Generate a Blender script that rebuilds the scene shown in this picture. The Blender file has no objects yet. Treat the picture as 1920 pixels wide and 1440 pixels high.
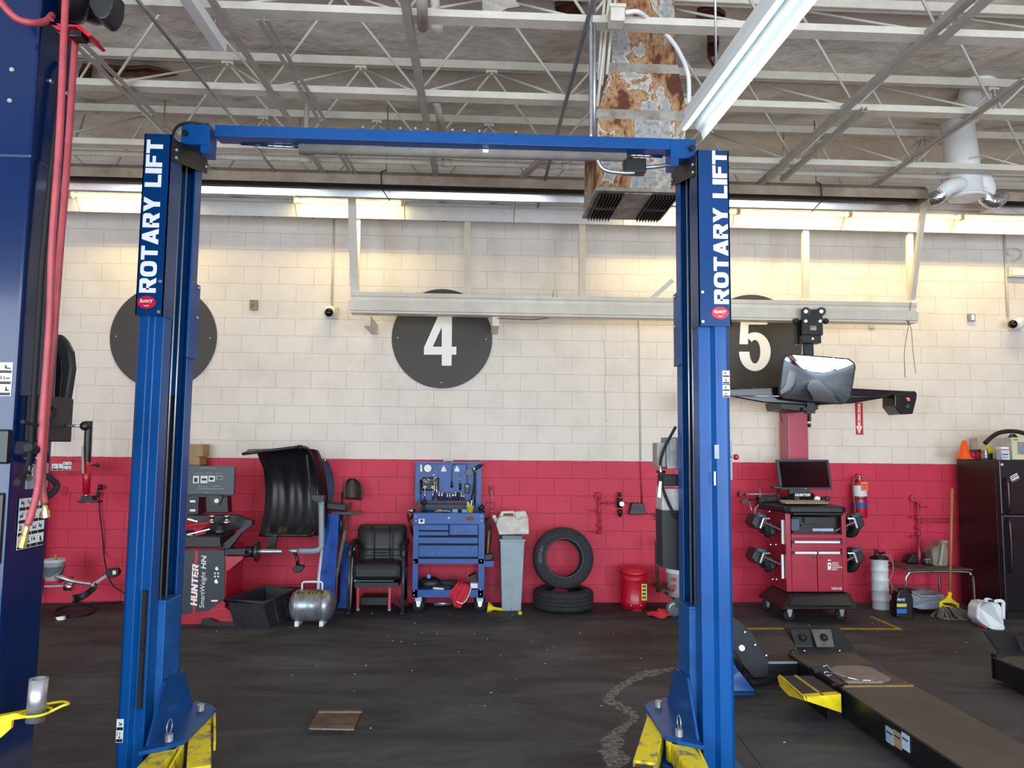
import bpy, bmesh, math, random
from mathutils import Vector, Matrix
random.seed(7)
S = bpy.context.scene
C = S.collection
R = math.radians
# ---------------------------------------------------------------- camera
EYE = Vector((0, 0, 1.77)); FPX = 1400.0
RM = (Matrix.Rotation(R(-2.85), 3, 'Z') @ Matrix.Rotation(R(90 + 4.9), 3, 'X') @ Matrix.Rotation(R(0.54), 3, 'Z'))
cd = bpy.data.cameras.new('camera'); cam = bpy.data.objects.new('camera', cd); C.objects.link(cam)
cam.matrix_world = Matrix.Translation(EYE) @ RM.to_4x4()
cd.sensor_width = 36; cd.lens = FPX / 1920 * 36; cd.clip_start = 0.05; cd.clip_end = 200
S.camera = cam
# ---------------------------------------------------------------- light and exposure
S.view_settings.view_transform = 'Standard'; S.view_settings.look = 'None'
S.view_settings.gamma = 1; S.view_settings.use_curve_mapping = False
S.view_settings.exposure = 0.58
wd = bpy.data.worlds.new('sky'); S.world = wd; wd.use_nodes = True
bg = wd.node_tree.nodes['Background']; bg.inputs[0].default_value = (0.72, 0.86, 1.0, 1); bg.inputs[1].default_value = 1.3
def area(name, loc, rot, sx, sy, power, col):
    l = bpy.data.lights.new(name, 'AREA'); l.shape = 'RECTANGLE'; l.size = sx; l.size_y = sy; l.energy = power; l.color = col
    o = bpy.data.objects.new(name, l); C.objects.link(o); o.location = loc; o.rotation_euler = rot; return o
# daylight coming in through the three open garage doors behind the camera
for i, x in enumerate((-5.6, 0.2, 6.0)):
    area('door_daylight', (x, -3.3, 1.85), (R(90), 0, 0), 4.4, 3.4, 300, (0.80, 0.90, 1.0))

# ---------------------------------------------------------------- pixel helpers (constants measured from the photo at known distances)
def ray(x, y): return RM @ Vector(((x - 960) / FPX, -(y - 720) / FPX, -1))
def at(x, y, Y): d = ray(x, y); return EYE + d * (Y / d.y)
def fl(x, y, z=0): d = ray(x, y); return EYE + d * ((z - EYE.z) / d.z)
def XZ(x0, y0, x1, y1, Y):
    ym, xm = (y0 + y1) / 2, (x0 + x1) / 2
    return at(x0, ym, Y).x, at(x1, ym, Y).x, at(xm, y1, Y).z, at(xm, y0, Y).z
def V(*a): return Vector(a)
X_, Y_, Z_ = V(1, 0, 0), V(0, 1, 0), V(0, 0, 1)

# ---------------------------------------------------------------- materials
def lin(h):
    if isinstance(h, tuple): return h + (1,)
    out = []
    for i in (0, 2, 4):
        c = int(h[i:i + 2], 16) / 255
        out.append(c / 12.92 if c <= .04045 else ((c + .055) / 1.055) ** 2.4)
    return tuple(out) + (1,)
MT = {}
def mat(name, h, rough=.5, metal=0, var=.12, scale=6, h2=None, bump=0, bscale=60, emit=0, thr=None, trans=0, alpha=1, coat=0, spec=None):
    if name in MT: return MT[name]
    m = bpy.data.materials.new(name); m.use_nodes = True; MT[name] = m
    nt = m.node_tree; b = nt.nodes['Principled BSDF']; L = nt.links
    b.inputs['Roughness'].default_value = rough; b.inputs['Metallic'].default_value = metal
    c = lin(h); b.inputs['Base Color'].default_value = c
    if coat: b.inputs['Coat Weight'].default_value = coat; b.inputs['Coat Roughness'].default_value = .08
    if spec is not None: b.inputs['Specular IOR Level'].default_value = spec
    if trans: b.inputs['Transmission Weight'].default_value = trans
    if alpha < 1: b.inputs['Alpha'].default_value = alpha
    if emit:
        b.inputs['Emission Color'].default_value = c; b.inputs['Emission Strength'].default_value = emit; return m
    tc = nt.nodes.new('ShaderNodeTexCoord')
    if var or h2:
        n = nt.nodes.new('ShaderNodeTexNoise'); n.inputs['Scale'].default_value = scale; n.inputs['Detail'].default_value = 8
        n.inputs['Roughness'].default_value = .65
        L.new(tc.outputs['Object'], n.inputs['Vector'])
        r = nt.nodes.new('ShaderNodeValToRGB'); L.new(n.outputs['Fac'], r.inputs[0])
        lo, hi = thr or (.3, .7)
        r.color_ramp.elements[0].position = lo; r.color_ramp.elements[1].position = hi
        c2 = lin(h2) if h2 else tuple(max(0, v * (1 - var * 2)) for v in c[:3]) + (1,)
        c1 = c if h2 else tuple(min(1, v * (1 + var)) for v in c[:3]) + (1,)
        r.color_ramp.elements[0].color = c2; r.color_ramp.elements[1].color = c1
        L.new(r.outputs[0], b.inputs['Base Color'])
    if bump:
        n2 = nt.nodes.new('ShaderNodeTexNoise'); n2.inputs['Scale'].default_value = bscale; n2.inputs['Detail'].default_value = 4
        L.new(tc.outputs['Object'], n2.inputs['Vector'])
        bp = nt.nodes.new('ShaderNodeBump'); bp.inputs['Strength'].default_value = bump; bp.inputs['Distance'].default_value = .01
        L.new(n2.outputs['Fac'], bp.inputs['Height']); L.new(bp.outputs[0], b.inputs['Normal'])
    return m
BLUE = mat('lift_blue_paint', '004a8c', .36, 0, .1, 3, coat=.12, spec=.3)
DBLUE = mat('dark_blue_paint', '02204c', .22, 0, .06, 2, coat=.25, spec=.25)
SHBLUE = mat('shaded_cover_blue', '00366c', .3, 0, .05, 3, coat=.12, spec=.3)  # upper covers painted darker to stand in for weaker light up high
CBLUE = mat('cart_blue_paint', '1b559f', .4, 0, .15, 9)
BLACK = mat('black_metal', '121315', .4, 0, .1)
RUBBER = mat('black_rubber', '17181a', .75, 0, .2, 12)
TIRE = mat('tire_rubber', '2b2d31', .8, 0, .2, 20, bump=.2)
DARKP = mat('dark_plastic', '1c1d21', .45, 0, .2, 10)
GREYP = mat('grey_plastic', '8c99a3', .5, 0, .1, 8)
STEEL = mat('steel', 'b9bcbf', .35, .8, .1, 20)
CHROME = mat('chrome', 'd8dadd', .15, 1, 0)
WHITE = mat('white_paint', 'e8e8e6', .5, 0, .04, 6)
CREAM = mat('cream_painted_steel', 'd3ccbf', .5, 0, .08, 5)
GREYS = mat('grey_painted_steel', 'a9a49b', .55, 0, .1, 5)
RED = mat('red_paint', 'c2132c', .35, 0, .12, 8, coat=.2)
WRED = mat('wall_red_paint', 'b52040', .6, 0, .12, 8)
YEL = mat('yellow_paint', 'e8cf10', .45, 0, .15, 10)
WORNY = mat('worn_yellow_paint', 'e6d00e', .5, 0, .2, 14, h2='8a7d5a', thr=(.38, .5))
RUST = mat('rusty_metal', '5a4436', .7, .2, .3, 14)
LWHITE = mat('letter_white', 'f4f4f2', .5, 0, 0)
LBLACK = mat('letter_black', '101010', .5, 0, 0)
LRED = mat('badge_red', 'c40f2e', .4, 0, 0)
PAPER = mat('sticker_white', 'dfe4e6', .5, 0, .05)
HOSE = mat('red_hose_rubber', 'a8434a', .5, 0, .15, 10)
BRASS = mat('brass', 'd9c27a', .3, .7, .1)

# ---------------------------------------------------------------- mesh building
def rootloc(p):
    while p.parent: p = p.parent
    return p.location.copy()
class MB:
    def __init__(s): s.bm = bmesh.new()
    def face(s, vs, sm=False):
        try: f = s.bm.faces.new(vs); f.smooth = sm; return f
        except ValueError: return None
    def hexa(s, p):   # 8 points: bottom 4 ccw, top 4
        v = [s.bm.verts.new(q) for q in p]
        for q in ((3, 2, 1, 0), (4, 5, 6, 7), (0, 1, 5, 4), (1, 2, 6, 5), (2, 3, 7, 6), (3, 0, 4, 7)): s.face([v[i] for i in q])
        return s
    def b(s, x0, x1, y0, y1, z0, z1):
        x0, x1 = sorted((x0, x1)); y0, y1 = sorted((y0, y1)); z0, z1 = sorted((z0, z1))
        return s.hexa([(x0, y0, z0), (x1, y0, z0), (x1, y1, z0), (x0, y1, z0), (x0, y0, z1), (x1, y0, z1), (x1, y1, z1), (x0, y1, z1)])
    def px(s, x0, y0, x1, y1, Ya, Yb):   # upright box whose front face at Ya covers that photo rectangle
        a, b_, c, d = XZ(x0, y0, x1, y1, Ya); return s.b(a, b_, Ya, Yb, c, d)
    def prism(s, pts, vec, sm=False):
        vec = Vector(vec); a = [s.bm.verts.new(p) for p in pts]; b_ = [s.bm.verts.new(Vector(p) + vec) for p in pts]
        s.face(list(reversed(a))); s.face(b_); n = len(pts)
        for i in range(n): s.face([a[i], a[(i + 1) % n], b_[(i + 1) % n], b_[i]], sm)
        return s
    def pprism(s, pix, Ya, Yb, sm=False): return s.prism([at(x, y, Ya) for x, y in pix], (0, Yb - Ya, 0), sm)
    def bar(s, a, b_, w, h, up=Z_):   # square bar from a to b
        a = Vector(a); b_ = Vector(b_); d = (b_ - a).normalized(); u = up
        if abs(d.dot(u)) > .95: u = Y_
        sx = d.cross(u).normalized() * w / 2; sy = sx.cross(d).normalized() * h / 2
        return s.hexa([a - sx - sy, a + sx - sy, a + sx + sy, a - sx + sy, b_ - sx - sy, b_ + sx - sy, b_ + sx + sy, b_ - sx + sy])
    def ring(s, c, u, v, r, n, r2=None): return [s.bm.verts.new(c + u * math.cos(2 * math.pi * i / n) * r + v * math.sin(2 * math.pi * i / n) * (r2 or r)) for i in range(n)]
    def cyl(s, a, b_, r, r2=None, n=16, caps=True):
        a = Vector(a); b_ = Vector(b_); d = (b_ - a).normalized(); u = d.orthogonal().normalized(); v = d.cross(u)
        A = s.ring(a, u, v, r, n); B = s.ring(b_, u, v, r if r2 is None else r2, n)
        for i in range(n): s.face([A[i], A[(i + 1) % n], B[(i + 1) % n], B[i]], True)
        if caps: s.face(list(reversed(A))); s.face(B)
        return s
    def tube(s, pts, r, n=8, closed=False):
        pts = [Vector(p) for p in pts]; N = len(pts); rings = []; u = None
        for i, p in enumerate(pts):
            if closed: d = pts[(i + 1) % N] - pts[i - 1]
            else: d = pts[min(i + 1, N - 1)] - pts[max(i - 1, 0)]
            d.normalize()
            if u is None: u = d.orthogonal().normalized()
            else: u = (u - d * u.dot(d)).normalized()
            rings.append(s.ring(p, u, d.cross(u), r[i] if isinstance(r, (list, tuple)) else r, n))
        for k in range(N if closed else N - 1):
            A = rings[k]; B = rings[(k + 1) % N]
            for i in range(n): s.face([A[i], A[(i + 1) % n], B[(i + 1) % n], B[i]], True)
        if not closed: s.face(list(reversed(rings[0]))); s.face(rings[-1])
        return s
    def lathe(s, prof, c, ax=Z_, n=28, sm=True):   # prof: (radius, distance along axis); closed ends when radius 0
        c = Vector(c); ax = Vector(ax).normalized(); u = ax.orthogonal().normalized(); v = ax.cross(u); rs = []
        for r, h in prof: rs.append(s.ring(c + ax * h, u, v, max(r, 1e-4), n))
        for A, B in zip(rs, rs[1:]):
            for i in range(n): s.face([A[i], A[(i + 1) % n], B[(i + 1) % n], B[i]], sm)
        return s
    def sph(s, c, r, n=14, sq=(1, 1, 1)):
        c = Vector(c); m = n // 2; rs = []
        for j in range(m + 1):
            t = math.pi * j / m; rs.append([s.bm.verts.new(c + Vector((math.sin(t) * math.cos(2 * math.pi * i / n) * sq[0], math.sin(t) * math.sin(2 * math.pi * i / n) * sq[1], -math.cos(t) * sq[2])) * r) for i in range(n)])
        for A, B in zip(rs, rs[1:]):
            for i in range(n): s.face([A[i], A[(i + 1) % n], B[(i + 1) % n], B[i]], True)
        return s
    def grid(s, f, nu, nv, th=None, sm=True):   # surface from f(u,v); th = thickness vector
        g = [[s.bm.verts.new(f(i / nu, j / nv)) for j in range(nv + 1)] for i in range(nu + 1)]
        for i in range(nu):
            for j in range(nv): s.face([g[i][j], g[i + 1][j], g[i + 1][j + 1], g[i][j + 1]], sm)
        if th is not None:
            th = Vector(th); h = [[s.bm.verts.new(q.co + th) for q in row] for row in g]
            for i in range(nu):
                for j in range(nv): s.face([h[i][j], h[i][j + 1], h[i + 1][j + 1], h[i + 1][j]], sm)
            for i in range(nu):
                s.face([g[i][0], h[i][0], h[i + 1][0], g[i + 1][0]]); s.face([g[i][nv], g[i + 1][nv], h[i + 1][nv], h[i][nv]])
            for j in range(nv):
                s.face([g[0][j], g[0][j + 1], h[0][j + 1], h[0][j]]); s.face([g[nu][j], h[nu][j], h[nu][j + 1], g[nu][j + 1]])
        return s
    def o(s, name, m, parent=None, label=None, cat=None, group=None, kind=None, bev=0, fix=True, merge=True):
        if merge: bmesh.ops.remove_doubles(s.bm, verts=s.bm.verts, dist=1e-5)
        if fix: bmesh.ops.recalc_face_normals(s.bm, faces=s.bm.faces)
        if parent: org = rootloc(parent)
        else:
            xs = [v.co for v in s.bm.verts]
            org = V((min(v.x for v in xs) + max(v.x for v in xs)) / 2, (min(v.y for v in xs) + max(v.y for v in xs)) / 2, min(v.z for v in xs))
        bmesh.ops.translate(s.bm, verts=s.bm.verts, vec=-org)
        me = bpy.data.meshes.new(name); s.bm.to_mesh(me); s.bm.free()
        return mkobj(name, me, m, parent, org, label, cat, group, kind, bev)
def mkobj(name, me, m, parent, org, label=None, cat=None, group=None, kind=None, bev=0):
    ob = bpy.data.objects.new(name, me); C.objects.link(ob)
    if m: me.materials.append(m)
    if parent: ob.parent = parent
    else: ob.location = org
    if label: ob['label'] = label
    if cat: ob['category'] = cat
    if group: ob['group'] = group
    if kind: ob['kind'] = kind
    if bev:
        b = ob.modifiers.new('bevel', 'BEVEL'); b.width = bev; b.segments = 2; b.limit_method = 'ANGLE'; b.angle_limit = R(40)
    return ob
def T(name, label, cat, loc, group=None):
    ob = bpy.data.objects.new(name, None); C.objects.link(ob); ob.location = loc; ob.empty_display_size = .1
    ob['label'] = label; ob['category'] = cat
    if group: ob['group'] = group
    return ob
def txt(name, s, O, Rv, U, m, parent, label=None, off=.0, sp=1.0, shear=0, ex=.0008, lift=.001):
    """text fitted to the box O + Rv + U (world), raised off the surface"""
    cu = bpy.data.curves.new('t', 'FONT'); cu.body = s; cu.size = 1; cu.offset = off; cu.space_character = sp; cu.shear = shear
    cu.resolution_u = 3
    ob = bpy.data.objects.new('t', cu); C.objects.link(ob)
    dg = bpy.context.evaluated_depsgraph_get(); me = bpy.data.meshes.new_from_object(ob.evaluated_get(dg))
    bpy.data.objects.remove(ob)
    xs = [v.co.x for v in me.vertices]; ys = [v.co.y for v in me.vertices]
    x0, x1, y0, y1 = min(xs), max(xs), min(ys), max(ys)
    O, Rv, U = Vector(O), Vector(Rv), Vector(U); N = Rv.cross(U).normalized()
    org = rootloc(parent) if parent else O
    bm = bmesh.new(); bm.from_mesh(me)
    for v in bm.verts: v.co = O + Rv * ((v.co.x - x0) / (x1 - x0)) + U * ((v.co.y - y0) / (y1 - y0)) + N * lift - org
    g = bmesh.ops.extrude_face_region(bm, geom=bm.faces[:])
    bmesh.ops.translate(bm, verts=[e for e in g['geom'] if isinstance(e, bmesh.types.BMVert)], vec=N * ex)
    bmesh.ops.recalc_face_normals(bm, faces=bm.faces)
    bm.to_mesh(me); bm.free(); me.name = name; me.materials.clear()
    return mkobj(name, me, m, parent, org, label)
def ptxt(name, s, x0, y0, x1, y1, Y, m, parent, **k):   # horizontal text on a plane facing the camera side
    a = at(x0, y1, Y); b_ = at(x1, y1, Y); c = at(x0, y0, Y)
    return txt(name, s, a, V(b_.x - a.x, 0, 0), V(0, 0, c.z - a.z), m, parent, **k)
def lattice(name, m, par, O, Rv, U, rects, ex=.0012, lift=.001):   # small marks of a printed sign: rects in 0..1 coords
    N = Vector(Rv).cross(Vector(U)).normalized(); mb = MB()
    for (a, b_, c, d) in rects:
        p = [Vector(O) + Vector(Rv) * i + Vector(U) * j + N * lift for i, j in ((a, b_), (c, b_), (c, d), (a, d))]
        mb.prism(p, N * ex)
    return mb.o(name, m, par, merge=False)
def sticker(par, O, Rv, U, rows, cols, top=True, marks=None, base=PAPER, mk=LBLACK):
    N = Vector(Rv).cross(Vector(U)).normalized(); O = Vector(O)
    q = MB().prism([O, O + Vector(Rv), O + Vector(Rv) + Vector(U), O + Vector(U)], N * .001).o('decal', base, par)
    rs = []
    rnd = random.Random(int(abs(O.x) * 1000))
    for r in range(rows):
        for c in range(cols):
            x0, y0, w, h = c / cols, r / rows, 1 / cols, 1 / rows
            rs.append((x0 + w * .06, y0 + h * .05, x0 + w * .94, y0 + h * .3))
            for k in range(3):
                a = rnd.uniform(.12, .6); b_ = rnd.uniform(.38, .6)
                rs.append((x0 + w * a, y0 + h * b_, x0 + w * (a + .07 + .2 * (k % 2)), y0 + h * (b_ + .12 + .2 * ((k + 1) % 2))))
    lattice('decal_print', mk, q, O, Rv, U, rs, lift=.0012)
    return q
def glyph(ch):
    B = lambda x0, x1, y0, y1: [(x0, y0), (x1, y0), (x1, y1), (x0, y1)]
    if ch in 'OQ':
        out = []
        for i in range(24):
            q = []
            for a_, k in ((i, 1), (i + 1, 1), (i + 1, 0), (i, 0)):
                t = 2 * math.pi * a_ / 24; c, s = math.cos(t), math.sin(t); e = .62
                X = math.copysign(abs(c) ** e, c); Y = math.copysign(abs(s) ** e, s)
                q.append((.5 + X * (.5 if k else .19), .5 + Y * (.5 if k else .29)))
            out.append(q)
        return 1.05, out
    return {'R': (1, [B(0, .31, 0, 1), B(.2, .86, .8, 1), [(.62, .5), (.86, .46), (.97, .56), (.97, .88), (.86, 1), (.62, .9)], B(.2, .86, .41, .58), [(.38, .46), (.72, .5), (1.02, 0), (.68, 0)]]),
            'T': (.95, [B(0, 1, .79, 1), B(.34, .66, 0, .9)]),
            'A': (1.08, [[(0, 0), (.32, 0), (.62, 1), (.34, 1)], [(1, 0), (.68, 0), (.38, 1), (.66, 1)], B(.24, .76, .17, .36)]),
            'Y': (1.02, [[(0, 1), (.35, 1), (.66, .38), (.34, .38)], [(1, 1), (.65, 1), (.34, .38), (.66, .38)], B(.34, .66, 0, .42)]),
            'L': (.85, [B(0, .36, 0, 1), B(.2, 1, 0, .21)]), 'I': (.36, [B(0, 1, 0, 1)]),
            'F': (.85, [B(0, .36, 0, 1), B(.2, 1, .79, 1), B(.2, .9, .4, .6)]),
            'H': (1, [B(0, .32, 0, 1), B(.68, 1, 0, 1), B(.2, .8, .4, .6)]),
            'U': (1, [B(0, .32, .16, 1), B(.68, 1, .16, 1), [(0, .2), (.12, 0), (.88, 0), (1, .2), (.7, .22), (.3, .22)]]),
            'N': (1.02, [B(0, .3, 0, 1), B(.7, 1, 0, 1), [(0, 1), (.33, 1), (1, 0), (.67, 0)]]),
            'E': (.85, [B(0, .36, 0, 1), B(.2, 1, .79, 1), B(.2, .92, .4, .6), B(.2, 1, 0, .21)]), ' ': (.5, [])}[ch]
def blocktext(name, s, O, Rv, U, m, par, shear=0, gap=.09, ex=.0012, lift=.0012):
    O, Rv, U = Vector(O), Vector(Rv), Vector(U); N = Rv.cross(U).normalized(); mb = MB()
    ws = [glyph(c)[0] for c in s]; tot = sum(ws) + gap * (len(s) - 1); x = 0; n = 0
    for c, w in zip(s, ws):
        for poly in glyph(c)[1]:
            n += 1
            mb.prism([O + Rv * ((x + px_ * w) / tot) + U * py_ + Rv.normalized() * (shear * py_ * U.length) + N * (lift + .00004 * (n % 3)) for px_, py_ in poly], N * ex)
        x += w + gap
    return mb.o(name, m, par, merge=False)
def arc(p0, p1, p2, n=10):  # quadratic curve
    p0, p1, p2 = map(Vector, (p0, p1, p2)); return [p0 * (1 - t) ** 2 + p1 * 2 * t * (1 - t) + p2 * t * t for t in [i / n for i in range(n + 1)]]
def smooth(pts, k=6):   # catmull-rom through points
    P = [Vector(p) for p in pts]; P = [P[0] * 2 - P[1]] + P + [P[-1] * 2 - P[-2]]; out = []
    for i in range(1, len(P) - 2):
        for j in range(k):
            t = j / k; a, b_, c, d = P[i - 1:i + 3]
            out.append(.5 * ((2 * b_) + (c - a) * t + (2 * a - 5 * b_ + 4 * c - d) * t * t + (3 * b_ - a - 3 * c + d) * t ** 3))
    return out + [P[-2]]
def bolts(par, pts, r=.011, m=STEEL, d=V(0, -1, 0), h=.01):
    for p in pts: MB().cyl(p, Vector(p) + Vector(d) * h, r, r * .8, 8).o('bolt', m, par)
W = 8.75
# ================================================================ SETTING
def wallmat(front=True):
    m = bpy.data.materials.new('painted_block_wall'); m.use_nodes = True; nt = m.node_tree; N = nt.nodes; L = nt.links; b = N['Principled BSDF']
    g = N.new('ShaderNodeNewGeometry'); s = N.new('ShaderNodeSeparateXYZ'); L.new(g.outputs['Position'], s.inputs[0])
    cb = N.new('ShaderNodeCombineXYZ'); ad = N.new('ShaderNodeMath'); ad.operation = 'ADD'; ad.inputs[1].default_value = 20.32 * 2 - at(1040, 738, W).x % .4064
    L.new(s.outputs['X' if front else 'Y'], ad.inputs[0]); L.new(ad.outputs[0], cb.inputs[0])
    zz = N.new('ShaderNodeMath'); zz.operation = 'ADD'; zz.inputs[1].default_value = .2032; L.new(s.outputs['Z'], zz.inputs[0]); L.new(zz.outputs[0], cb.inputs[1])
    br = N.new('ShaderNodeTexBrick'); br.inputs['Scale'].default_value = 1; br.inputs['Brick Width'].default_value = .4064; br.inputs['Row Height'].default_value = .2032
    br.inputs['Mortar Size'].default_value = .0035; br.inputs['Mortar Smooth'].default_value = .4; br.offset = .5
    br.inputs['Color1'].default_value = (1, 1, 1, 1); br.inputs['Color2'].default_value = (.965, .965, .965, 1); br.inputs['Mortar'].default_value = (.5, .5, .5, 1); br.inputs['Bias'].default_value = 0
    L.new(cb.outputs[0], br.inputs['Vector'])
    # red / white paint
    nz = N.new('ShaderNodeTexNoise'); nz.inputs['Scale'].default_value = 12; L.new(g.outputs['Position'], nz.inputs['Vector'])
    zn = N.new('ShaderNodeMath'); zn.operation = 'MULTIPLY_ADD'; zn.inputs[1].default_value = .012; L.new(nz.outputs['Fac'], zn.inputs[0]); L.new(s.outputs['Z'], zn.inputs[2])
    gt = N.new('ShaderNodeMath'); gt.operation = 'GREATER_THAN'; gt.inputs[1].default_value = 1.632; L.new(zn.outputs[0], gt.inputs[0])
    mx = N.new('ShaderNodeMix'); mx.data_type = 'RGBA'; L.new(gt.outputs[0], mx.inputs[0])
    mx.inputs[6].default_value = lin('cc2e4a'); mx.inputs[7].default_value = lin('e4dbd1')
    # dirt
    n2 = N.new('ShaderNodeTexNoise'); n2.inputs['Scale'].default_value = 1.7; n2.inputs['Detail'].default_value = 9; n2.inputs['Roughness'].default_value = .7; L.new(g.outputs['Position'], n2.inputs['Vector'])
    rp = N.new('ShaderNodeValToRGB'); rp.color_ramp.elements[0].position = .25; rp.color_ramp.elements[0].color = (.72, .71, .70, 1); rp.color_ramp.elements[1].position = .55; L.new(n2.outputs['Fac'], rp.inputs[0])
    mr_ = N.new('ShaderNodeMapRange'); mr_.inputs[3].default_value = 1; mr_.inputs[4].default_value = .55
    m1 = N.new('ShaderNodeMix'); m1.data_type = 'RGBA'; m1.blend_type = 'MULTIPLY'; L.new(gt.outputs[0], mr_.inputs[0]); L.new(mr_.outputs[0], m1.inputs[0]); L.new(mx.outputs[2], m1.inputs[6]); L.new(br.outputs['Color'], m1.inputs[7])
    m2 = N.new('ShaderNodeMix'); m2.data_type = 'RGBA'; m2.blend_type = 'MULTIPLY'; m2.inputs[0].default_value = .6; L.new(m1.outputs[2], m2.inputs[6]); L.new(rp.outputs[0], m2.inputs[7])
    L.new(m2.outputs[2], b.inputs['Base Color']); b.inputs['Roughness'].default_value = .6
    n3 = N.new('ShaderNodeTexNoise'); n3.inputs['Scale'].default_value = 90; L.new(g.outputs['Position'], n3.inputs['Vector'])
    ma = N.new('ShaderNodeMath'); ma.operation = 'MULTIPLY_ADD'; ma.inputs[1].default_value = .35; L.new(n3.outputs['Fac'], ma.inputs[0])
    iv = N.new('ShaderNodeMath'); iv.operation = 'SUBTRACT'; iv.inputs[0].default_value = 1; L.new(br.outputs['Fac'], iv.inputs[1]); L.new(iv.outputs[0], ma.inputs[2])
    bp = N.new('ShaderNodeBump'); bp.inputs['Strength'].default_value = .5; bp.inputs['Distance'].default_value = .006; L.new(ma.outputs[0], bp.inputs['Height']); L.new(bp.outputs[0], b.inputs['Normal'])
    return m
def floormat():
    m = bpy.data.materials.new('stained_concrete_floor'); m.use_nodes = True; nt = m.node_tree; N = nt.nodes; L = nt.links; b = N['Principled BSDF']
    g = N.new('ShaderNodeNewGeometry')
    mp = N.new('ShaderNodeMapping'); mp.inputs['Scale'].default_value = (.5, 1.3, 1); L.new(g.outputs['Position'], mp.inputs[0])
    n = N.new('ShaderNodeTexNoise'); n.inputs['Scale'].default_value = 1.6; n.inputs['Detail'].default_value = 10; n.inputs['Roughness'].default_value = .7; n.inputs['Distortion'].default_value = .8; L.new(mp.outputs[0], n.inputs['Vector'])
    r = N.new('ShaderNodeValToRGB'); r.color_ramp.elements[0].position = .3; r.color_ramp.elements[0].color = lin('28292d'); r.color_ramp.elements[1].position = .72; r.color_ramp.elements[1].color = lin('5a5b60'); L.new(n.outputs['Fac'], r.inputs[0])
    n2 = N.new('ShaderNodeTexNoise'); n2.inputs['Scale'].default_value = 45; n2.inputs['Detail'].default_value = 6; L.new(g.outputs['Position'], n2.inputs['Vector'])
    r2 = N.new('ShaderNodeValToRGB'); r2.color_ramp.elements[0].position = .74; r2.color_ramp.elements[1].position = .80; r2.color_ramp.elements[0].color = (0, 0, 0, 1); L.new(n2.outputs['Fac'], r2.inputs[0])
    mx = N.new('ShaderNodeMix'); mx.data_type = 'RGBA'; L.new(r2.outputs[0], mx.inputs[0]); L.new(r.outputs[0], mx.inputs[6]); mx.inputs[7].default_value = lin('8d8780')
    # dark oil patches and the pale scraped trail
    n4 = N.new('ShaderNodeTexNoise'); n4.inputs['Scale'].default_value = .9; n4.inputs['Detail'].default_value = 5; L.new(g.outputs['Position'], n4.inputs['Vector'])
    r4 = N.new('ShaderNodeValToRGB'); r4.color_ramp.elements[0].position = .35; r4.color_ramp.elements[0].color = (.62, .62, .63, 1); r4.color_ramp.elements[1].position = .6; L.new(n4.outputs['Fac'], r4.inputs[0])
    mm = N.new('ShaderNodeMix'); mm.data_type = 'RGBA'; mm.blend_type = 'MULTIPLY'; mm.inputs[0].default_value = 1; L.new(mx.outputs[2], mm.inputs[6]); L.new(r4.outputs[0], mm.inputs[7])
    L.new(mm.outputs[2], b.inputs['Base Color'])
    ra = N.new('ShaderNodeMapRange'); ra.inputs[3].default_value = .55; ra.inputs[4].default_value = .85; L.new(n4.outputs['Fac'], ra.inputs[0]); L.new(ra.outputs[0], b.inputs['Roughness'])
    b.inputs['Specular IOR Level'].default_value = .3
    bp = N.new('ShaderNodeBump'); bp.inputs['Strength'].default_value = .25; bp.inputs['Distance'].default_value = .01; L.new(n.outputs['Fac'], bp.inputs['Height']); L.new(bp.outputs[0], b.inputs['Normal'])
    return m
WM = wallmat()
XL, XR, YB, ZT, ZB = -9.0, 10.5, -3.2, 5.30, None
MB().b(XL - 8, XR + 8, YB - 22, YB - .2, -.1, 0).o('floor', mat('pale_apron_concrete', '8f9499', .8, 0, .15, 1.5), kind='structure', label='pale concrete apron outside the garage doors')
MB().b(XL, XR, YB - .2, W + .2, -.1, 0).o('floor', floormat(), kind='structure', label='dark stained concrete workshop floor')
MB().b(XL, XR, W, W + .2, 0, 5.6).o('wall_back', WM, kind='structure', label='block wall painted red below and cream above')
MB().b(XL - .2, XL, YB, W + .2, 0, 5.6).o('wall_left', wallmat(False), kind='structure')
MB().b(XR, XR + .2, YB, W + .2, 0, 5.6).o('wall_right', wallmat(False), kind='structure')
mb = MB(); mb.b(XL, XR, YB - .2, YB, 3.75, 5.6)
for a, b_ in ((XL, -7.9), (-3.3, -2.2), (2.6, 3.7), (8.4, XR)): mb.b(a, b_, YB - .2, YB, 0, 3.75)
mb.o('wall_front', WM, kind='structure', merge=False)
FOIL = mat('grey_insulation_facing', 'd9d1c6', .5, .0, .12, 1.2, bump=.8, bscale=5)
FOIL.node_tree.nodes['Bump'].inputs['Distance'].default_value = .05
def ceilf(u, v):
    x = XL + (XR - XL) * u; y = YB + (W - YB) * v
    z = ZT + .05 * math.sin(x * 2.1 + math.sin(y * 1.7) * 1.5) * math.sin(y * 2.9) + .025 * math.sin(x * 9 + y * 4) * math.sin(y * 1.1 + x)
    return V(x, y, z - .03 + random.uniform(-.008, .008))
MB().grid(ceilf, 150, 90, (0, 0, .08)).o('ceiling', FOIL, kind='structure', label='wrinkled grey insulation facing under the roof')
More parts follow.
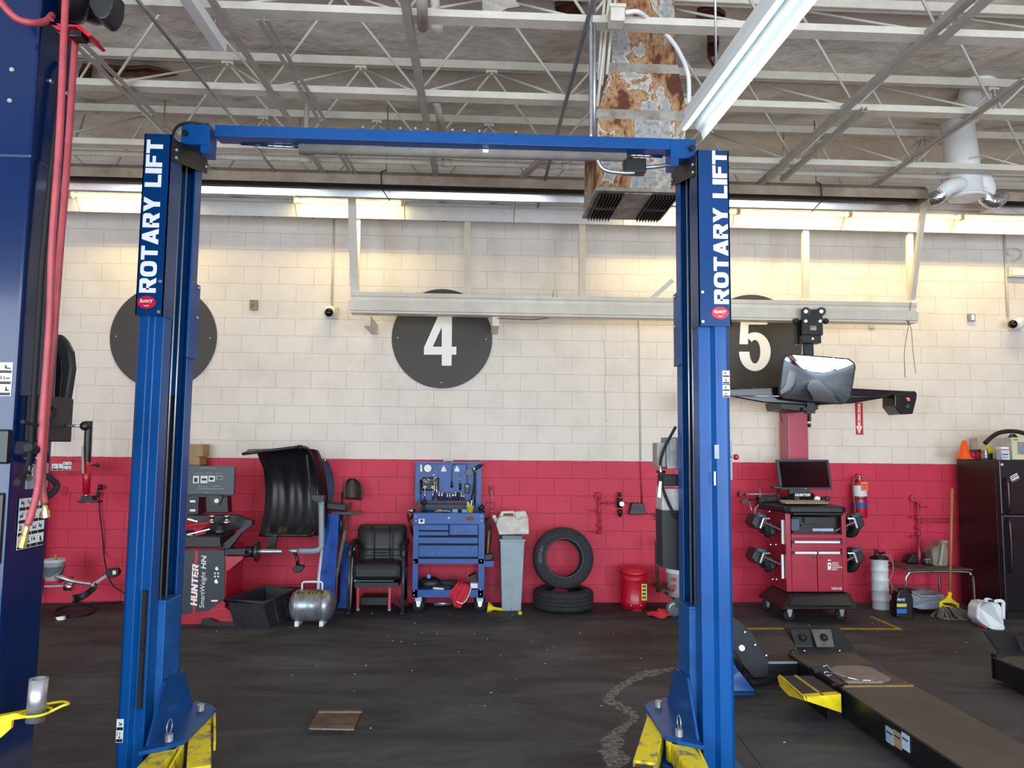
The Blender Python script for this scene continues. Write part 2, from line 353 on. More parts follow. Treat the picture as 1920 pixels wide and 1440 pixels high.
# torn insulation
TORN = mat('torn_brown_insulation', '6a4026', .9, 0, .3, 9, h2='241309', bump=.6, bscale=25)
FLAP = mat('torn_pale_facing', 'b9b0a2', .8, 0, .2, 6)
def torn(pix, label, m, Yd=None, drop=.05):
    pts = [fl(x, y, ZT - .09) for x, y in pix]; c = sum(pts, Vector()) / len(pts)
    mb = MB(); ring2 = [p + (p - c) * .02 - Z_ * (drop * (.4 + random.random())) for p in pts]; cc = mb.bm.verts.new(c - Z_ * .01)
    a = [mb.bm.verts.new(p) for p in pts]; b_ = [mb.bm.verts.new(p) for p in ring2]; n = len(pts)
    for i in range(n): mb.face([a[i], a[(i + 1) % n], cc]); mb.face([a[i], b_[i], b_[(i + 1) % n], a[(i + 1) % n]])
    return mb.o('torn_insulation', m, label=label, cat='insulation', fix=False)
torn([(190, 119), (230, 124), (275, 121), (310, 130), (331, 137), (300, 134), (250, 131), (210, 132)], 'long brown tear in the ceiling facing above the left lift column', TORN)
torn([(148, 132), (156, 118), (174, 122), (168, 158), (146, 158)], 'dark brown hole in the ceiling facing beside the tall navy column', TORN)
torn([(158, 192), (172, 196), (186, 205), (160, 203)], 'small brown triangular tear in the facing left of the lift column', TORN)
torn([(1308, 14), (1340, 6), (1360, 22), (1352, 34), (1325, 34), (1306, 24)], 'round brown hole in the ceiling facing right of the rusty duct', TORN)
torn([(1326, 66), (1348, 64), (1346, 90), (1336, 112), (1326, 96)], 'brown tear hanging beside the cool fluorescent light', TORN)
torn([(1040, 4), (1085, -8), (1090, 24), (1062, 30), (1046, 20)], 'rust stained tear at the top edge left of the duct', TORN)
def flap(pix, Y, label, th=.03):
    c = [at(x, y, Y + random.uniform(-.05, .05)) for x, y in pix]; MB().prism(c, (0, th, .01)).o('insulation_flap', FLAP, label=label, cat='insulation', group='hanging insulation flaps')
flap([(904, -2), (930, -20), (960, -10), (975, 12), (950, 16), (932, 26), (905, 26)], 4.7, 'pale flap of facing hanging at the top edge above beam centre')
flap([(1225, -5), (1272, -4), (1268, 10), (1250, 8), (1240, 20), (1230, 10)], 5.4, 'crumpled pale flap hanging above the rusty duct')
flap([(1328, 100), (1345, 98), (1362, 118), (1350, 112), (1342, 124)], 6.2, 'curled pale flap below the brown tear near the cool light')
flap([(143, 215), (158, 214), (150, 240), (141, 256), (138, 240)], 7.2, 'ragged pale flap hanging beside the tall navy column')
# ---------------------------------------------------------------- roof framing
BZ = 4.47
rodr = .0105
TZ = 5.16
def px_of(p):
    q = RM.transposed() @ (Vector(p) - EYE); return 960 + FPX * q.x / -q.z, 720 - FPX * q.y / -q.z
YT = [fl(960, y, TZ).y for y in (127, 228)]; sT = YT[1] - YT[0]; YT = [YT[0] - 2 * sT, YT[0] - sT, YT[0], YT[1]]
YBm = [fl(960, y, BZ).y for y in (41, 188, 294)]; YBm.append(YBm[2] + (YBm[2] - YBm[1]))
x0 = at(677, 125, YT[2]).x; PN = at(922, 129, YT[2]).x - x0
names = ['nearest', 'second nearest', 'third nearest', 'farthest']
for i, y in enumerate(YT):
    t = T('ceiling_purlin', 'cream steel top chord under the insulation, %s of four' % names[i], 'purlin', (1, y, TZ), 'top chords under the ceiling')
    MB().b(XL, XR, y - .03, y + .03, TZ - .03, TZ + .04).o('flange', CREAM, t)
    MB().b(XL, XR, y - .045, y - .03, TZ - .04, TZ - .03).o('lip', CREAM, t)
    for k in range(-4, 7): MB().b(x0 + k * PN - .05, x0 + k * PN + .05, y - .02, y + .02, TZ - .08, TZ - .03).o('gusset', CREAM, t)
for i, y in enumerate(YBm):
    t = T('roof_joist', 'cream steel bottom chord with diagonal rods, %s of four' % names[i], 'roof joist', (1, y, BZ), 'roof joists')
    MB().b(XL, XR, y - .05, y + .05, BZ - .01, BZ).o('bottom_flange', CREAM, t)
    MB().b(XL, XR, y - .05, y - .042, BZ, BZ + .035).o('front_lip', CREAM, t)
    MB().b(XL, XR, y - .012, y + .012, BZ, BZ + .06).o('web', CREAM, t)
    for k in range(-4, 6):
        xb = x0 + (k + .5) * PN
        if xb < -4.6 or xb > 6.2: continue
        for dx in (-.5, .5):
            MB().cyl((xb, y, BZ + .03), (xb + dx * PN, YT[i], TZ - .05), rodr, n=6).o('web_rod', CREAM, t)
            if i < 3: MB().cyl((xb, y, BZ + .03), (xb + dx * PN, YT[i + 1], TZ - .05), rodr * .9, n=6).o('brace_rod', CREAM, t)
# longitudinal struts
def strut(p, q, z, label, m=GREYS, kind='channel', name='ceiling_strut', w=.05, ext=0, cat='strut'):
    a = fl(p[0], p[1], z); b_ = fl(q[0], q[1], z); d = (b_ - a); a -= d * .3 * (p[1] <= 2); b_ += d.normalized() * ext
    if b_.y > W - .05: b_ = a + (b_ - a) * ((W - .05 - a.y) / (b_.y - a.y))
    mb = MB()
    if kind == 'channel': mb.bar(a, b_, w, .006); mb.bar(a + V(w / 2, 0, .02), b_ + V(w / 2, 0, .02), .005, .04); mb.bar(a + V(-w / 2, 0, .02), b_ + V(-w / 2, 0, .02), .005, .04)
    elif kind == 'double': mb.bar(a - V(w / 2, 0, 0), b_ - V(w / 2, 0, 0), w * .6, .006); mb.bar(a + V(w / 2, 0, 0), b_ + V(w / 2, 0, 0), w * .6, .006); mb.bar(a + V(w * .2, 0, .02), b_ + V(w * .2, 0, .02), .005, .04)
    elif kind == 'angle': mb.bar(a, b_, w, .006); mb.bar(a + V(-w / 2, 0, .02), b_ + V(-w / 2, 0, .02), .005, .045)
    elif kind == 'box': mb.bar(a, b_, w, w * .8)
    else: mb.cyl(a, b_, w / 2, n=10)
    return mb.o(name, m, label=label, cat=cat, merge=False)
zs = BZ - .03
strut((758, 0), (800, 235), zs, 'grey channel strut crossing the joists right of centre left', ext=3)
strut((492, 37), (611, 238), zs, 'double angle strut crossing the joists above the left part of the beam', kind='double', ext=3)
strut((397, 0), (551, 238), zs, 'slim channel strut between the double angle and the conduit', kind='angle', ext=3)
strut((147, 82), (315, 245), zs, 'leftmost double strut beside the tall navy column', kind='double', w=.06, ext=3)
strut((1822, 0), (1440, 335), zs, 'long grey angle strut crossing the joists right of the cool light', kind='angle', w=.055, ext=1)
strut((1925, 148), (1690, 312), zs, 'double angle strut at the right edge by the white flue', kind='double', w=.05, ext=1)
strut((1850, 0), (1762, 78), zs - .02, 'short grey tube end hanging over the joist at top right', kind='box', w=.045)
strut((1622, 209), (1500, 312), zs - .02, 'slotted channel ending under the joist left of the white flue', kind='channel', w=.035, ext=.4)
strut((258, 0), (441, 228), zs, 'galvanised conduit running back over the left column', m=STEEL, kind='pipe', name='conduit', w=.026, ext=3, cat='conduit')
strut((1112, 0), (1046, 247), zs - .02, 'dark galvanised conduit left of the rusty duct', m=mat('dull_galvanised', '77787a', .45, .6), kind='pipe', name='conduit', w=.03, ext=2, cat='conduit')
strut((1030, 290), (985, 330), zs, 'short grey strut behind the lift beam', kind='angle', w=.05, ext=1)
def pipe(pts, r, label, m=CREAM, name='pipe', cat='pipe', n=10, group=None): return MB().tube(pts, r, n).o(name, m, label=label, cat=cat, group=group)
yp = 7.0
p0 = at(-60, 288, yp); p1 = at(2000, 330, yp); zc = at(960, 309, yp).z
sp = T('sprinkler_pipe', 'white horizontal pipe running the full width below the roof joists', 'pipe', (0, yp, zc))
MB().cyl((-5.4, yp, zc), (6.2, yp, zc), .028, n=12).o('pipe_run', CREAM, sp)
for x in (573, 838, 1030, 1062): q = at(x, 300, yp); MB().cyl((q.x - .05, yp, zc), (q.x + .05, yp, zc), .037, n=12).o('coupling', CREAM, sp)
q = at(572, 300, yp)
MB().cyl((q.x, yp, zc), (q.x, yp, 5.1), .024).o('riser', CREAM, sp)
for x in (560, 830, 1470, 1735):
    q = at(x, 300, yp); MB().tube([(q.x, yp, zc + .04), (q.x, yp, 4.9)], .006, 6).o('hanger_rod', STEEL, sp)
pipe([fl(790, -30, zs), fl(793, 52, zs)], .034, 'fat grey pipe stub at the top edge', GREYS)
pp = T('capped_pipe', 'white capped pipe stub coming down at the top centre', 'pipe', at(820, 58, 4.9))
MB().cyl(at(812, -40, 4.6), at(820, 54, 4.9), .03).o('pipe_run', CREAM, pp)
MB().cyl(at(819, 42, 4.86), at(820, 62, 4.9), .042).o('end_cap', WHITE, pp)
pipe([at(818, 190, 5.7), at(830, 246, 6.3)], .03, 'grey open channel pipe hanging behind the beam', GREYS)
# junction box and flexible conduit on first joist
jb = T('junction_box', 'square grey electrical box on the nearest joist left of the duct', 'electrical box', at(1158, 36, YBm[0] - .1))
MB().px(1145, 8, 1172, 38, YBm[0] - .16, YBm[0] - .06).o('box_body', CREAM, jb, bev=.004)
MB().px(1143, 6, 1174, 12, YBm[0] - .17, YBm[0] - .15).o('lid_flange', CREAM, jb)
for x, y in ((1147, 34), (1170, 34)): MB().cyl(at(x, y, YBm[0] - .16), at(x, y, YBm[0] - .168), .005).o('screw', STEEL, jb)
def coil(pts, r, label, m=STEEL, name='flexible_conduit'):
    P = smooth(pts, 14); rr = [r * (1 + .14 * (i % 2)) for i in range(len(P))]
    return MB().tube(P, rr, 8).o(name, m, label=label, cat='conduit')
coil([at(1172, 24, 4.4), at(1195, 22, 4.4), at(1214, 34, 4.5)], .014, 'ribbed white flex leaving the grey electrical box', WHITE)
coil([at(1248, 62, 4.6), at(1272, 95, 4.7), at(1290, 140, 4.8), at(1292, 195, 4.8)], .014, 'ribbed white flex curving down beside the top of the duct', WHITE)
for i, (xa, ya, xb, yb) in enumerate(((1140, -60, 1122, 150), (1148, -60, 1128, 160), (1162, -60, 1138, 140), (1153, -60, 1120, 200))):
    pipe([at(xa, ya, 4.85), at((xa + xb) / 2 - 2, (ya + yb) / 2, 4.85), at(xb, yb, 4.9)], .011, 'thin cream conduit of the bundle left of the duct', CREAM, 'conduit', 'conduit', 8, 'conduit bundle by the duct')
pipe([at(1114, -20, 4.5), at(1114, 262, 4.5)], .013, 'rigid galvanised conduit dropping to the lift beam', STEEL, 'conduit', 'conduit')
coil([at(1107, -20, 4.48), at(1108, 120, 4.48), at(1108, 262, 4.48)], .012, 'ribbed metal conduit dropping to the lift beam')
# ================================================================ RUSTY DUCT
def rustmat():
    m = bpy.data.materials.new('peeling_rusty_duct'); m.use_nodes = True; nt = m.node_tree; N = nt.nodes; L = nt.links; b = N['Principled BSDF']
    tc = N.new('ShaderNodeTexCoord'); mp = N.new('ShaderNodeMapping'); mp.inputs['Scale'].default_value = (1, 1, .55); L.new(tc.outputs['Object'], mp.inputs[0])
    n = N.new('ShaderNodeTexNoise'); n.inputs['Scale'].default_value = 3.4; n.inputs['Detail'].default_value = 9; n.inputs['Roughness'].default_value = .62; n.inputs['Distortion'].default_value = .5; L.new(mp.outputs[0], n.inputs['Vector'])
    r = N.new('ShaderNodeValToRGB'); e = r.color_ramp.elements
    e[0].position = 0; e[0].color = lin('5c2f1d'); e[1].position = 1; e[1].color = lin('a9aaa6')
    for p, c in ((.42, '5f3020'), (.445, '9a6a44'), (.50, 'b39470'), (.515, '754226'), (.53, 'cfc3b0'), (.56, '9fa09e')): q = e.new(p); q.color = lin(c)
    L.new(n.outputs['Fac'], r.inputs[0])
    n2 = N.new('ShaderNodeTexNoise'); n2.inputs['Scale'].default_value = 30; n2.inputs['Detail'].default_value = 5; L.new(tc.outputs['Object'], n2.inputs['Vector'])
    r2 = N.new('ShaderNodeValToRGB'); r2.color_ramp.elements[0].position = .35; r2.color_ramp.elements[0].color = (.55, .42, .34, 1); r2.color_ramp.elements[1].position = .5; L.new(n2.outputs['Fac'], r2.inputs[0])
    m1 = N.new('ShaderNodeMix'); m1.data_type = 'RGBA'; m1.blend_type = 'MULTIPLY'; m1.inputs[0].default_value = .7; L.new(r.outputs[0], m1.inputs[6]); L.new(r2.outputs[0], m1.inputs[7]); L.new(m1.outputs[2], b.inputs['Base Color'])
    b.inputs['Roughness'].default_value = .65; b.inputs['Metallic'].default_value = .15
    bp = N.new('ShaderNodeBump'); bp.inputs['Strength'].default_value = .4; bp.inputs['Distance'].default_value = .01; L.new(n.outputs['Fac'], bp.inputs['Height']); L.new(bp.outputs[0], b.inputs['Normal'])
    return m
RD = rustmat(); GALV = mat('stained_galvanised', 'b4afa6', .55, .3, .2, 9, h2='77695c')
Yd = 5.0; cx = at(1195, 300, Yd).x
def halfw(xl, xr, y): return at(xl, y, Yd).x, at(xr, y, Yd).x
def zz(y): return at(1195, y, Yd).z
du = T('supply_duct', 'rusty peeling square duct dropping from the roof with louvred bottom', 'duct', (cx, Yd + .3, zz(357)))
def frus(y0, x0l, x0r, y1, x1l, x1r, name, m, back0=.5, back1=.5):
    a, b_ = halfw(x0l, x0r, y0); c, d = halfw(x1l, x1r, y1); z0, z1 = zz(y0), zz(y1)
    return MB().hexa([(a, Yd, z0), (b_, Yd, z0), (b_, Yd + back0, z0), (a, Yd + back0, z0), (c, Yd, z1), (d, Yd, z1), (d, Yd + back1, z1), (c, Yd + back1, z1)]).o(name, m, du)
D0 = .62
frus(357, 1119, 1277, 224, 1121, 1287, 'bottom_box', RD, D0, D0)
frus(224, 1117, 1290, 206, 1120, 1290, 'flange', GALV, D0 + .01, D0 + .01)
frus(206, 1123, 1288, 136, 1142, 1273, 'tapered_section', RD, D0, .45)
frus(136, 1139, 1275, 119, 1143, 1271, 'flange', GALV, .46, .46)
frus(119, 1147, 1267, -95, 1152, 1262, 'upper_section', RD, .42, .42)
a, b_ = halfw(1119, 1277, 357); zb = zz(357)
MB().b(a - .01, b_ + .01, Yd - .012, Yd + D0 + .01, zb - .012, zb + .012).b(a + .2, b_ - .2, Yd + .02, Yd + D0 - .02, zb - .02, zb - .01).o('bottom_frame', GALV, du, merge=False)
DKL = mat('dark_louvre_metal', '45403c', .6, .3, .2, 20)
for (u0, u1, nm) in ((.03, .33, 'l'), (.67, .97, 'r')):
    mb = MB(); w_ = b_ - a
    xa, xb = a + w_ * u0, a + w_ * u1
    mb.b(xa, xb, Yd + .03, Yd + D0 - .03, zb - .016, zb - .012)
    for k in range(8):
        x = xa + (xb - xa) * (k + .5) / 8; mb.bar((x, Yd + .03, zb - .03), (x, Yd + D0 - .03, zb - .03), .004, .028)
    mb.bar((xa, Yd + .3, zb - .03), (xb, Yd + .3, zb - .03), .012, .03)
    mb.o('louvre_grille', DKL, du, merge=False)
# ================================================================ WHITE FLUE
fx = T('exhaust_flue', 'white round flue pipe dropping from the ceiling at right', 'flue', at(1808, 380, 7.0))
Yf = 7.0
A = at(1836, 150, 6.6); B = at(1826, 196, 6.75); Cc = at(1800, 215, 6.9); D_ = at(1794, 230, Yf); E_ = at(1812, 372, Yf)
fr = .155
MB().tube([A + V(0, 0, .15), A, B], fr).o('upper_elbow', WHITE, fx)
MB().tube([B, at(1806, 214, 6.95), D_], fr * .98, 20).o('elbow_joint', CREAM, fx)
MB().tube([D_, E_], fr, 24).o('flue_body', WHITE, fx)
MB().cyl(A + V(.02, 0, .12), A + V(0, 0, .02), fr * 1.2, fr * 1.1, 24).o('ceiling_collar', WHITE, fx)
MB().cyl(E_ + V(0, 0, .03), E_, fr * 1.05, n=24).o('end_cap', WHITE, fx)
MB().cyl(at(1806, 305, Yf), at(1807, 309, Yf), fr * 1.03, n=24).o('seam_band', CREAM, fx)
def flex(par, pts, r, m, name):
    P = smooth(pts, 8); MB().tube(P, [r * (1 + .05 * (i % 2)) for i in range(len(P))], 14).o(name, m, par)
FOILM = mat('crinkled_foil_tape', 'c9c9c9', .25, .9, .2, 30, bump=.6, bscale=40)
flex(fx, [at(1800, 345, Yf - .1), at(1778, 352, Yf - .15), at(1762, 366, Yf - .1)], .072, WHITE, 'branch_duct')
flex(fx, [at(1770, 358, Yf - .13), at(1758, 370, Yf - .1), at(1746, 375, Yf - .05)], .068, FOILM, 'foil_sleeve')
flex(fx, [at(1822, 320, Yf), at(1842, 335, Yf), at(1850, 355, Yf), at(1846, 366, Yf)], .078, WHITE, 'branch_duct')
flex(fx, [at(1846, 360, Yf), at(1852, 374, Yf), at(1866, 378, Yf), at(1880, 366, Yf)], .07, FOILM, 'foil_sleeve')
# ================================================================ TUBE HEATERS
HOOD = mat('weathered_heater_hood', 'b8a997', .45, .15, .15, 3, h2='8f7c6b'); ALU = mat('bright_aluminium', 'cfcfce', .22, .9, .1, 3)
DARKT = mat('heater_tube', '2a2827', .5, .4)
def heater(xa, ya, xb, yb, Y, label, capL, capR):
    a = at(xa, ya, Y); b_ = at(xb, yb, Y); z = at(960, 352, Y).z
    t = T('tube_heater', label, 'heater', ((a.x + b_.x) / 2, Y, z), 'ceiling tube heaters')
    zs1, zs0 = at(960, 364, Y + .34).z - z, at(960, 377, Y + .36).z - z
    prof = [(0, 0), (.02, .10), (.07, .15), (.28, .15), (.34, zs1), (.36, zs0)]
    mb = MB()
    for (p, q) in list(zip(prof, prof[1:]))[:4]:
        mb.hexa([(a.x, Y + p[0], z + p[1]), (b_.x, Y + p[0], z + p[1]), (b_.x, Y + q[0], z + q[1]), (a.x, Y + q[0], z + q[1]), (a.x, Y + p[0] + .004, z + p[1] + .004), (b_.x, Y + p[0] + .004, z + p[1] + .004), (b_.x, Y + q[0] + .004, z + q[1] + .004), (a.x, Y + q[0] + .004, z + q[1] + .004)])
    mb.o('hood', HOOD, t, merge=False)
    mb = MB()
    for (p, q) in list(zip(prof, prof[1:]))[4:]:
        mb.hexa([(a.x, Y + p[0], z + p[1]), (b_.x, Y + p[0], z + p[1]), (b_.x, Y + q[0], z + q[1]), (a.x, Y + q[0], z + q[1]), (a.x, Y + p[0] + .004, z + p[1] + .004), (b_.x, Y + p[0] + .004, z + p[1] + .004), (b_.x, Y + q[0] + .004, z + q[1] + .004), (a.x, Y + q[0] + .004, z + q[1] + .004)])
    mb.o('reflector', ALU, t, merge=False)
    MB().cyl((a.x + .05, Y + .15, z + .05), (b_.x - .05, Y + .15, z + .05), .05, n=14).o('burner_tube', DARKT, t)
    for x, f in ((a.x, capL), (b_.x, capR)):
        if f: MB().prism([(x, Y + p, z + q) for p, q in prof], (.006, 0, 0)).o('end_plate', HOOD, t)
    n = max(2, int((b_.x - a.x) / 2.2))
    for k in range(n):
        x = a.x + (b_.x - a.x) * (k + .7) / (n + .2)
        MB().tube([(x, Y + .15, z + .16), (x, Y + .15, z + .38), (x + .02, Y + .15, z + .44), (x, Y + .15, z + .5), (x, Y + .15, z + .85)], .007, 6).o('hanger_chain', STEEL, t)
        MB().tube([(x, Y + .15, z + .2), (x - .03, Y - .01, z + .12), (x - .02, Y - .02, z - .05), (x + .02, Y + .3, z - .06)], .006, 6).o('wire_hook', DARKT, t)
    return t
heater(-20, 336, 1742, 369, 7.15, 'long weathered tube heater with shiny reflector above the back wall', 0, 1)
heater(1882, 374, 2200, 380, 7.15, 'tube heater at the right edge beyond the white flue', 1, 0)
# ================================================================ FLUORESCENT ROW
WT = mat('warm_tube_glow', (1.0, .74, .25), emit=4.5)
OFFT = mat('unlit_tube', 'cfd4d8', .3, 0, .03)
REFL = mat('white_enamel_reflector', 'dfe0dd', .35, 0, .05, 4)
Yl = 7.92; bx = [at(120 + 211.5 * i, 400, Yl) for i in range(-2, 11)]
places = {0: 'far left, beyond the tall column', 1: 'behind the tall column', 2: 'lit, left of the left lift column', 3: 'unlit, right of the left lift column', 4: 'lit, crossed by the left rail hanger', 5: 'unlit, above the number 4 sign', 6: 'unlit, left of the rusty duct', 7: 'lit, behind the right lift column', 8: 'lit, right of the right lift column', 9: 'lit, below the white flue', 10: 'lit, running to the right edge', 11: 'beyond the right edge'}
zl = at(960, 417, Yl + .31).z + .05
def fixture(x0, x1, lit, label, grp='fluorescent strips along the back wall'):
    t = T('fluorescent_strip', 'white reflector strip light ' + label, 'ceiling light', ((x0 + x1) / 2, Yl + .1, zl), grp)
    g = .004
    mb = MB(); mb.prism([(x0 + g, Yl + .0, zl + .07), (x0 + g, Yl + .03, zl + .12), (x0 + g, Yl + .17, zl + .12), (x0 + g, Yl + .30, zl - .05), (x0 + g, Yl + .31, zl - .05), (x0 + g, Yl + .31, zl + .15), (x0 + g, Yl - .01, zl + .15), (x0 + g, Yl - .01, zl + .07)], (x1 - x0 - 2 * g, 0, 0))
    mb.o('reflector', REFL, t)
    mb = MB().b(x0 + .02, x1 - .02, Yl + .02, Yl + .14, zl + .15, zl + .20); mb.o('channel', GREYS, t)
    MB().cyl((x0 + .03, Yl + .09, zl + .065), (x1 - .03, Yl + .09, zl + .065), .019, n=12).o('tube', WT if lit else OFFT, t)
    for x in (x0 + .015, x1 - .015): MB().b(x - .01, x + .01, Yl + .06, Yl + .12, zl + .04, zl + .12).o('tube_holder', CREAM, t)
LIT = {2, 4, 7, 8, 9, 10, 11}
for i in range(1, 11): fixture(bx[i].x, bx[i + 1].x, i in LIT, places[i])
for i in (2, 4, 7, 8, 9, 10):   # the light those tubes give
    o = area('strip_light', ((bx[i].x + bx[i + 1].x) / 2, Yl + .09, zl + .045), (R(25), 0, 0), 1.1, .06, 8, (1, .78, .36))
    o.rotation_euler = (R(18), 0, 0)
# hanging cool fixture at the top right
cf = T('hanging_fluorescent_fixture', 'bright cool white reflector light hanging at top centre right', 'ceiling light', at(1300, 248, 3.9))
CT = mat('cool_tube_glow', (.93, .98, 1.0), emit=2.4)
ze = at(1291, 247, 3.9).z
CF = {}
for k, (xa, ya, xb, yb) in {'l': (1266, 250, 1434, 0), 'm': (1288, 249, 1478, 0), 'r': (1318, 252, 1530, 0)}.items():
    pass
e0, e1 = at(1266, 249, 3.75), at(1318, 252, 3.75); f0 = fl(1434, 0, e0.z + .02); f1 = fl(1530, 0, e1.z + .02)
dirL = (f0 - e0); dirR = (f1 - e1); dm = (dirL.normalized() + dirR.normalized()).normalized(); n_ = V(dm.y, -dm.x, 0).normalized()
Wd = (e1 - e0).dot(n_); E0 = e0.copy(); Lf = 3.4
def cfp(u, z, s): return E0 + n_ * (u * Wd) + Z_ * z + dm * s
prof = [(0, -.035), (.06, .01), (.2, .02), (.34, .055), (.5, .03), (.66, .055), (.8, .02), (.94, .01), (1, -.035), (1.01, -.03), (.95, .02), (.66, .075), (.34, .075), (.05, .02), (-.01, -.03)]
MB().prism([cfp(u, z, 0) for u, z in prof], dm * Lf).o('reflector', mat('cool_white_enamel', 'dfe8ea', .4, 0, .03), cf)
for u in (.27, .73):
    if u < .5:
        MB().cyl(cfp(u, .02, 1.22), cfp(u, .02, Lf - .05), .019).o('tube', CT, cf); MB().cyl(cfp(u, .02, .03), cfp(u, .02, 1.16), .019).o('tube', CT, cf)
        MB().cyl(cfp(u, .01, 1.17), cfp(u, .05, 1.17), .02).o('tube_holder', CREAM, cf)
MB().hexa([cfp(.3, .06, .02), cfp(.7, .06, .02), cfp(.7, .06, Lf), cfp(.3, .06, Lf), cfp(.3, .12, .02), cfp(.7, .12, .02), cfp(.7, .12, Lf), cfp(.3, .12, Lf)]).o('channel', REFL, cf)
for s in (.4, 3.0): MB().tube([cfp(.5, .12, s), cfp(.5, 5.15 - e0.z, s)], .006, 6).o('hanger_wire', STEEL, cf)
cl = area('cool_fixture_light', cfp(.5, -.01, 1.7), (0, 0, math.atan2(dm.y, dm.x)), 3.2, .12, 9, (.85, .95, 1))
# unlit fixture top left
uf = T('unlit_ceiling_fixture', 'unlit long white boxed light fixture at top left', 'ceiling light', at(400, 90, 4.6))
za = at(410, 90, 4.7).z
a0 = fl(402, 97, za); a1 = fl(423, 95, za); b0 = fl(335, 0, za)
dd = (b0 - a0); dd.z = 0; wv = V(a1.x - a0.x, 0, 0)
MB().hexa([a0, a0 + wv, a0 + wv + dd * 1.2, a0 + dd * 1.2, a0 + Z_ * .07, a0 + wv + Z_ * .07, a0 + wv + dd * 1.2 + Z_ * .07, a0 + dd * 1.2 + Z_ * .07]).o('housing', WHITE, uf, bev=.006)
for s in (.2, .9): MB().tube([a0 + wv * .5 + dd * s + Z_ * .07, a0 + wv * .5 + dd * s + Z_ * .6], .006, 6).o('hanger_wire', STEEL, uf)
# ================================================================ SENSOR RAIL
Yr = 8.0; zr0 = at(1180, 596, Yr).z; zr1 = at(1180, 558, Yr).z
xa, xb = at(658, 570, Yr).x, at(1718, 584, Yr).x
ra = T('overhead_rail', 'long cream steel rail hung in front of the number signs', 'rail', ((xa + xb) / 2, Yr, zr0))
RAILC = mat('rail_cream_paint', 'dcd4c4', .4, 0, .08, 3)
h = zr1 - zr0
MB().prism([(xa, Yr + p, zr0 + q * h) for p, q in ((-.02, 0), (.14, 0), (.14, .18), (.03, .2), (.03, .6), (.14, .62), (.14, 1), (-.02, 1), (-.02, .82), (.0, .78), (.0, .6), (-.035, .56), (-.035, .12), (-.02, .08))], (xb - xa, 0, 0)).o('rail_beam', RAILC, ra)
for x in (xa + .03, xb - .08): MB().cyl((x, Yr - .035, zr0 + h * .35), (x, Yr - .05, zr0 + h * .35), .03).b(x - .05, x + .05, Yr - .04, Yr - .036, zr0 + h * .12, zr0 + h * .58).o('end_bracket', RAILC, ra)
def hang(x1, y1, x2, y2, Y1, Y2, w=.085, name='hanger'):
    p = at(x1, y1, Y1); q = at(x2, y2, Y2)
    MB().bar(p, q, w, .006, Y_).bar(p + V(-w / 2, .02, 0), q + V(-w / 2, .02, 0), .006, .045, Y_).o(name, RAILC, ra, merge=False)
hang(660, 368, 665, 550, 7.9, Yr); hang(672, 400, 669, 550, 8.28, Yr, .05)
for x, x2 in ((877, 876), (1092, 1092), (1511, 1512)): hang(x, 405, x2, 558, 8.3, Yr + .05, .07)
hang(1707, 430, 1708, 562, 8.28, Yr, .06); hang(1735, 378, 1712, 562, 7.6, Yr, .05)
hang(1262, 525, 1222, 560, 7.9, Yr, .05, 'diagonal_brace')
for x in (688, 929): MB().px(x - 6, 592, x + 7, 611, Yr + .1, W).o('wall_tab', RAILC, ra)
MB().tube([at(1037, 558, Yr - .02), at(1037, 545, Yr - .02), at(1044, 545, Yr - .02), at(1044, 558, Yr - .02)], .004, 6).o('loop', STEEL, ra)
for i, pts in enumerate(([(1708, 565), (1703, 612), (1696, 660), (1697, 708)], [(1700, 600), (1708, 615), (1712, 660), (1717, 700)])):
    pipe(smooth([at(x, y, Yr - .03) for x, y in pts]), .003, 'thin dark wire dangling from the right end of the rail', DARKT, 'dangling_wire', 'wire', 5, 'wires at the rail end')
pipe(smooth([at(932, 597, 8.1), at(1005, 599, 8.1), at(1060, 590, 8.1)]), .004, 'thin wire running under the rail beside the number 4 sign', DARKT, 'wire', 'wire', 5)
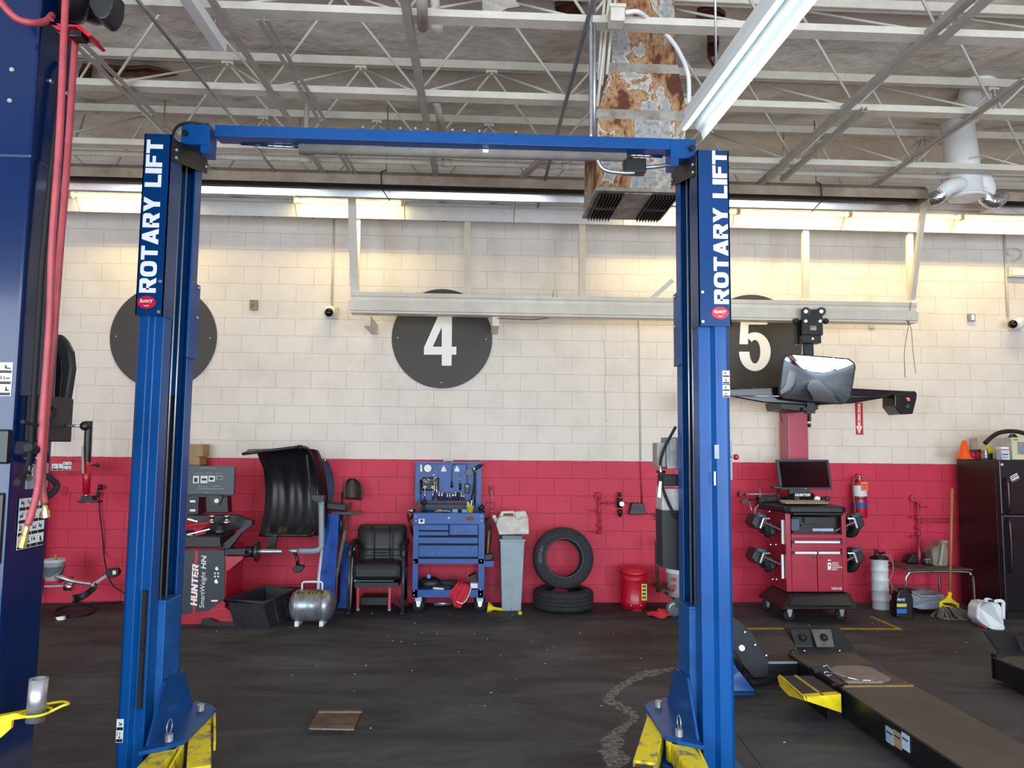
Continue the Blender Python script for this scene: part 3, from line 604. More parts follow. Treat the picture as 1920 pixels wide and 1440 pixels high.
# ================================================================ SIGNS
SIGN = mat('sign_brown_black', '38332f', .5, 0, .04, 3)
def sign(px, py, r, label, ch=None, box=None):
    c = at(px, py, W - .02); rr = r * (c - EYE).dot(RM @ V(0, 0, -1)) / FPX
    t = T('round_sign', label, 'sign', (c.x, W - .02, c.z - rr))
    MB().cyl((c.x, W - .004, c.z), (c.x, W - .016, c.z), rr, n=72).o('disc', SIGN, t)
    for a in range(4): MB().cyl((c.x + .88 * rr * math.sin(a * 1.5708), W - .016, c.z + .88 * rr * math.cos(a * 1.5708)), (c.x + .88 * rr * math.sin(a * 1.5708), W - .02, c.z + .88 * rr * math.cos(a * 1.5708)), .008, n=8).o('screw', CREAM, t)
    Yn_, z_ = W - .0165, .003
    if ch == '4':
        q = lambda pts: [(480 + x / 3, 480 + y / 3) for x, y in pts]
        MB().pprism(q([(1045, 302), (1103, 302), (1100, 617), (1045, 617)]), Yn_ - z_, Yn_).pprism(q([(945, 510), (1127, 510), (1127, 555), (945, 555)]), Yn_ - z_ - .0004, Yn_).pprism(q([(945, 515), (992, 515), (1052, 385), (1052, 302), (1040, 302)]), Yn_ - z_ + .0004, Yn_).o('numeral', LWHITE, t, merge=False)
    if ch == '5':
        q = lambda pts: [(1360 + x / 5.05, 560 + y / 5.05) for x, y in pts]
        m5 = MB().pprism(q([(148, 168), (400, 172), (398, 245), (148, 245)]), Yn_ - z_, Yn_).pprism(q([(148, 168), (222, 168), (214, 432), (134, 430)]), Yn_ - z_ - .0004, Yn_)
        A5 = [R(125 - 305 * i / 28) for i in range(29)]; cx5, cy5 = 280, 502
        for a0, a1 in zip(A5, A5[1:]):
            m5.pprism(q([(cx5 + 150 * math.cos(a0), cy5 - 184 * math.sin(a0)), (cx5 + 150 * math.cos(a1), cy5 - 184 * math.sin(a1)), (cx5 + 52 * math.cos(a1), cy5 - 112 * math.sin(a1)), (cx5 + 52 * math.cos(a0), cy5 - 112 * math.sin(a0))]), Yn_ - z_ + .0004, Yn_)
        m5.o('numeral', LWHITE, t, merge=False)
sign(306, 632, 98, 'large dark round sign half hidden by the left lift column')
sign(829, 634.5, 94, 'large dark round sign with a white numeral four', '4')
sign(1412, 645, 94, 'large dark round sign with the white numeral five', '5')
# ================================================================ WALL DEVICES
def dome(x, y, label, side):
    p = at(x, y, W)
    t = T('dome_camera', label, 'security camera', (p.x, W, p.z - .06))
    MB().px(x - 6, y - 10, x + 16, y + 11, W - .04, W).o('back_box', CREAM, t, bev=.004)
    MB().lathe([(0.001, .12), (.055, .12), (.07, .09), (.07, 0), (0.001, 0)], at(x + 3, y, W - .04), -Y_).o('housing', WHITE, t)
    MB().sph(at(x, y, W - .15), .052, 18).o('dome_lens', mat('black_gloss', '0a0a0b', .06, 0, 0), t)
dome(617, 586, 'small dark dome camera at the end of a conduit left of the rail', 0)
dome(1899, 608, 'dome camera at the right edge below the emergency lamp', 0)
pipe([at(626, 408, W - .02), at(622, 576, W - .02)], .011, 'cream conduit dropping to the left dome camera', CREAM, 'conduit', 'conduit')
pipe([at(1883, 433, W - .02), at(1890, 595, W - .02)], .013, 'cream conduit dropping to the right dome camera', CREAM, 'conduit', 'conduit')
bxx = T('alarm_box', 'small olive square box on the wall left of the left dome camera', 'wall box', at(474, 580, W))
MB().px(468, 562, 482, 581, W - .04, W).o('box_body', mat('olive_plastic', '8f8560', .6), bxx, bev=.003)
MB().cyl(at(474, 573, W - .04), at(474, 573, W - .048), .022).o('round_cap', mat('olive_plastic_dark', '7a7050', .6), bxx)
bxx = T('sensor_box', 'small grey box on the wall between the rail and the right camera', 'wall box', at(1822, 602, W))
MB().px(1817, 588, 1829, 602, W - .04, W).o('box_body', GREYP, bxx, bev=.003)
MB().px(1822, 590, 1827, 600, W - .05, W - .04).o('button_plate', WHITE, bxx)
el = T('emergency_lamp', 'cream emergency lamp fixture at the right edge of the wall', 'lamp', at(1910, 520, W))
MB().px(1893, 500, 1935, 519, W - .09, W).o('housing', CREAM, el, bev=.01)
MB().px(1900, 504, 1932, 516, W - .1, W - .09).o('lens', WHITE, el, bev=.004)
MB().tube(smooth([at(1896, 480, W - .04), at(1888, 470, W - .04), at(1900, 465, W - .04), at(1915, 470, W - .04), at(1912, 485, W - .04), at(1898, 490, W - .04)]), .006, 6).o('wire_loop', CREAM, el)
MB().px(1630, 601, 1640, 615, W - .02, W).o('blank_tab', CREAM, label='tiny cream tab on the wall under the rail right of the trolley', cat='wall plate')
# vertical wall conduits
pipe([at(1199, 598, W - .015), at(1201, 864, W - .015)], .009, 'thin pale conduit dropping from the rail to the red stripe', CREAM, 'conduit', 'conduit')
pipe([at(1201, 866, W - .015), at(1204, 944, W - .015)], .009, 'thin red painted conduit above the black wall box', WRED, 'conduit', 'conduit')
pipe(smooth([at(1132, 636, W - .004), at(1136, 680, W - .004), at(1134, 740, W - .004), at(1137, 792, W - .004)]), .003, 'thin painted wire hanging on the wall right of the number 4 sign', CREAM, 'wire', 'wire', 5)
# extinguisher sign
es = T('extinguisher_sign', 'narrow red sign reading extinguisher with white arrow', 'sign', at(1611, 815, W))
MB().px(1604, 755, 1618, 815, W - .003, W).o('panel', RED, es)
q = [(1611, 814), (1605.5, 799), (1608.5, 799), (1608.5, 757), (1613.5, 757), (1613.5, 799), (1616.5, 799)]
MB().pprism(q, W - .005, W - .003).o('arrow', LWHITE, es)
for i, ch in enumerate('EXTINGUISHER'): ptxt('letter', ch, 1609.6, 761 + i * 3.9, 1612.6, 764.2 + i * 3.9, W - .005, LRED, es)
# ================================================================ TWO-POST LIFT
XLo, XLi, XRi, XRo, YF, YR = -1.79, -1.66, 1.228, 1.395, 4.0, 4.5
ZTOP = 3.44
lift = T('two_post_lift', 'blue two post vehicle lift with overhead beam in the centre', 'vehicle lift', ((XLi + XRi) / 2, 4.25, 0))
def colprof(s, xi, xo, yf, yr, t=.008):
    # channel open towards the middle of the bay; s=+1 when the opening faces +X
    w = abs(xi - xo); P = lambda a, y: (xo + s * a, y)
    out = [P(w, yf + .13), P(w, yf + .03), P(w * .62, yf + .03), P(w * .48, yf), P(.02, yf), P(0, yf + .02), P(0, yr - .02), P(.02, yr), P(w * .48, yr), P(w * .62, yr - .03), P(w, yr - .03), P(w, yr - .13)]
    inn = [P(w - t, yr - .13), P(w - t, yr - .03 - t), P(w * .62 - t * .3, yr - .03 - t), P(w * .48 - t * .3, yr - t), P(.02 + t, yr - t), P(t, yr - .02 - t), P(t, yf + .02 + t), P(.02 + t, yf + t), P(w * .48 - t * .3, yf + t), P(w * .62 - t * .3, yf + .03 + t), P(w - t, yf + .03 + t), P(w - t, yf + .13)]
    return out + inn
def column(s, xi, xo, top, lab):
    p = colprof(s, xi, xo, YF, YR)
    c = MB().prism([(x, y, .012) for x, y in p], (0, 0, top - .012)).o('column', BLUE, lift, lab, bev=.004)
    MB().b(min(xi, xo) - .12, max(xi, xo) + .12, YF - .05, YR + .05, 0, .014).o('base_plate', BLUE, c)
    return c
cL = column(1, XLi, XLo, ZTOP - .03, 'left blue column with white lettering')
cR = column(-1, XRi, XRo, ZTOP - .03, 'right blue column with white lettering')
# lettered cover plates on the fronts
def cover(col, s, xi, xo, ybot, ytop, pxx):
    z0 = at(pxx, ybot, YF).z; z1 = ZTOP
    a, b_ = min(xi, xo), max(xi, xo)
    k = MB().b(a - .006, b_ + .006, YF - .010, YF - .004, z0, z1).b(b_ if s > 0 else a - .006, b_ + .006 if s > 0 else a, YF - .01, YF + .13, z0, z1).b(a - .006 if s > 0 else b_, a if s > 0 else b_ + .006, YF - .01, YF + .5, z0, z1).o('cover_plate', SHBLUE, col, merge=False)
    return z0, z1, k
zL0, zL1, kL = cover(cL, 1, XLi, XLo, 592, 250, 290)
zR0, zR1, kR = cover(cR, -1, XRi, XRo, 612, 275, 1345)
def lettering(k, x0, x1, ya, yb, pxx):
    za, zb = at(pxx, ya, YF - .011).z, at(pxx, yb, YF - .011).z
    blocktext('lettering', 'ROTARY LIFT', (x1, YF - .010, za), (0, 0, zb - za), (x0 - x1, 0, 0), LWHITE, k)
cxl = (at(293, 262, YF).x + at(278, 549, YF).x) / 2; cxr = (at(1349, 283, YF).x + at(1350, 570, YF).x) / 2
lettering(kL, cxl - .043, cxl + .043, 549, 262, 285)
lettering(kR, cxr - .041, cxr + .041, 570, 283, 1352)
def badge(k, cx, cy, rx=.048, rz=.034):
    c = at(cx, cy, YF - .011); n = 40
    e = MB().prism([(c.x + rx * math.cos(2 * math.pi * i / n), YF - .0125, c.z + rz * math.sin(2 * math.pi * i / n)) for i in range(n)], (0, -.0012, 0)).o('badge', LRED, k)
    txt('badge_word', 'Rotary', (c.x - rx * .72, YF - .0138, c.z - .010), (rx * 1.4, 0, .006), (0, 0, .026), LWHITE, e, off=.02, shear=.2, lift=.0008)
    MB().tube([(c.x + rx * .55 * t, YF - .0145, c.z - .019 + .010 * t * t) for t in [i / 8 - .5 for i in range(9)]] , .0022, 6).o('badge_swoosh', LWHITE, e)
badge(kL, 275, 567); badge(kR, 1350, 587)
bolts(lift, [(XLi - .012, YF - .012, at(311, y, YF).z) for y in (529, 586)] + [(XRi + .012, YF - .012, at(1310, y, YF).z) for y in (549, 604)], .011)
# rear flange stiffener sleeves
for s, xi, ysl, xx in ((1, XLi, 536, 362), (-1, XRi, 553, 1275)):
    zt = at(xx, ysl, YR).z; zb_ = .2
    MB().b(xi + s * .0 - (0 if s > 0 else 0), xi + s * .012, YR - .16, YR - .005, zt - .45, zt).o('flange_sleeve', BLUE, lift, bev=.003)
    bolts(lift, [(xi + s * .012, YR - .05, at(xx, y, YR).z) for y in (ysl + 7, ysl + 62)], .011, d=V(s, 0, 0))
# carriages with arm yokes
def carriage(s, xi, xo, zt, lab):
    q = MB().b(xi - s * .11, xi + s * .035, YF + .14, YR - .14, .14, zt - .01).b(xi - s * .11, xi + s * .035, YF + .14, YF + .15, zt - .02, zt).o('carriage', mat('carriage_blue', '08569a', .45, 0, .2, 5), lift, lab, bev=.004, merge=False)
    zy = .27
    # sloping web plate and flat yoke plate
    x1 = xi + s * .04
    MB().prism([(x1, YF - .04, zy), (x1, YR + .06, zy), (x1, YR - .10, zy + .24), (x1, YF + .14, zy + .26)], (s * .012, 0, 0)).o('web_plate', BLUE, q)
    n = 10; pts = [(x1, YF - .10, zy)] + [(x1 + s * (.13 * math.sin(i / n * math.pi)) ** .5 * .5 if 0 else x1 + s * .17 * min(1, 2.2 * math.sin(i / n * math.pi)), YF - .12 + (YR - YF + .26) * i / n, zy) for i in range(n + 1)] + [(x1, YR + .14, zy)]
    MB().prism(pts, (0, 0, -.02)).o('yoke_plate', BLUE, q, bev=.003)
    MB().prism([(a, b_, .125) for a, b_, c in pts], (0, 0, -.02)).o('lower_yoke_plate', BLUE, q)
    for yy in (YF + .02, YR - .04):
        MB().cyl((x1 + s * .09, yy, .09), (x1 + s * .09, yy, zy + .035), .02).o('pivot_pin', STEEL, q)
    MB().tube([(x1 + s * .09 + .0, YF + .02 + .035 * math.cos(a), zy + .07 + .035 * math.sin(a)) for a in [i * math.pi / 8 for i in range(16)]], .0035, 6, closed=True).o('pull_ring', STEEL, q)
    return q, x1, zy
qL, x1L, zy = carriage(1, XLi, XLo, at(318, 1125, 4.15).z, None)
qR, x1R, _ = carriage(-1, XRi, XRo, at(1304, 1137, 4.15).z, None)
def arm(s, x, y, dx, dy, lab, par, m=WORNY):
    a = V(x + s * .09, y, .20); d = V(dx, dy, 0).normalized()
    q = MB().bar(a - d * .03, a + d * .75, .11, .10).o('swing_arm', m, par, lab, bev=.006)
    MB().cyl(a - Z_ * .05, a + Z_ * .05, .07, n=20).o('arm_hub', m, q)
    MB().bar(a + d * .7, a + d * 1.05, .085, .075).o('arm_extension', BLACK, q)
    e = a + d * 1.0
    MB().cyl(e + Z_ * .03, e + Z_ * .10, .055, n=18).o('lift_pad', RUBBER, q)
    MB().prism([a + d * .02 + V(-d.y, d.x, 0) * .07 + Z_ * -.05, a + d * .3 + V(-d.y, d.x, 0) * .07 + Z_ * -.05, a + d * .3 + V(-d.y, d.x, 0) * .07 + Z_ * .0, a + d * .02 + V(-d.y, d.x, 0) * .07 + Z_ * .055], V(-d.y, d.x, 0) * .012).o('arm_gusset', m, q)
arm(1, x1L, YF + .02, .05, -1, 'worn yellow arm', lift); arm(1, x1L, YR - .04, .35, -1, 'worn yellow arm', lift)
arm(-1, x1R, YF + .02, -.02, -1, 'worn yellow arm', lift); arm(-1, x1R, YR - .04, -.35, -1, 'worn yellow arm', lift)
# lifting cables and chains in the open channels
for s, xi in ((1, XLi), (-1, XRi)):
    for k, yy in enumerate((YF + .18, YF + .26)):
        MB().cyl((xi - s * .012, yy, .9), (xi - s * .012, yy, ZTOP - .06), .006, n=6).o('lift_cable', STEEL, lift)
    MB().b(xi - s * .09, xi - s * .05, YF + .15, YR - .15, .9, 2.05).o('latch_rack', BLACK, lift)
    MB().cyl((xi - s * .07, YF + .24, .7), (xi - s * .07, YF + .24, 2.0), .03).o('hydraulic_cylinder', DARKT, lift)
for pz in ((297, 1108, 1217), (289, 1219, 1330)):
    z1, z0 = at(pz[0], pz[1], YF).z, at(pz[0] - 4, pz[2], YF).z
    MB().b(XLi - .03, XLi - .012, YF + .002, YF + .03, z0, z1).o('rubber_strip', RUBBER, lift, 'black rubber bumper strip')
sticker(lift, (XLo + .006, YF - .001, at(228, 1392, YF).z), (.035, 0, 0), (0, 0, at(228, 1348, YF).z - at(228, 1392, YF).z), 2, 1)
for ya, yb in ((695, 720), (722, 745)): sticker(lift, (XRo - .045, YF - .001, at(1361, yb, YF).z), (.04, 0, 0), (0, 0, at(1361, ya, YF).z - at(1361, yb, YF).z), 2, 1)
MB().b(XRo - .095, XRo - .07, YF - .0, YF - .003, at(1334, 860, YF).z, at(1334, 834, YF).z).o('faded_sticker', mat('faded_label', '9aa5ae', .6), lift)
MB().b(XRo - .1, XRo - .09, YF - .0, YF - .003, at(1334, 910, YF).z, at(1334, 884, YF).z).o('torn_sticker', PAPER, lift)
# overhead beam
ym = 4.25
zb0 = at(860, 268.5, ym - .055).z; zb1 = at(860, 247.5, ym - .055).z; ze0 = at(360, 269, ym - .07).z; ze1 = at(360, 235, ym - .07).z + .012
bm_ = MB().b(-1.5, XRi - .1, ym - .055, ym + .055, zb0, zb1).o('crossbeam', BLUE, lift, bev=.003)
MB().b(.0 - .55, .0, ym - .06, ym + .06, zb0 - .004, zb1 - .03).o('beam_splice', BLUE, bm_)
for s, xi in ((1, XLi), (-1, XRi)):
    xe = at(338, 252, ym - .07).x if s > 0 else at(1306, 270, ym - .07).x; xm = at(392, 252, ym - .07).x if s > 0 else at(1258, 270, ym - .07).x
    MB().b(xe, xm, ym - .06, ym + .06, ze0, ze1).o('beam_end_box', BLUE, lift, bev=.004)
    MB().b(xm - s * .05, xm + s * .0, ym - .055, ym + .055, ze0 - .045, ze0).o('pulley_housing', BLUE, lift)
    zf1, zf0, zr1_, zr0_ = at(318, 262, YF).z, at(318, 302, YF).z, at(385, 285, YR).z, at(385, 325, YR).z
    X0 = xi + s * .008
    bp = MB().prism([(X0, YF - .014, zf0), (X0, YF - .014, zf1), (X0, YR + .01, zr1_), (X0, YR + .01, zr0_)], (s * .006, 0, 0)).o('corner_bracket', BLACK, lift, 'black bolted corner plate')
    for yy, zz_ in ((YF + .03, zf1 - .045), (YF + .03, zf0 + .03), (YR - .03, zr1_ - .05), (YR - .03, zr0_ + .03), (YR - .1, zr1_ - .05)):
        MB().cyl((X0 + s * .006, yy, zz_), (X0 + s * .018, yy, zz_), .011, n=6).o('bolt', STEEL, bp)
    MB().cyl((xe + s * .03, ym - .07, (ze0 + ze1) / 2), (xe + s * .03, ym - .085, (ze0 + ze1) / 2), .016).o('pivot_bolt', BLACK, lift)
bolts(bm_, [(at(x, 252, ym).x, ym - .07, at(x, y, ym).z) for x, y in ((684, 249), (753, 251), (781, 251), (803, 253), (849, 254), (871, 255), (899, 256), (966, 258))], .008)
pb = T('padded_shutoff_bar', 'grey padded shutoff bar hanging just below the blue beam', 'bar', at(860, 285, 4.4))
MB().cyl(at(562, 278, 4.3), at(1173, 292, 4.3), .035, n=14).o('foam_sleeve', mat('grey_foam', '8b837b', .8, 0, .15, 6), pb)
MB().cyl(at(452, 270, 4.3), at(566, 277, 4.3), .008).o('bar_rod', CHROME, pb)
MB().cyl(at(452, 264, 4.3), at(453, 270, 4.3), .012).o('rod_tip', STEEL, pb)
MB().cyl(at(1170, 290, 4.3), at(1242, 294, 4.3), .008).o('bar_rod', CHROME, pb)
MB().px(905, 280, 916, 286, 4.262, 4.264).o('small_label', LWHITE, pb)
sw = MB().px(1172, 296, 1212, 322, 4.28, 4.36).o('limit_switch', BLACK, lift, 'black limit switch box', bev=.006)
MB().px(1176, 273, 1186, 300, 4.3, 4.31).o('switch_bracket', BLACK, sw)
P = smooth([at(1120, 300, 4.3), at(1133, 318, 4.3), at(1165, 324, 4.3), at(1190, 324, 4.3)], 14)
MB().tube(P, [.012 + .002 * (i % 2) for i in range(len(P))]).o('flexible_conduit', STEEL, sw)
P = smooth([at(1210, 314, 4.3), at(1235, 312, 4.3), at(1262, 307, 4.3)], 14)
MB().tube(P, [.012 + .002 * (i % 2) for i in range(len(P))]).o('flexible_conduit', STEEL, sw)
MB().tube(smooth([at(322, 262, 4.1), at(330, 240, 4.15), at(352, 230, 4.2), at(392, 234, 4.25)]), .008).o('hydraulic_line', BLACK, lift)
# power unit behind the right column
ALUM = mat('cast_aluminium', '9b9a98', .5, .5, .15, 15)
Yp = 4.55
pu = MB().px(1251, 820, 1290, 880, Yp, Yp + .16).o('motor', ALUM, lift, 'grey finned electric motor', bev=.006)
for i in range(4): MB().px(1250 + i * 6, 828, 1252 + i * 6, 872, Yp - .012, Yp).o('cooling_fin', ALUM, pu)
MB().px(1232, 830, 1249, 876, Yp + .02, Yp + .14).o('terminal_box', mat('terminal_grey', '9a958d', .5), pu, bev=.004)
MB().px(1243, 890, 1290, 911, Yp, Yp + .14).o('pump_block', DARKT, pu, bev=.005)
MB().cyl(at(1231, 884, Yp + .03), at(1247, 885, Yp + .03), .009).o('release_lever', BLACK, pu)
MB().px(1241, 916, 1290, 958, Yp, Yp + .15).o('reservoir_top', mat('reservoir_white', 'bdbab2', .5), pu, bev=.01)
MB().pprism([(1241, 957), (1290, 957), (1290, 1072), (1243, 1065)], Yp - .002, Yp + .16).o('reservoir_tank', DARKP, pu)
MB().tube(smooth([at(1267, 800, Yp - .03), at(1246, 840, Yp - .03), at(1238, 870, Yp - .03), at(1240, 905, Yp - .03), at(1252, 940, Yp - .03), at(1268, 972, Yp - .03)]), .009).o('hydraulic_hose', RUBBER, pu)
MB().tube([at(1238, 872, Yp - .035), at(1240, 895, Yp - .035)], .012).o('hose_fitting', CHROME, pu)
MB().pprism([(1236, 902), (1241, 903), (1239, 934), (1233, 932)], Yp - .04, Yp - .038).o('hanging_tag', LWHITE, pu)
kn = MB().px(1366, 826, 1373, 900, 4.3, 4.34).o('latch_cover', GREYP, lift)
MB().cyl(at(1370, 856, 4.3), at(1378, 857, 4.3), .006).o('latch_rod', STEEL, kn)
MB().sph(at(1380, 857, 4.3), .018).o('latch_knob', RED, kn, 'round red knob')
# yellow chipped anchor wedge near base
# ================================================================ TALL NAVY COLUMN AT LEFT
Xn = -1.79; Yn0, Yn1 = 3.0, 3.28
tc = T('navy_lift_column', 'tall dark navy lift column at the left edge with red hoses', 'vehicle lift', (Xn - .25, 3.14, 0))
q0 = at(62, 300, Yn0)
MB().b(Xn - .9, Xn, Yn0, Yn1, .012, 4.2).o('column_body', DBLUE, tc, bev=.012)
zs_ = at(30, 296, Yn0).z
MB().b(Xn - .9, Xn + .004, Yn0 - .004, Yn1 + .004, zs_, 4.2).o('upper_sleeve', DBLUE, tc, bev=.012)
MB().b(Xn - 1.0, Xn + .08, Yn0 - .08, Yn1 + .08, 0, .014).o('base_plate', DBLUE, tc)
bolts(tc, [at(24, 132, Yn0 - .004), at(20, 190, Yn0 - .004)], .011)
def sd(x, y): # point on the side face seen at pixel x,y
    d = ray(x, y); return EYE + d * ((Xn + .004 - EYE.x) / d.x)
bolts(tc, [sd(93, 152), sd(122, 175), sd(110, 61)], .011, d=V(1, 0, 0))
# mirrored lettering seen in the gloss is a real reflection; control box and lever
bx_ = MB()
a = sd(52, 743); b_ = sd(104, 830)
cb = MB().b(Xn, Xn + .07, a.y, b_.y, at(104, 828, 3.1).z, at(60, 742, 3.1).z).o('latch_box', DARKP, tc, bev=.004)
lv = sd(95, 798)
MB().cyl((Xn + .07, lv.y, lv.z), (Xn + .135, lv.y, lv.z), .006).o('lever_rod', STEEL, cb)
MB().sph((Xn + .145, lv.y, lv.z), .02).o('lever_knob', BLACK, cb)
for (x0, y0, x1, y1, nm, m) in ((52, 870, 88, 917, 'grey_plate', GREYP),):
    a = sd(x0, y0); b_ = sd(x1, y1); MB().b(Xn, Xn + .006, a.y, b_.y, sd(x0, y1).z, sd(x0, y0).z).o(nm, m, tc)
a, b_ = sd(30, 1035), sd(80, 1020); z0, z1 = sd(40, 1030).z, sd(40, 935).z
sticker(tc, (Xn + .004, a.y, z0), (0, b_.y - a.y, 0), (0, 0, z1 - z0), 4, 4)
a, b_ = at(-30, 742, Yn0), at(25, 680, Yn0)
sticker(tc, (a.x, Yn0 - .001, a.z), (b_.x - a.x, 0, 0), (0, 0, b_.z - a.z), 3, 2)
def sdt(pts, out): return [sd(x, y) + V(o, 0, 0) for (x, y), o in zip(pts, out)]
MB().tube(smooth(sdt([(112, 118), (102, 150), (84, 300), (66, 480), (55, 650), (44, 820), (26, 882), (-10, 905)], [.02, .03, .03, .03, .03, .03, .05, .08])), .012, 10).o('black_hose', RUBBER, tc)
MB().tube(smooth(sdt([(-10, 838), (30, 848), (66, 860)], [.12, .1, .04])), .016, 10).o('black_hose', RUBBER, tc)
MB().cyl(sd(64, 859) + V(.0, 0, 0), sd(64, 859) + V(.035, 0, 0), .022, n=6).o('hose_nut', CHROME, tc)
MB().tube(smooth(sdt([(-10, 790), (30, 797), (60, 775), (78, 745)], [.1, .1, .09, .02])), .007, 8).o('black_cable', RUBBER, tc)
MB().tube(smooth([sd(84, 892), sd(90, 898) + V(.015, 0, 0), sd(93, 912) + V(.025, .01, 0), sd(88, 928) + V(.015, 0, 0), sd(78, 932)]), .013, 8).o('black_hose', RUBBER, tc)
MB().tube(smooth(sdt([(16, 896), (24, 888), (31, 876)], [.075, .06, .05])), .014, 8).o('hose_fitting', CHROME, tc)
MB().px(-12, 805, 14, 870, Yn0 - .03, Yn0).o('motor_switch', BLACK, tc, 'black switch block', bev=.008)
MB().px(-40, 925, 2, 1060, Yn0 - .02, Yn0).o('side_box', BLACK, tc, bev=.008)
# adapter holder and steel tube
hz = at(30, 1338, 2.9)
ah = T('adapter_holder', 'yellow wire bracket holding a steel tube on the tall navy column', 'bracket', hz)
def ringy(c, r, name):
    MB().tube([c + V(r * math.cos(a), r * math.sin(a), 0) for a in [i * math.pi / 12 for i in range(24)]], .005, 6, closed=True).o(name, YEL, ah)
ct = at(68, 1335, 2.95)
ringy(ct, .05, 'ring'); 
MB().tube(smooth([ct + V(.05, 0, 0), ct + V(.09, 0, .02), ct + V(.1, .03, .02), ct + V(.04, .08, .01), ct + V(-.05, .05, 0)]), .005, 6).o('wire_loop', YEL, ah)
MB().pprism([(-20, 1352), (22, 1338), (52, 1338), (52, 1346), (22, 1350), (20, 1366), (0, 1384), (-20, 1384)], 2.93, 2.945).o('bracket_plate', YEL, ah)
MB().prism([at(-20, 1350, 2.94), at(24, 1336, 2.94), at(52, 1336, 2.94)] + [at(52, 1336, 2.94) + V(0, .05, 0), at(-20, 1350, 2.94) + V(0, .06, 0)], (0, 0, -.004)).o('shelf_plate', YEL, ah)
tp, tb = at(73, 1272, 2.95), at(66, 1352, 2.95)
MB().lathe([(.026, (tp - tb).length), (.032, (tp - tb).length), (.032, 0), (.026, 0), (.026, (tp - tb).length)], tb, tp - tb, 24).o('steel_tube_adapter', STEEL, label='grey steel tube standing in the yellow wire bracket', cat='lift adapter')
# hose reel at the top
hr = T('hose_reel', 'black hose reels on a red bracket at the top left with two red hoses', 'hose reel', sd(110, 60))
Yq = 2.96
MB().pprism([(88, 26), (96, 40), (146, 44), (172, 66), (165, 68), (142, 50), (118, 50), (96, 46), (108, 56), (118, 56)], Yq, Yq + .12).o('bracket', RED, hr)
MB().prism([at(96, 40, Yq), at(146, 44, Yq), at(146, 44, Yq) + V(.02, .14, 0), at(100, 40, Yq) + V(0, .14, 0)], (0, 0, -.006)).o('bracket_plate', RED, hr)
def reel(x, y, r, Y, w, dark=BLACK):
    c = at(x, y, Y); MB().lathe([(.02, 0), (r * .9, 0), (r, .02), (r, w - .02), (r * .9, w), (.02, w)], c, V(.75, .66, 0), 32).o('reel_drum', dark, hr)
reel(112, -26, .13, 3.06, .1); reel(152, -20, .12, 3.10, .10)
MB().pprism([(166, -20), (214, -20), (212, 10), (206, 24), (198, 34), (188, 35), (176, 27), (166, 8)], Yq + .02, Yq + .12).o('motor_cover', DARKP, hr, bev=.006)
MB().px(128, 56, 152, 68, Yq, Yq + .06).o('hose_guide', BLACK, hr, bev=.004)
def rh(pts, Ys, name='air_hose'):
    return MB().tube(smooth([at(x, y, Y) for (x, y), Y in zip(pts, Ys)], 5), .0135, 12).o(name, HOSE, hr)
h1 = rh([(124, -20), (120, 60), (112, 250), (98, 450), (93, 600), (82, 760), (76, 860), (70, 920), (60, 960), (52, 985)], [2.9, 2.9, 2.9, 2.92, 2.95, 2.97, 2.97, 2.96, 2.95, 2.94])
h2 = rh([(142, 62), (136, 150), (124, 330), (112, 480), (103, 600), (88, 760), (80, 870), (80, 920), (84, 945)], [3.04, 3.04, 3.02, 3.0, 2.99, 3.0, 3.0, 3.0, 3.0])
rh([(-20, -30), (2, 5), (30, 34), (60, 43), (85, 40), (98, 28)], [2.85, 2.86, 2.88, 2.9, 2.95, 3.0], 'loose_hose_loop')
for (a, b_, Y, par) in (((51, 987), (40, 1028), 2.93, h1), ((84, 947), (86, 972), 2.99, h2)):
    p, q = at(*a, Y), at(*b_, Y); MB().lathe([(.008, 0), (.011, .01), (.011, (q - p).length * .4), (.016, (q - p).length * .42), (.016, (q - p).length * .95), (.006, (q - p).length)], p, q - p, 8, False).o('brass_coupler', BRASS, par)
# ================================================================ BACK LEFT: TYRE CHANGER
ty = T('tire_changer', 'red tyre changer mostly hidden behind the tall navy column', 'tire changer', at(60, 1120, 8.3))
Ya = 8.2
MB().px(60, 868, 163, 884, Ya, Ya + .1).o('swing_arm', RED, ty, bev=.004)
sticker(ty, at(97, 882, Ya - .001), (at(117, 882, Ya).x - at(97, 882, Ya).x, 0, 0), (0, 0, .07), 1, 2); sticker(ty, at(117.5, 882, Ya - .001), (.085, 0, 0), (0, 0, .09), 2, 2)
p = lambda x, y, Y=Ya - .05: at(x, y, Y)
MB().cyl(p(163, 866), p(162, 926), .045, .035, 18).o('arm_sleeve', RED, ty)
P = [p(166.5, 790) * (1 - t) + p(163, 868) * t for t in [i / 44 for i in range(45)]]
MB().tube(P, [.034 + .010 * (i % 2) for i in range(45)], 12).o('threaded_column', mat('oily_steel', '3c3b38', .35, .7), ty)
MB().cyl(p(166.5, 789), p(166.5, 793), .034, n=8).o('column_cap', STEEL, ty)
MB().bar(p(155, 836, Ya - .12), p(156, 888, Ya - .12), .022, .022).o('lock_handle', GREYS, ty, bev=.006)
MB().cyl(p(172, 872), p(180, 872), .008).sph(p(183, 872), .02).o('clamp_knob', BLACK, ty)
MB().cyl(p(162, 926), p(162, 931), .022).o('chrome_collar', CHROME, ty)
MB().pprism([(144, 940), (150, 938), (152, 930), (172, 930), (174, 938), (184, 939), (183, 943), (170, 943), (165, 940), (158, 941), (150, 944)], Ya - .1, Ya + .0).o('mount_head', BLACK, ty)
MB().px(-60, 884, 40, 1125, 8.25, 8.7).o('machine_body', RED, ty)
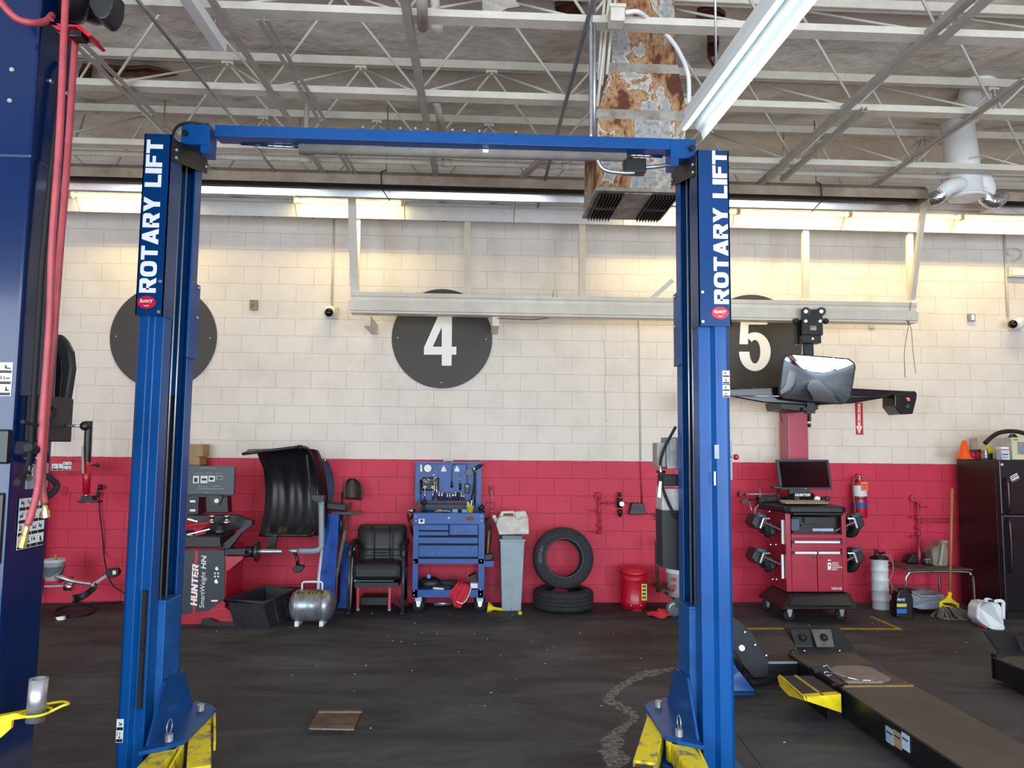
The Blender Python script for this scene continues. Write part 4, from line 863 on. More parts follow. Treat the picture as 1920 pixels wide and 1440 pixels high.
MB().tube(smooth([at(85, 1082, 8.2), at(112, 1082, 8.15), at(130, 1088, 8.15), at(150, 1092, 8.15), at(172, 1095, 8.15)], 4), [.03, .03, .032, .03, .028, .026, .024, .024, .022, .022, .02, .02, .02, .018, .018, .018, .018]).o('bead_breaker_arm', STEEL, ty)
MB().bar(at(84, 1099, 8.1), at(122, 1098, 8.1), .02, .02).o('cylinder_rod', STEEL, ty)
MB().cyl(at(122, 1100, 8.1), at(137, 1100, 8.1), .04).o('arm_pivot', CHROME, ty)
MB().grid(lambda u, v: at(134 + 44 * u + 2 * math.sin(v * 3), 1130 - 14 * v - 26 * u * .9 + 6 * math.sin(u * 3.1), 8.05 + .12 * math.sin(u * 3.14)), 8, 5, (0, .02, 0)).o('breaker_shovel', mat('worn_black_steel', '3a3b3d', .5, .3, .3, 15, h2='1a1a1b'), ty)
MB().bar(at(172, 1098, 8.08), at(202, 1078, 8.1), .03, .03).o('shovel_stem', GREYS, ty)
MB().pprism([(196, 1074), (200, 1067), (218, 1065), (223, 1070), (222, 1078), (212, 1084), (200, 1082)], 8.06, 8.12).o('wheel_guard_pad', BLACK, ty, bev=.006)
MB().px(211, 1070, 217, 1077, 8.055, 8.06).o('pad_label', LWHITE, ty)
# bucket
def bucket(cx, y0, y1, r0, r1, Y, name, label, m, cat='bucket', group=None, par=None):
    c0 = at(cx, y1, Y); c1 = at(cx, y0, Y); hgt = c1.z - c0.z; c = V(c0.x, Y, c0.z)
    t = par or T(name, label, cat, c)
    MB().lathe([(0.001, 0), (r0, 0), (r1 * .98, hgt * .86), (r1 * 1.05, hgt * .87), (r1 * 1.05, hgt * .9), (r1, hgt * .91), (r1 * 1.03, hgt), (r1 * .97, hgt), (r1 * .93, hgt * .6), (.001, hgt * .5)], c).o('bucket_body', m, t)
    return t, c, hgt
bk, c, hh = bucket(100, 1048, 1090, .075, .10, 8.2, 'bucket', 'white and grey soap bucket with a wooden handled brush, left background', mat('bucket_white', 'c9cdd2', .4))
MB().lathe([(.083, hh * .25), (.099, hh * .68)], c).o('grey_band', mat('bucket_band', '5d666e', .6), bk, 'grey label band', fix=False)
MB().tube([c + V(0.105 * math.cos(a), -.105 * abs(math.sin(a)) * .8, hh * .75 - .12 * math.sin(a)) for a in [i * math.pi / 10 for i in range(11)]], .004, 6).o('wire_handle', STEEL, bk)
MB().cyl(at(104, 1060, 8.2), at(105, 1042, 8.2), .018).sph(at(105, 1042, 8.2), .019).o('parts_brush', mat('wood_handle', 'b07a4a', .6), label='wooden brush handle sticking out of the bucket', cat='brush')
MB().pprism([(84, 1090), (110, 1090), (108, 1094), (84, 1094)], 8.1, 8.4).o('bucket_shelf', RED, ty)
# coupler, cord and wall fittings
pipe(smooth([at(186, 930, W - .05), at(187, 960, W - .05), at(192, 1000, W - .05), at(195, 1040, W - .05), at(200, 1070, 8.3), at(210, 1095, 8.3), at(226, 1108, 8.3), at(240, 1114, 8.3)]), .007, 'thin black air line hanging down the red wall to a black pad', RUBBER, 'air_line', 'hose', 8)
MB().lathe([(.012, 0), (.02, .02), (.02, .05), (.012, .06)], at(184, 932, W - .07), Z_, 10).cyl(at(183, 931, W - .07), at(184, 915, W - .05), .008).cyl(at(184, 914, W - .07), at(192, 913, W - .05), .03).o('air_coupler', DARKT, label='black and copper air coupler on the red wall left of the lift column', cat='fitting')
for cx, cy, nm in ((120, 920, 'left of the air coupler'), (182 + 10, 955, '')):
    if nm: MB().px(cx - 4, cy - 8, cx + 6, cy + 8, W - .012, W).o('outlet_box', WRED, label='red painted blank outlet plate ' + nm, cat='wall plate', bev=.003)
# black coiled hose on the floor at left
pipe(smooth([fl(80, 1128, .012), fl(120, 1126, .012), fl(165, 1134, .012), fl(178, 1140, .012), fl(165, 1152, .012), fl(125, 1156, .012), fl(104, 1148, .012), fl(118, 1138, .012), fl(160, 1132, .02), fl(235, 1128, .012)]), .011, 'black hose coiled on the floor at left', RUBBER, 'floor_hose', 'hose', 8)
MB().pprism([(104, 1158), (118, 1156), (120, 1162), (108, 1164)], fl(110, 1163).y, fl(110, 1163).y + .04).o('paper_scrap', LWHITE, label='small white paper scrap on the floor at left', cat='paper')
# dark hood behind tall column
hb = T('wheel_guard_hood', 'grey black rounded plastic hood sticking out behind the tall navy column', 'machine hood', at(100, 640, 3.8))
MB().pprism([(60, 626), (112, 626), (124, 640), (133, 658), (136, 690), (130, 730), (122, 780), (108, 784), (60, 790)], 3.75, 3.80).o('hood_shell', mat('charcoal_plastic', '3b3a3a', .35, 0, .1, 4), hb, bev=.015)
MB().pprism([(60, 640), (104, 644), (116, 672), (118, 700), (112, 760), (104, 776), (60, 780)], 3.735, 3.75).o('hood_recess', BLACK, hb, bev=.01)
MB().bar(at(78, 780, 3.85), V(at(78, 780, 3.85).x, 3.85, 0), .05, .05).o('stand_pole', BLACK, hb)
# ================================================================ WHEEL BALANCER
Yb = 7.75
wb = T('wheel_balancer', 'red and black wheel balancer with raised black wheel hood', 'wheel balancer', at(410, 1172, Yb))
BODYR = mat('machine_red', 'b3122c', .35, 0, .1, 5, coat=.3)
MB().px(300, 1027, 424, 1158, Yb, Yb + .55).o('cabinet', BODYR, wb, bev=.01)
MB().pprism([(300, 1160), (424, 1140), (450, 1162), (450, 1178), (300, 1176)], Yb - .02, Yb + .5).o('foot_base', BODYR, wb)
pn = MB().pprism([(300, 1032), (421, 1032), (421, 1122), (370, 1160), (300, 1160)], Yb - .012, Yb).o('front_panel', mat('panel_slate', '2b3038', .4, 0, .15, 5), wb)
MB().px(363, 1032, 369, 1165, Yb - .016, Yb - .012).o('red_stripe', BODYR, pn)
def vtxt(name, s, x0, y0, x1, y1, Y, m, par, **k):   # text reading upward inside pixel box
    a, b_, z0, z1 = XZ(x0, y0, x1, y1, Y)
    return txt(name, s, (b_, Y, z0), (0, 0, z1 - z0), (a - b_, 0, 0), m, par, **k)
a_, b2_, z0_, z1_ = XZ(359, 1059, 371, 1136, Yb - .014)
blocktext('maker_name', 'HUNTER', (b2_, Yb - .014, z0_), (0, 0, z1_ - z0_), (a_ - b2_, 0, 0), LWHITE, pn, shear=.2)
vtxt('model_word', 'SmartWeight', 375, 1072, 387, 1140, Yb - .014, LWHITE, pn, off=.005, shear=.15)
vtxt('model_code', 'HN', 377, 1041, 387, 1067, Yb - .014, LWHITE, pn, off=.03, shear=.15)
for (x, y, r) in ((407, 1066, .018), (406, 1090, .02)): MB().cyl(at(x, y, Yb - .012), at(x, y, Yb - .015), r).o('round_icon', LWHITE if r < .02 else STEEL, pn)
for x, y in ((403, 1075), (409, 1075), (403, 1081), (409, 1081)): MB().px(x - 1.5, y - 1.5, x + 1.5, y + 1.5, Yb - .014, Yb - .012).o('small_icon', LWHITE, pn)
MB().px(396, 1125, 408, 1128, Yb - .014, Yb - .012).o('small_word', LWHITE, pn)
MB().cyl(at(300, 1030, Yb - .005), at(422, 1030, Yb - .005), .008).o('red_trim', BODYR, wb)
MB().pprism([(290, 1022), (414, 1023), (440, 1002), (464, 976), (472, 976), (473, 984), (452, 1000), (430, 1028), (290, 1028)], Yb - .10, Yb + .0).o('weight_tray', DARKP, wb)
MB().pprism([(290, 1004), (412, 1006), (414, 1027), (290, 1027)], Yb - .16, Yb + .35).o('tray_base', DARKP, wb, bev=.01)
MB().pprism([(350, 965), (440, 965), (470, 976), (472, 984), (420, 1000), (350, 1000)], Yb + .33, Yb + .42).o('tray_rear', DARKP, wb, bev=.01)
# balancer pedal, red gusset
MB().pprism([(378, 1162), (392, 1161), (408, 1168), (440, 1169), (440, 1176), (405, 1177), (376, 1170)], Yb - .10, Yb - .04).o('foot_pedal', BLACK, wb)
MB().pprism([(424, 1043), (455, 1043), (455, 1048), (428, 1070), (424, 1070)], Yb - .02, Yb + .2).o('shaft_gusset', BODYR, wb)
# shaft, flange
MB().px(420, 1028, 470, 1042, Yb - .05, Yb + .06).o('spindle_housing', DARKP, wb, bev=.01)
sx = lambda x, y=1034: at(x, y, Yb)
MB().cyl(sx(462), sx(480), .055, n=24).o('spindle_hub', BLACK, wb)
MB().cyl(sx(480), sx(485), .10, n=28).o('backing_flange', mat('dark_steel', '55565a', .35, .8), wb)
P = [sx(485) * (1 - t) + sx(529) * t for t in [i / 40 for i in range(41)]]
MB().tube(P, [.022 if i % 2 else .026 for i in range(41)], 14).o('threaded_shaft', STEEL, wb)
# hood
Hp = [(455, 846), (462, 840), (480, 838), (498, 850), (497, 905), (495, 940), (490, 975), (486, 1003)]
HOODM = mat('hood_black_plastic', '1a1b1e', .38, 0, .2, 6)
def hoodsurf(u, v):
    # v along height; front curled lip; u from left to right edge
    L = [(455, 851), (466, 842), (482, 850), (494, 880), (498, 920), (496, 955), (490, 985), (487, 1003)]
    Rr = [(560, 838), (575, 840), (583, 855), (592, 890), (596, 930), (597, 960), (592, 990), (584, 1004)]
    k = v * 7; i = min(6, int(k)); t = k - i
    l = (L[i][0] * (1 - t) + L[i + 1][0] * t, L[i][1] * (1 - t) + L[i + 1][1] * t); r = (Rr[i][0] * (1 - t) + Rr[i + 1][0] * t, Rr[i][1] * (1 - t) + Rr[i + 1][1] * t)
    x = l[0] * (1 - u) + r[0] * u; y = l[1] * (1 - u) + r[1] * u
    dep = Yb + .0 + .62 * math.sin(min(1, v * 1.25) * math.pi * .5) - .35 * max(0, v - .5) * 1.6
    return at(x, y, dep + .018 * math.cos(u * 6.28 * 3))
MB().grid(hoodsurf, 24, 21, (0, .012, 0)).o('wheel_hood', HOODM, wb)
rim = [hoodsurf(1, v / 20) for v in range(21)]
MB().tube(rim, .022, 10).o('hood_side_rim', HOODM, wb)
MB().tube([hoodsurf(u / 10, 0) for u in range(11)], .016, 8).o('hood_front_lip', HOODM, wb)
MB().tube([hoodsurf(u / 10, 1) for u in range(11)], .018, 8).o('hood_bottom_lip', HOODM, wb)
MB().bar(at(512, 1004, Yb + .35), at(508, 1034, Yb + .3), .09, .04).o('hood_stay', DARKP, wb)
side = [hoodsurf(1, v / 20) for v in range(21)]
MB().grid(lambda u, v: hoodsurf(1, u) + V(.05 * v + .02 * v, .0 + .22 * v * (1 - .3 * u), -.02 * v), 20, 3, (.004, 0, 0)).o('hood_side_wall', HOODM, wb)
MB().bar(at(575, 853, Yb + .1), at(589, 985, Yb + .2), .016, .016).o('gas_strut', BLACK, wb)
# outboard arm (grey L)
MB().tube(smooth([at(603, 940, Yb - .02), at(603, 1010, Yb - .02), at(602, 1026, Yb - .02), at(592, 1032, Yb - .02), at(560, 1033, Yb - .02)], 5), .034, 4).o('inner_data_arm', GREYP, wb)
MB().cyl(at(540, 1033, Yb - .02), at(560, 1033, Yb - .02), .022).o('arm_knuckle', STEEL, wb)
MB().tube([at(552, 1033, Yb - .02), at(558, 1050, Yb - .02), at(558, 1060, Yb - .02)], .018).o('arm_drop', BLACK, wb)
MB().pprism([(548, 1067), (554, 1060), (568, 1061), (569, 1066), (562, 1074), (551, 1074)], Yb - .06, Yb + .02).o('arm_handle', BLACK, wb, bev=.006)
MB().pprism([(583, 928), (608, 930), (606, 940), (596, 942), (585, 936)], Yb - .06, Yb + .06).o('arm_head', BLACK, wb)
# instruction display
dp = MB().pprism([(345, 873), (440, 874), (438, 928), (345, 927)], Yb + .2, Yb + .24).o('display_panel', mat('slate_grey_panel', '52585f', .5, 0, .08, 5), wb, bev=.005)
MB().px(359, 928, 415, 932, Yb + .19, Yb + .24).o('display_lower_edge', DARKP, wb)
for x0, y0, x1, y1 in ((362, 892, 373, 906), (376, 892, 389, 906), (391, 892, 403, 903), (405, 892, 418, 899)):
    k = MB().px(x0, y0, x1, y1, Yb + .198, Yb + .2).o('pictogram', PAPER if x0 < 405 else GREYS, dp)
MB().px(407, 894, 416, 897.5, Yb + .196, Yb + .198).o('pictogram_inner', DARKP, dp)
for x0, y0, x1, y1 in ((364, 896, 370, 904), (378, 897, 387, 901), (393, 895, 400, 900)): MB().px(x0, y0, x1, y1, Yb + .196, Yb + .198).o('pictogram_mark', LBLACK, dp)
for k, (x0, x1, y) in enumerate(((376, 406, 877), (365, 380, 887), (385, 400, 887), (404, 416, 887), (370, 390, 912), (398, 412, 911), (372, 420, 916), (383, 392, 923))): MB().px(x0, y, x1, y + .9, Yb + .198, Yb + .2).o('fine_print', GREYS, dp)
MB().pprism([(384, 930), (426, 930), (428, 962), (386, 962)], Yb + .22, Yb + .36).o('display_stand', DARKP, wb, bev=.01)
MB().pprism([(390, 930), (418, 930), (411, 947), (397, 947)], Yb + .2, Yb + .22).o('stand_tongue', BLACK, wb); MB().cyl(at(406, 939, Yb + .2), at(406, 939, Yb + .185), .022).o('round_button', LWHITE, wb)
for y in (938, 955): MB().px(356, y, 366, y + 4, Yb + .2, Yb + .21).o('drawer_label', LWHITE, wb)
MB().px(350, 930, 372, 964, Yb + .21, Yb + .4).o('small_drawers', DARKP, wb)
# tools and rags on the tray
tt = Yb + .05
MB().lathe([(.001, 0), (.06, 0), (.06, .02), (.03, .03), (.025, .06), (.001, .06)], at(411, 996, tt), V(.2, -.3, 1)).o('centering_cone', mat('dark_steel', '55565a'), label='dark steel ring cone lying in the balancer tray', cat='balancer cone')
for x, y in ((397, 982), (425, 982)): MB().lathe([(.001, 0), (.035, 0), (.04, .02), (.022, .03), (.022, .06), (.034, .065), (.034, .085), (.001, .09)], at(x, y, tt + .05)).o('wing_nut', CHROME, label='chrome capped spindle nut standing in the tray, %s one' % ('left' if x < 400 else 'right'), cat='nut')
for i, (a, b_) in enumerate((((352, 973), (372, 978)), ((350, 1003), (394, 992)))):
    q = T('hammer_pliers', 'chrome and red wheel weight pliers, %s in the tray' % ('upper' if i == 0 else 'lower'), 'pliers', at(*a, tt - .1))
    MB().bar(at(*a, tt - .1), at(*b_, tt - .1), .028, .02).o('chrome_jaw', CHROME, q, bev=.005)
    c0, c1 = ((352, 985), (390, 981)) if i == 0 else ((366, 1003), (386, 999))
    MB().bar(at(*c0, tt - .12), at(*c1, tt - .12), .03, .02).o('red_grip', RED, q, bev=.008)
MB().grid(lambda u, v: at(350 + 44 * u, 982 + 14 * v - 3 * math.sin(u * 9), tt - .05 + .05 * math.sin(v * 3 + u * 5)), 12, 6, (0, .01, .006)).o('shop_rag', mat('red_cloth', 'b5253a', .9), label='crumpled red rag lying in the balancer tray', cat='rag')
MB().px(354, 833, 380, 856, 8.5, 8.72).o('cardboard_box', mat('cardboard', 'a88a64', .8), label='brown cardboard box on top of the stack behind the display', cat='box', bev=.004)
MB().px(354, 857, 374, 872, 8.5, 8.72).o('cardboard_box', mat('cardboard', 'a88a64', .8), label='lower cardboard box peeking out above the display panel', cat='box', bev=.004)
MB().px(352, 872, 372, 965, 8.5, 8.72).o('wall_shelf', DARKP, label='dark stand behind the balancer carrying the cardboard boxes', cat='stand')
# ================================================================ BLACK TUB
tubm = mat('black_tub_plastic', '2a2c31', .45, 0, .25, 7)
fa, fb = fl(448, 1178), fl(530, 1178); fz = at(490, 1127, fa.y).z
Yt0, Yt1 = 7.55, 8.25
xl0, xr0 = at(434, 1129, Yt0).x, at(516, 1129, Yt0).x; xb0, xb1 = at(447, 1178, Yt0).x, at(522, 1178, Yt0).x
zt = at(475, 1128, Yt0).z
sk = .42
def shell(x0, x1, y0, y1, X0, X1, Y0, Y1, z0, z1, t, name, m, par):
    mb = MB()
    o1 = [(x0, y0, z0), (x1, y0, z0), (x1 + (y1 - y0) * 0, y1, z0), (x0, y1, z0)]; o2 = [(X0, Y0, z1), (X1, Y0, z1), (X1, Y1, z1), (X0, Y1, z1)]
    i2 = [(X0 + t, Y0 + t, z1), (X1 - t, Y0 + t, z1), (X1 - t, Y1 - t, z1), (X0 + t, Y1 - t, z1)]; i1 = [(x0 + t, y0 + t, z0 + t), (x1 - t, y0 + t, z0 + t), (x1 - t, y1 - t, z0 + t), (x0 + t, y1 - t, z0 + t)]
    v = [[mb.bm.verts.new(q) for q in r] for r in (o1, o2, i2, i1)]
    mb.face(v[0]); mb.face(v[3])
    for a, b_ in zip(v, v[1:]):
        for i in range(4): mb.face([a[i], a[(i + 1) % 4], b_[(i + 1) % 4], b_[i]])
    return mb.o(name, m, par)
tb = T('mixing_tub', 'deep black plastic tub on the floor in front of the wheel balancer', 'tub', ((xb0 + xb1) / 2, 7.9, 0))
shell(xb0, xb1, Yt0 + .04, Yt1 - .04, xl0 + .02, xr0 - .02, Yt0, Yt1, .0, zt - .0, .012, 'tub_body', tubm, tb)
MB().tube([(xl0, Yt0 - .02, zt), (xr0, Yt0 - .02, zt), (xr0, Yt1 + .02, zt), (xl0, Yt1 + .02, zt)], .016, 6, closed=True).o('rolled_rim', tubm, tb)
for y in (7.75, 7.95, 8.12): MB().bar((xr0 - .012, y, zt), (xb1 + .005, y, .03), .02, .03, Y_).o('side_rib', tubm, tb)
tb.rotation_euler = (0, 0, -.25)
# ================================================================ AIR TANK
Yk = 7.72; ck = at(584, 1146, Yk)
rk = .155; x0k, x1k = at(542, 1146, Yk).x, at(628, 1146, Yk).x; zk = rk + .03
ak = T('air_tank', 'small silver horizontal air tank with white handle on the floor', 'air tank', (ck.x, Yk, 0))
n = 8; prof = [(rk * math.sin(i / n * math.pi / 2), .09 * (1 - math.cos(i / n * math.pi / 2))) for i in range(n + 1)]; Lk = x1k - x0k
prof = prof + [(rk, .1), (rk + .003, .102), (rk, .104)] + [(rk, Lk - .104), (rk + .003, Lk - .102), (rk, Lk - .1)] + [(r_, Lk - h_) for r_, h_ in reversed(prof[:n + 1])]
MB().lathe(prof, (x0k, Yk, zk), X_, 36).o('tank_body', mat('scuffed_silver', 'b3b9be', .35, .7, .15, 12, h2='7d8388'), ak)
MB().tube([(ck.x - .10, Yk, zk + rk - .01), (ck.x - .10, Yk, zk + rk + .06), (ck.x - .085, Yk, zk + rk + .075), (ck.x + .085, Yk, zk + rk + .075), (ck.x + .10, Yk, zk + rk + .06), (ck.x + .10, Yk, zk + rk - .01)], .010, 8).o('carry_handle', WHITE, ak)
for x in (ck.x - .12, ck.x + .12): MB().b(x - .02, x + .02, Yk - .11, Yk + .11, 0, .05).o('foot', WHITE, ak, bev=.004)
ang = 1.05
lb = V(0, -math.cos(ang), math.sin(ang)); up = V(0, math.sin(ang), math.cos(ang))
ctr = V(ck.x, Yk, zk) + lb * (rk + .002)
MB().prism([ctr - X_ * .14 - up * .025, ctr + X_ * .14 - up * .025, ctr + X_ * .14 + up * .025, ctr - X_ * .14 + up * .025], lb * .001).o('name_decal', mat('decal_tan', 'b59b5c', .5), ak)
txt('tank_lettering', 'BEAD BOOSTER', ctr - X_ * .135 - up * .022, X_ * .27, up * .044, LBLACK, ak, off=.03, shear=.2, lift=.003)
# ================================================================ BLUE RAMPS, SHOVEL, BAR, COAT
BR = mat('shiny_blue_panel', '1550b0', .25, 0, .25, 5, coat=.5)
def leaner(pix, Yb_, Yt_, label, th=.05, name='leaning_panel', m=BR, cat='panel'):
    pts = []
    ys = [y for x, y in pix]; lo, hi = max(ys), min(ys)
    for x, y in pix: t = (lo - y) / (lo - hi); pts.append(at(x, y, Yb_ * (1 - t) + Yt_ * t))
    t_ = T(name, label, cat, pts[0]); return t_, pts
t_, pts = leaner([(598, 1126), (628, 1126), (628, 1100), (636, 966), (634, 962), (614, 964), (600, 1080)], 8.2, 8.5, 'tall shiny blue panel leaning on the wall behind the air tank')
MB().prism(pts, (0, .05, 0)).o('panel_face', BR, t_, bev=.006)
MB().prism([p + V(-.03, .01, 0) for p in (pts[0], pts[6], pts[5])] + [pts[5] + V(0, .01, 0), pts[6] + V(0, .01, 0), pts[0] + V(0, .01, 0)], (0, .05, 0)).o('panel_edge', STEEL, t_)
MB().b(pts[0].x, pts[1].x, 8.2, 8.26, 0, pts[0].z + .02).o('panel_foot', BR, t_)
t_, pts = leaner([(632, 1141), (654, 1141), (660, 1035), (663, 1018), (644, 1017), (640, 1060)], 8.35, 8.6, 'short shiny blue panel leaning beside the office chair')
MB().prism(pts, (0, .05, 0)).o('panel_face', BR, t_, bev=.006)
MB().bar(pts[1] + V(.01, 0, 0), pts[3] + V(.01, 0, 0), .02, .05).o('panel_edge', STEEL, t_)
MB().bar(at(622, 962, 8.5), at(680, 962, 8.5), .03, .03).o('black_crossbar', BLACK, label='black square bar behind the shovel above the blue panels', cat='bar')
MB().bar(at(611, 948, 8.45), at(650, 952, 8.45), .05, .09).o('bar_cover', DARKP, label='black fabric cover behind the grey balancer arm', cat='cover', bev=.02)
sh = T('shovel', 'round point shovel leaning on the wall with its rusty blade up', 'shovel', at(620, 1140, 8.3))
hA, hB = at(621, 1135, 8.3), at(657, 942, 8.55)
MB().cyl(hA, hA + (hB - hA) * .6, .017).cyl(hA + (hB - hA) * .35, hA + (hB - hA) * .72, .02).o('shovel_handle', mat('grey_worn_wood', '7d7265', .8, 0, .2, 20), sh)
MB().cyl(hA + (hB - hA) * .6, hB, .018).o('shovel_socket', RUST, sh)
bl = [(646, 934), (644, 918), (645, 905), (650, 898), (657, 896), (666, 896), (673, 900), (680, 909), (680, 938), (676, 940), (668, 936), (655, 936)]
def bladef(u, v):
    k = v * 5; L = [(646, 936), (644, 925), (644, 912), (647, 903), (653, 898), (660, 896.5)]; Q = [(678, 938), (680, 928), (680, 914), (676, 905), (669, 899), (663, 896.5)]
    i = min(4, int(k)); t = k - i
    x = (L[i][0] * (1 - t) + L[i + 1][0] * t) * (1 - u) + (Q[i][0] * (1 - t) + Q[i + 1][0] * t) * u; y = (L[i][1] * (1 - t) + L[i + 1][1] * t) * (1 - u) + (Q[i][1] * (1 - t) + Q[i + 1][1] * t) * u
    return at(x, y, 8.56 + .05 * math.cos((u - .5) * 3))
MB().grid(bladef, 10, 10, (0, .006, 0)).o('shovel_blade', mat('rusty_brown_steel', '4a3c34', .5, .4, .3, 12, h2='2c241f'), sh)
db = T('digging_bar', 'black steel bar leaning just left of the shovel blade', 'bar', at(636, 1140, 8.35))
MB().cyl(at(634, 1130, 8.35), at(642, 922, 8.6), .012).o('bar_shaft', BLACK, db)
MB().cyl(at(639, 1000, 8.48), at(640, 960, 8.53), .022).o('bar_grip', DARKP, db)
ct_ = mat('blue_grey_cloth', '4a5870', .9, 0, .15, 12)
def coatf(u, v):
    L = [(596, 950), (600, 920), (600, 890), (604, 868), (608, 861)]; Q = [(624, 938), (627, 915), (624, 890), (617, 868), (610, 861)]
    k = v * 4; i = min(3, int(k)); t = k - i
    x = (L[i][0] * (1 - t) + L[i + 1][0] * t) * (1 - u) + (Q[i][0] * (1 - t) + Q[i + 1][0] * t) * u; y = (L[i][1] * (1 - t) + L[i + 1][1] * t) * (1 - u) + (Q[i][1] * (1 - t) + Q[i + 1][1] * t) * u
    return at(x, y, 8.66 + .025 * math.sin(u * 9 + v * 2) - .02 * v)
jk = T('hanging_jacket', 'blue grey jacket hanging on the wall behind the balancer hood', 'jacket', at(610, 950, 8.7)); MB().grid(coatf, 16, 14, (0, .01, 0)).o('jacket_cloth', ct_, jk); MB().cyl(at(609, 863, 8.64), at(609, 863, W), .01).o('wall_hook', STEEL, jk)
# ================================================================ OFFICE CHAIR
LEA = mat('black_leather', '191a1c', .42, 0, .15, 14, bump=.15, bscale=25)
Yc = 8.15
ch = T('office_chair', 'black leather office armchair without casters beside the tool cart', 'chair', at(708, 1146, 8.3))
def backf(u, v):
    xl = 676 - 4 * v ** 2 + 4 * (1 - v) * 0; x = 671 + 91 * u; y = 1060 - 76 * v
    if v > .9: x = 717 + (x - 717) * (1 - (v - .9) * 1.1)
    bul = .05 * (1 - (2 * u - 1) ** 4) * (1 - (2 * v - 1) ** 6) + .008 * math.sin(v * 40) * (v < .45) * (1 - abs(2 * u - 1))
    if abs(u - .3) < .03 or abs(u - .7) < .03: bul -= .015
    return at(x, y, Yc + .22 + .10 * v - bul)
MB().grid(backf, 34, 30, (0, .07, 0)).o('backrest', LEA, ch)
z_s = at(707, 1075, Yc).z
def seatf(u, v):
    x0_, x1_ = at(659, 1078, Yc - .08).x, at(752, 1078, Yc - .08).x
    e = (1 - (2 * u - 1) ** 6) * (1 - (2 * v - 1) ** 6)
    return V(x0_ + (x1_ - x0_) * u, Yc - .08 + .40 * v, z_s - .055 + .075 * e ** .5 + .01 * math.sin(u * 20) * v)
MB().px(659, 1058, 752, 1090, Yc - .10, Yc + .34).o('seat', LEA, ch, bev=.05)
x0_, x1_ = at(659, 1078, Yc - .08).x, at(752, 1078, Yc - .08).x
MB().b(x0_ + .03, x1_ - .03, Yc - .05, Yc + .3, z_s - .14, z_s - .09).o('seat_pan', DARKP, ch)
for x, nx in ((655, 'left'), (756, 'right')):
    xx = at(x, 1080, Yc).x
    MB().tube([(xx, Yc + .0, .02), (xx, Yc - .0, at(x, 1040, Yc).z)], .022, 4).o('front_leg', mat('dark_grey_steel', '4b5057', .4, .4), ch)
    MB().tube([(xx, Yc + .38, .02), (xx, Yc + .3, at(x, 1040, Yc).z)], .022, 4).o('rear_leg', BLACK, ch)
    MB().tube(smooth([(xx, Yc - .02, at(x, 1044, Yc).z), (xx, Yc - .0, at(x, 1030, Yc).z), (xx, Yc + .15, at(x, 1024, Yc).z), (xx, Yc + .33, at(x, 1022, Yc).z)]), .034, 10).o('armrest', LEA, ch)
    MB().b(xx - .03, xx + .03, Yc - .04, Yc + .42, 0, .03).o('floor_runner', BLACK, ch, bev=.01)
js = T('jack_stand_creeper', 'red low frame stool standing under the office chair', 'stool', at(700, 1146, 8.3))
for x in (672, 731):
    MB().bar(at(x, 1090, 8.25), at(x - 1, 1146, 8.22), .025, .03).o('red_leg', RED, js); MB().cyl(at(x - 1, 1140, 8.2) , at(x - 1, 1146, 8.2), .022).o('foot_caster', STEEL, js)
MB().px(664, 1086, 738, 1091, 8.2, 8.5).o('grey_top_frame', GREYP, js)
MB().px(675, 1120, 728, 1136, 8.35, 8.6).o('black_panel', DARKP, js, bev=.01)
MB().grid(lambda u, v: at(738 + 26 * u, 1128 + 12 * v - 5 * math.sin(u * 8), 8.45 + .03 * math.sin(u * 7 + v * 4)), 10, 5, (0, .02, .01)).o('shop_rag', mat('dark_red_cloth', '6d2430', .9), label='dark red crumpled rag on the floor behind the chair legs', cat='rag')
# ================================================================ BLUE TOOL CART
Yt = 8.2
tc_ = T('tool_cart', 'blue rolling tool cart with drawers and an open lid full of tools', 'tool cart', at(840, 1146, 8.4))
def tp(name, x0, y0, x1, y1, Ya=Yt, Yb_=Yt + .45, m=CBLUE, par=tc_, bev=0, **k): return MB().px(x0, y0, x1, y1, Ya, Yb_).o(name, m, par, bev=bev, **k)
tp('cabinet_body', 775, 962, 908, 1050, Yt + .02, bev=.004)
tp('top_face', 775, 962, 907, 983, Yt, Yt + .02, bev=.003)
tp('frame_rail', 775, 1048, 907, 1057, Yt, Yt + .02)
for x0, x1 in ((774, 784), (897, 908)):
    MB().px(x0, 983, x1, 1122, Yt, Yt + .03).o('corner_post', CBLUE, tc_)
    MB().px(x0, 1057, x1, 1122, Yt + .42, Yt + .45).o('corner_post', CBLUE, tc_)
tp('bottom_shelf', 773, 1106, 906, 1120, Yt, Yt + .45)
dline = mat('drawer_gap_dark', '0a1830', .8)
for i, (x0, y0, x1, y1) in enumerate(((785, 984, 841, 994), (785, 997, 841, 1004), (843, 984, 896, 1003), (785, 1008, 896, 1019), (785, 1023, 896, 1044))):
    d = tp('drawer', x0, y0, x1, y1, Yt - .002, Yt + .02, bev=.002)
    tp('drawer_pull', x0 + 1, y0, x1 - 1, y0 + 1.6, Yt - .012, Yt - .002, par=d)
tp('drawer_gap', 784, 983, 897, 1048, Yt + .012, Yt + .02, m=dline)
for x, y in ((780, 968), (780, 976), (903, 968), (903, 976), (777, 1054), (902, 1052), (776, 1108), (776, 1116), (901, 1106), (901, 1114)): MB().cyl(at(x, y, Yt), at(x, y, Yt - .004), .006, n=8).o('rivet', WHITE, tc_)
MB().cyl(at(842, 971, Yt), at(842, 971, Yt - .006), .010).o('key_lock', WHITE, tc_)
tp('worn_badge', 874, 969, 889, 976, Yt - .002, Yt, m=mat('worn_orange_label', '8a4a38', .7, 0, .2, 30))
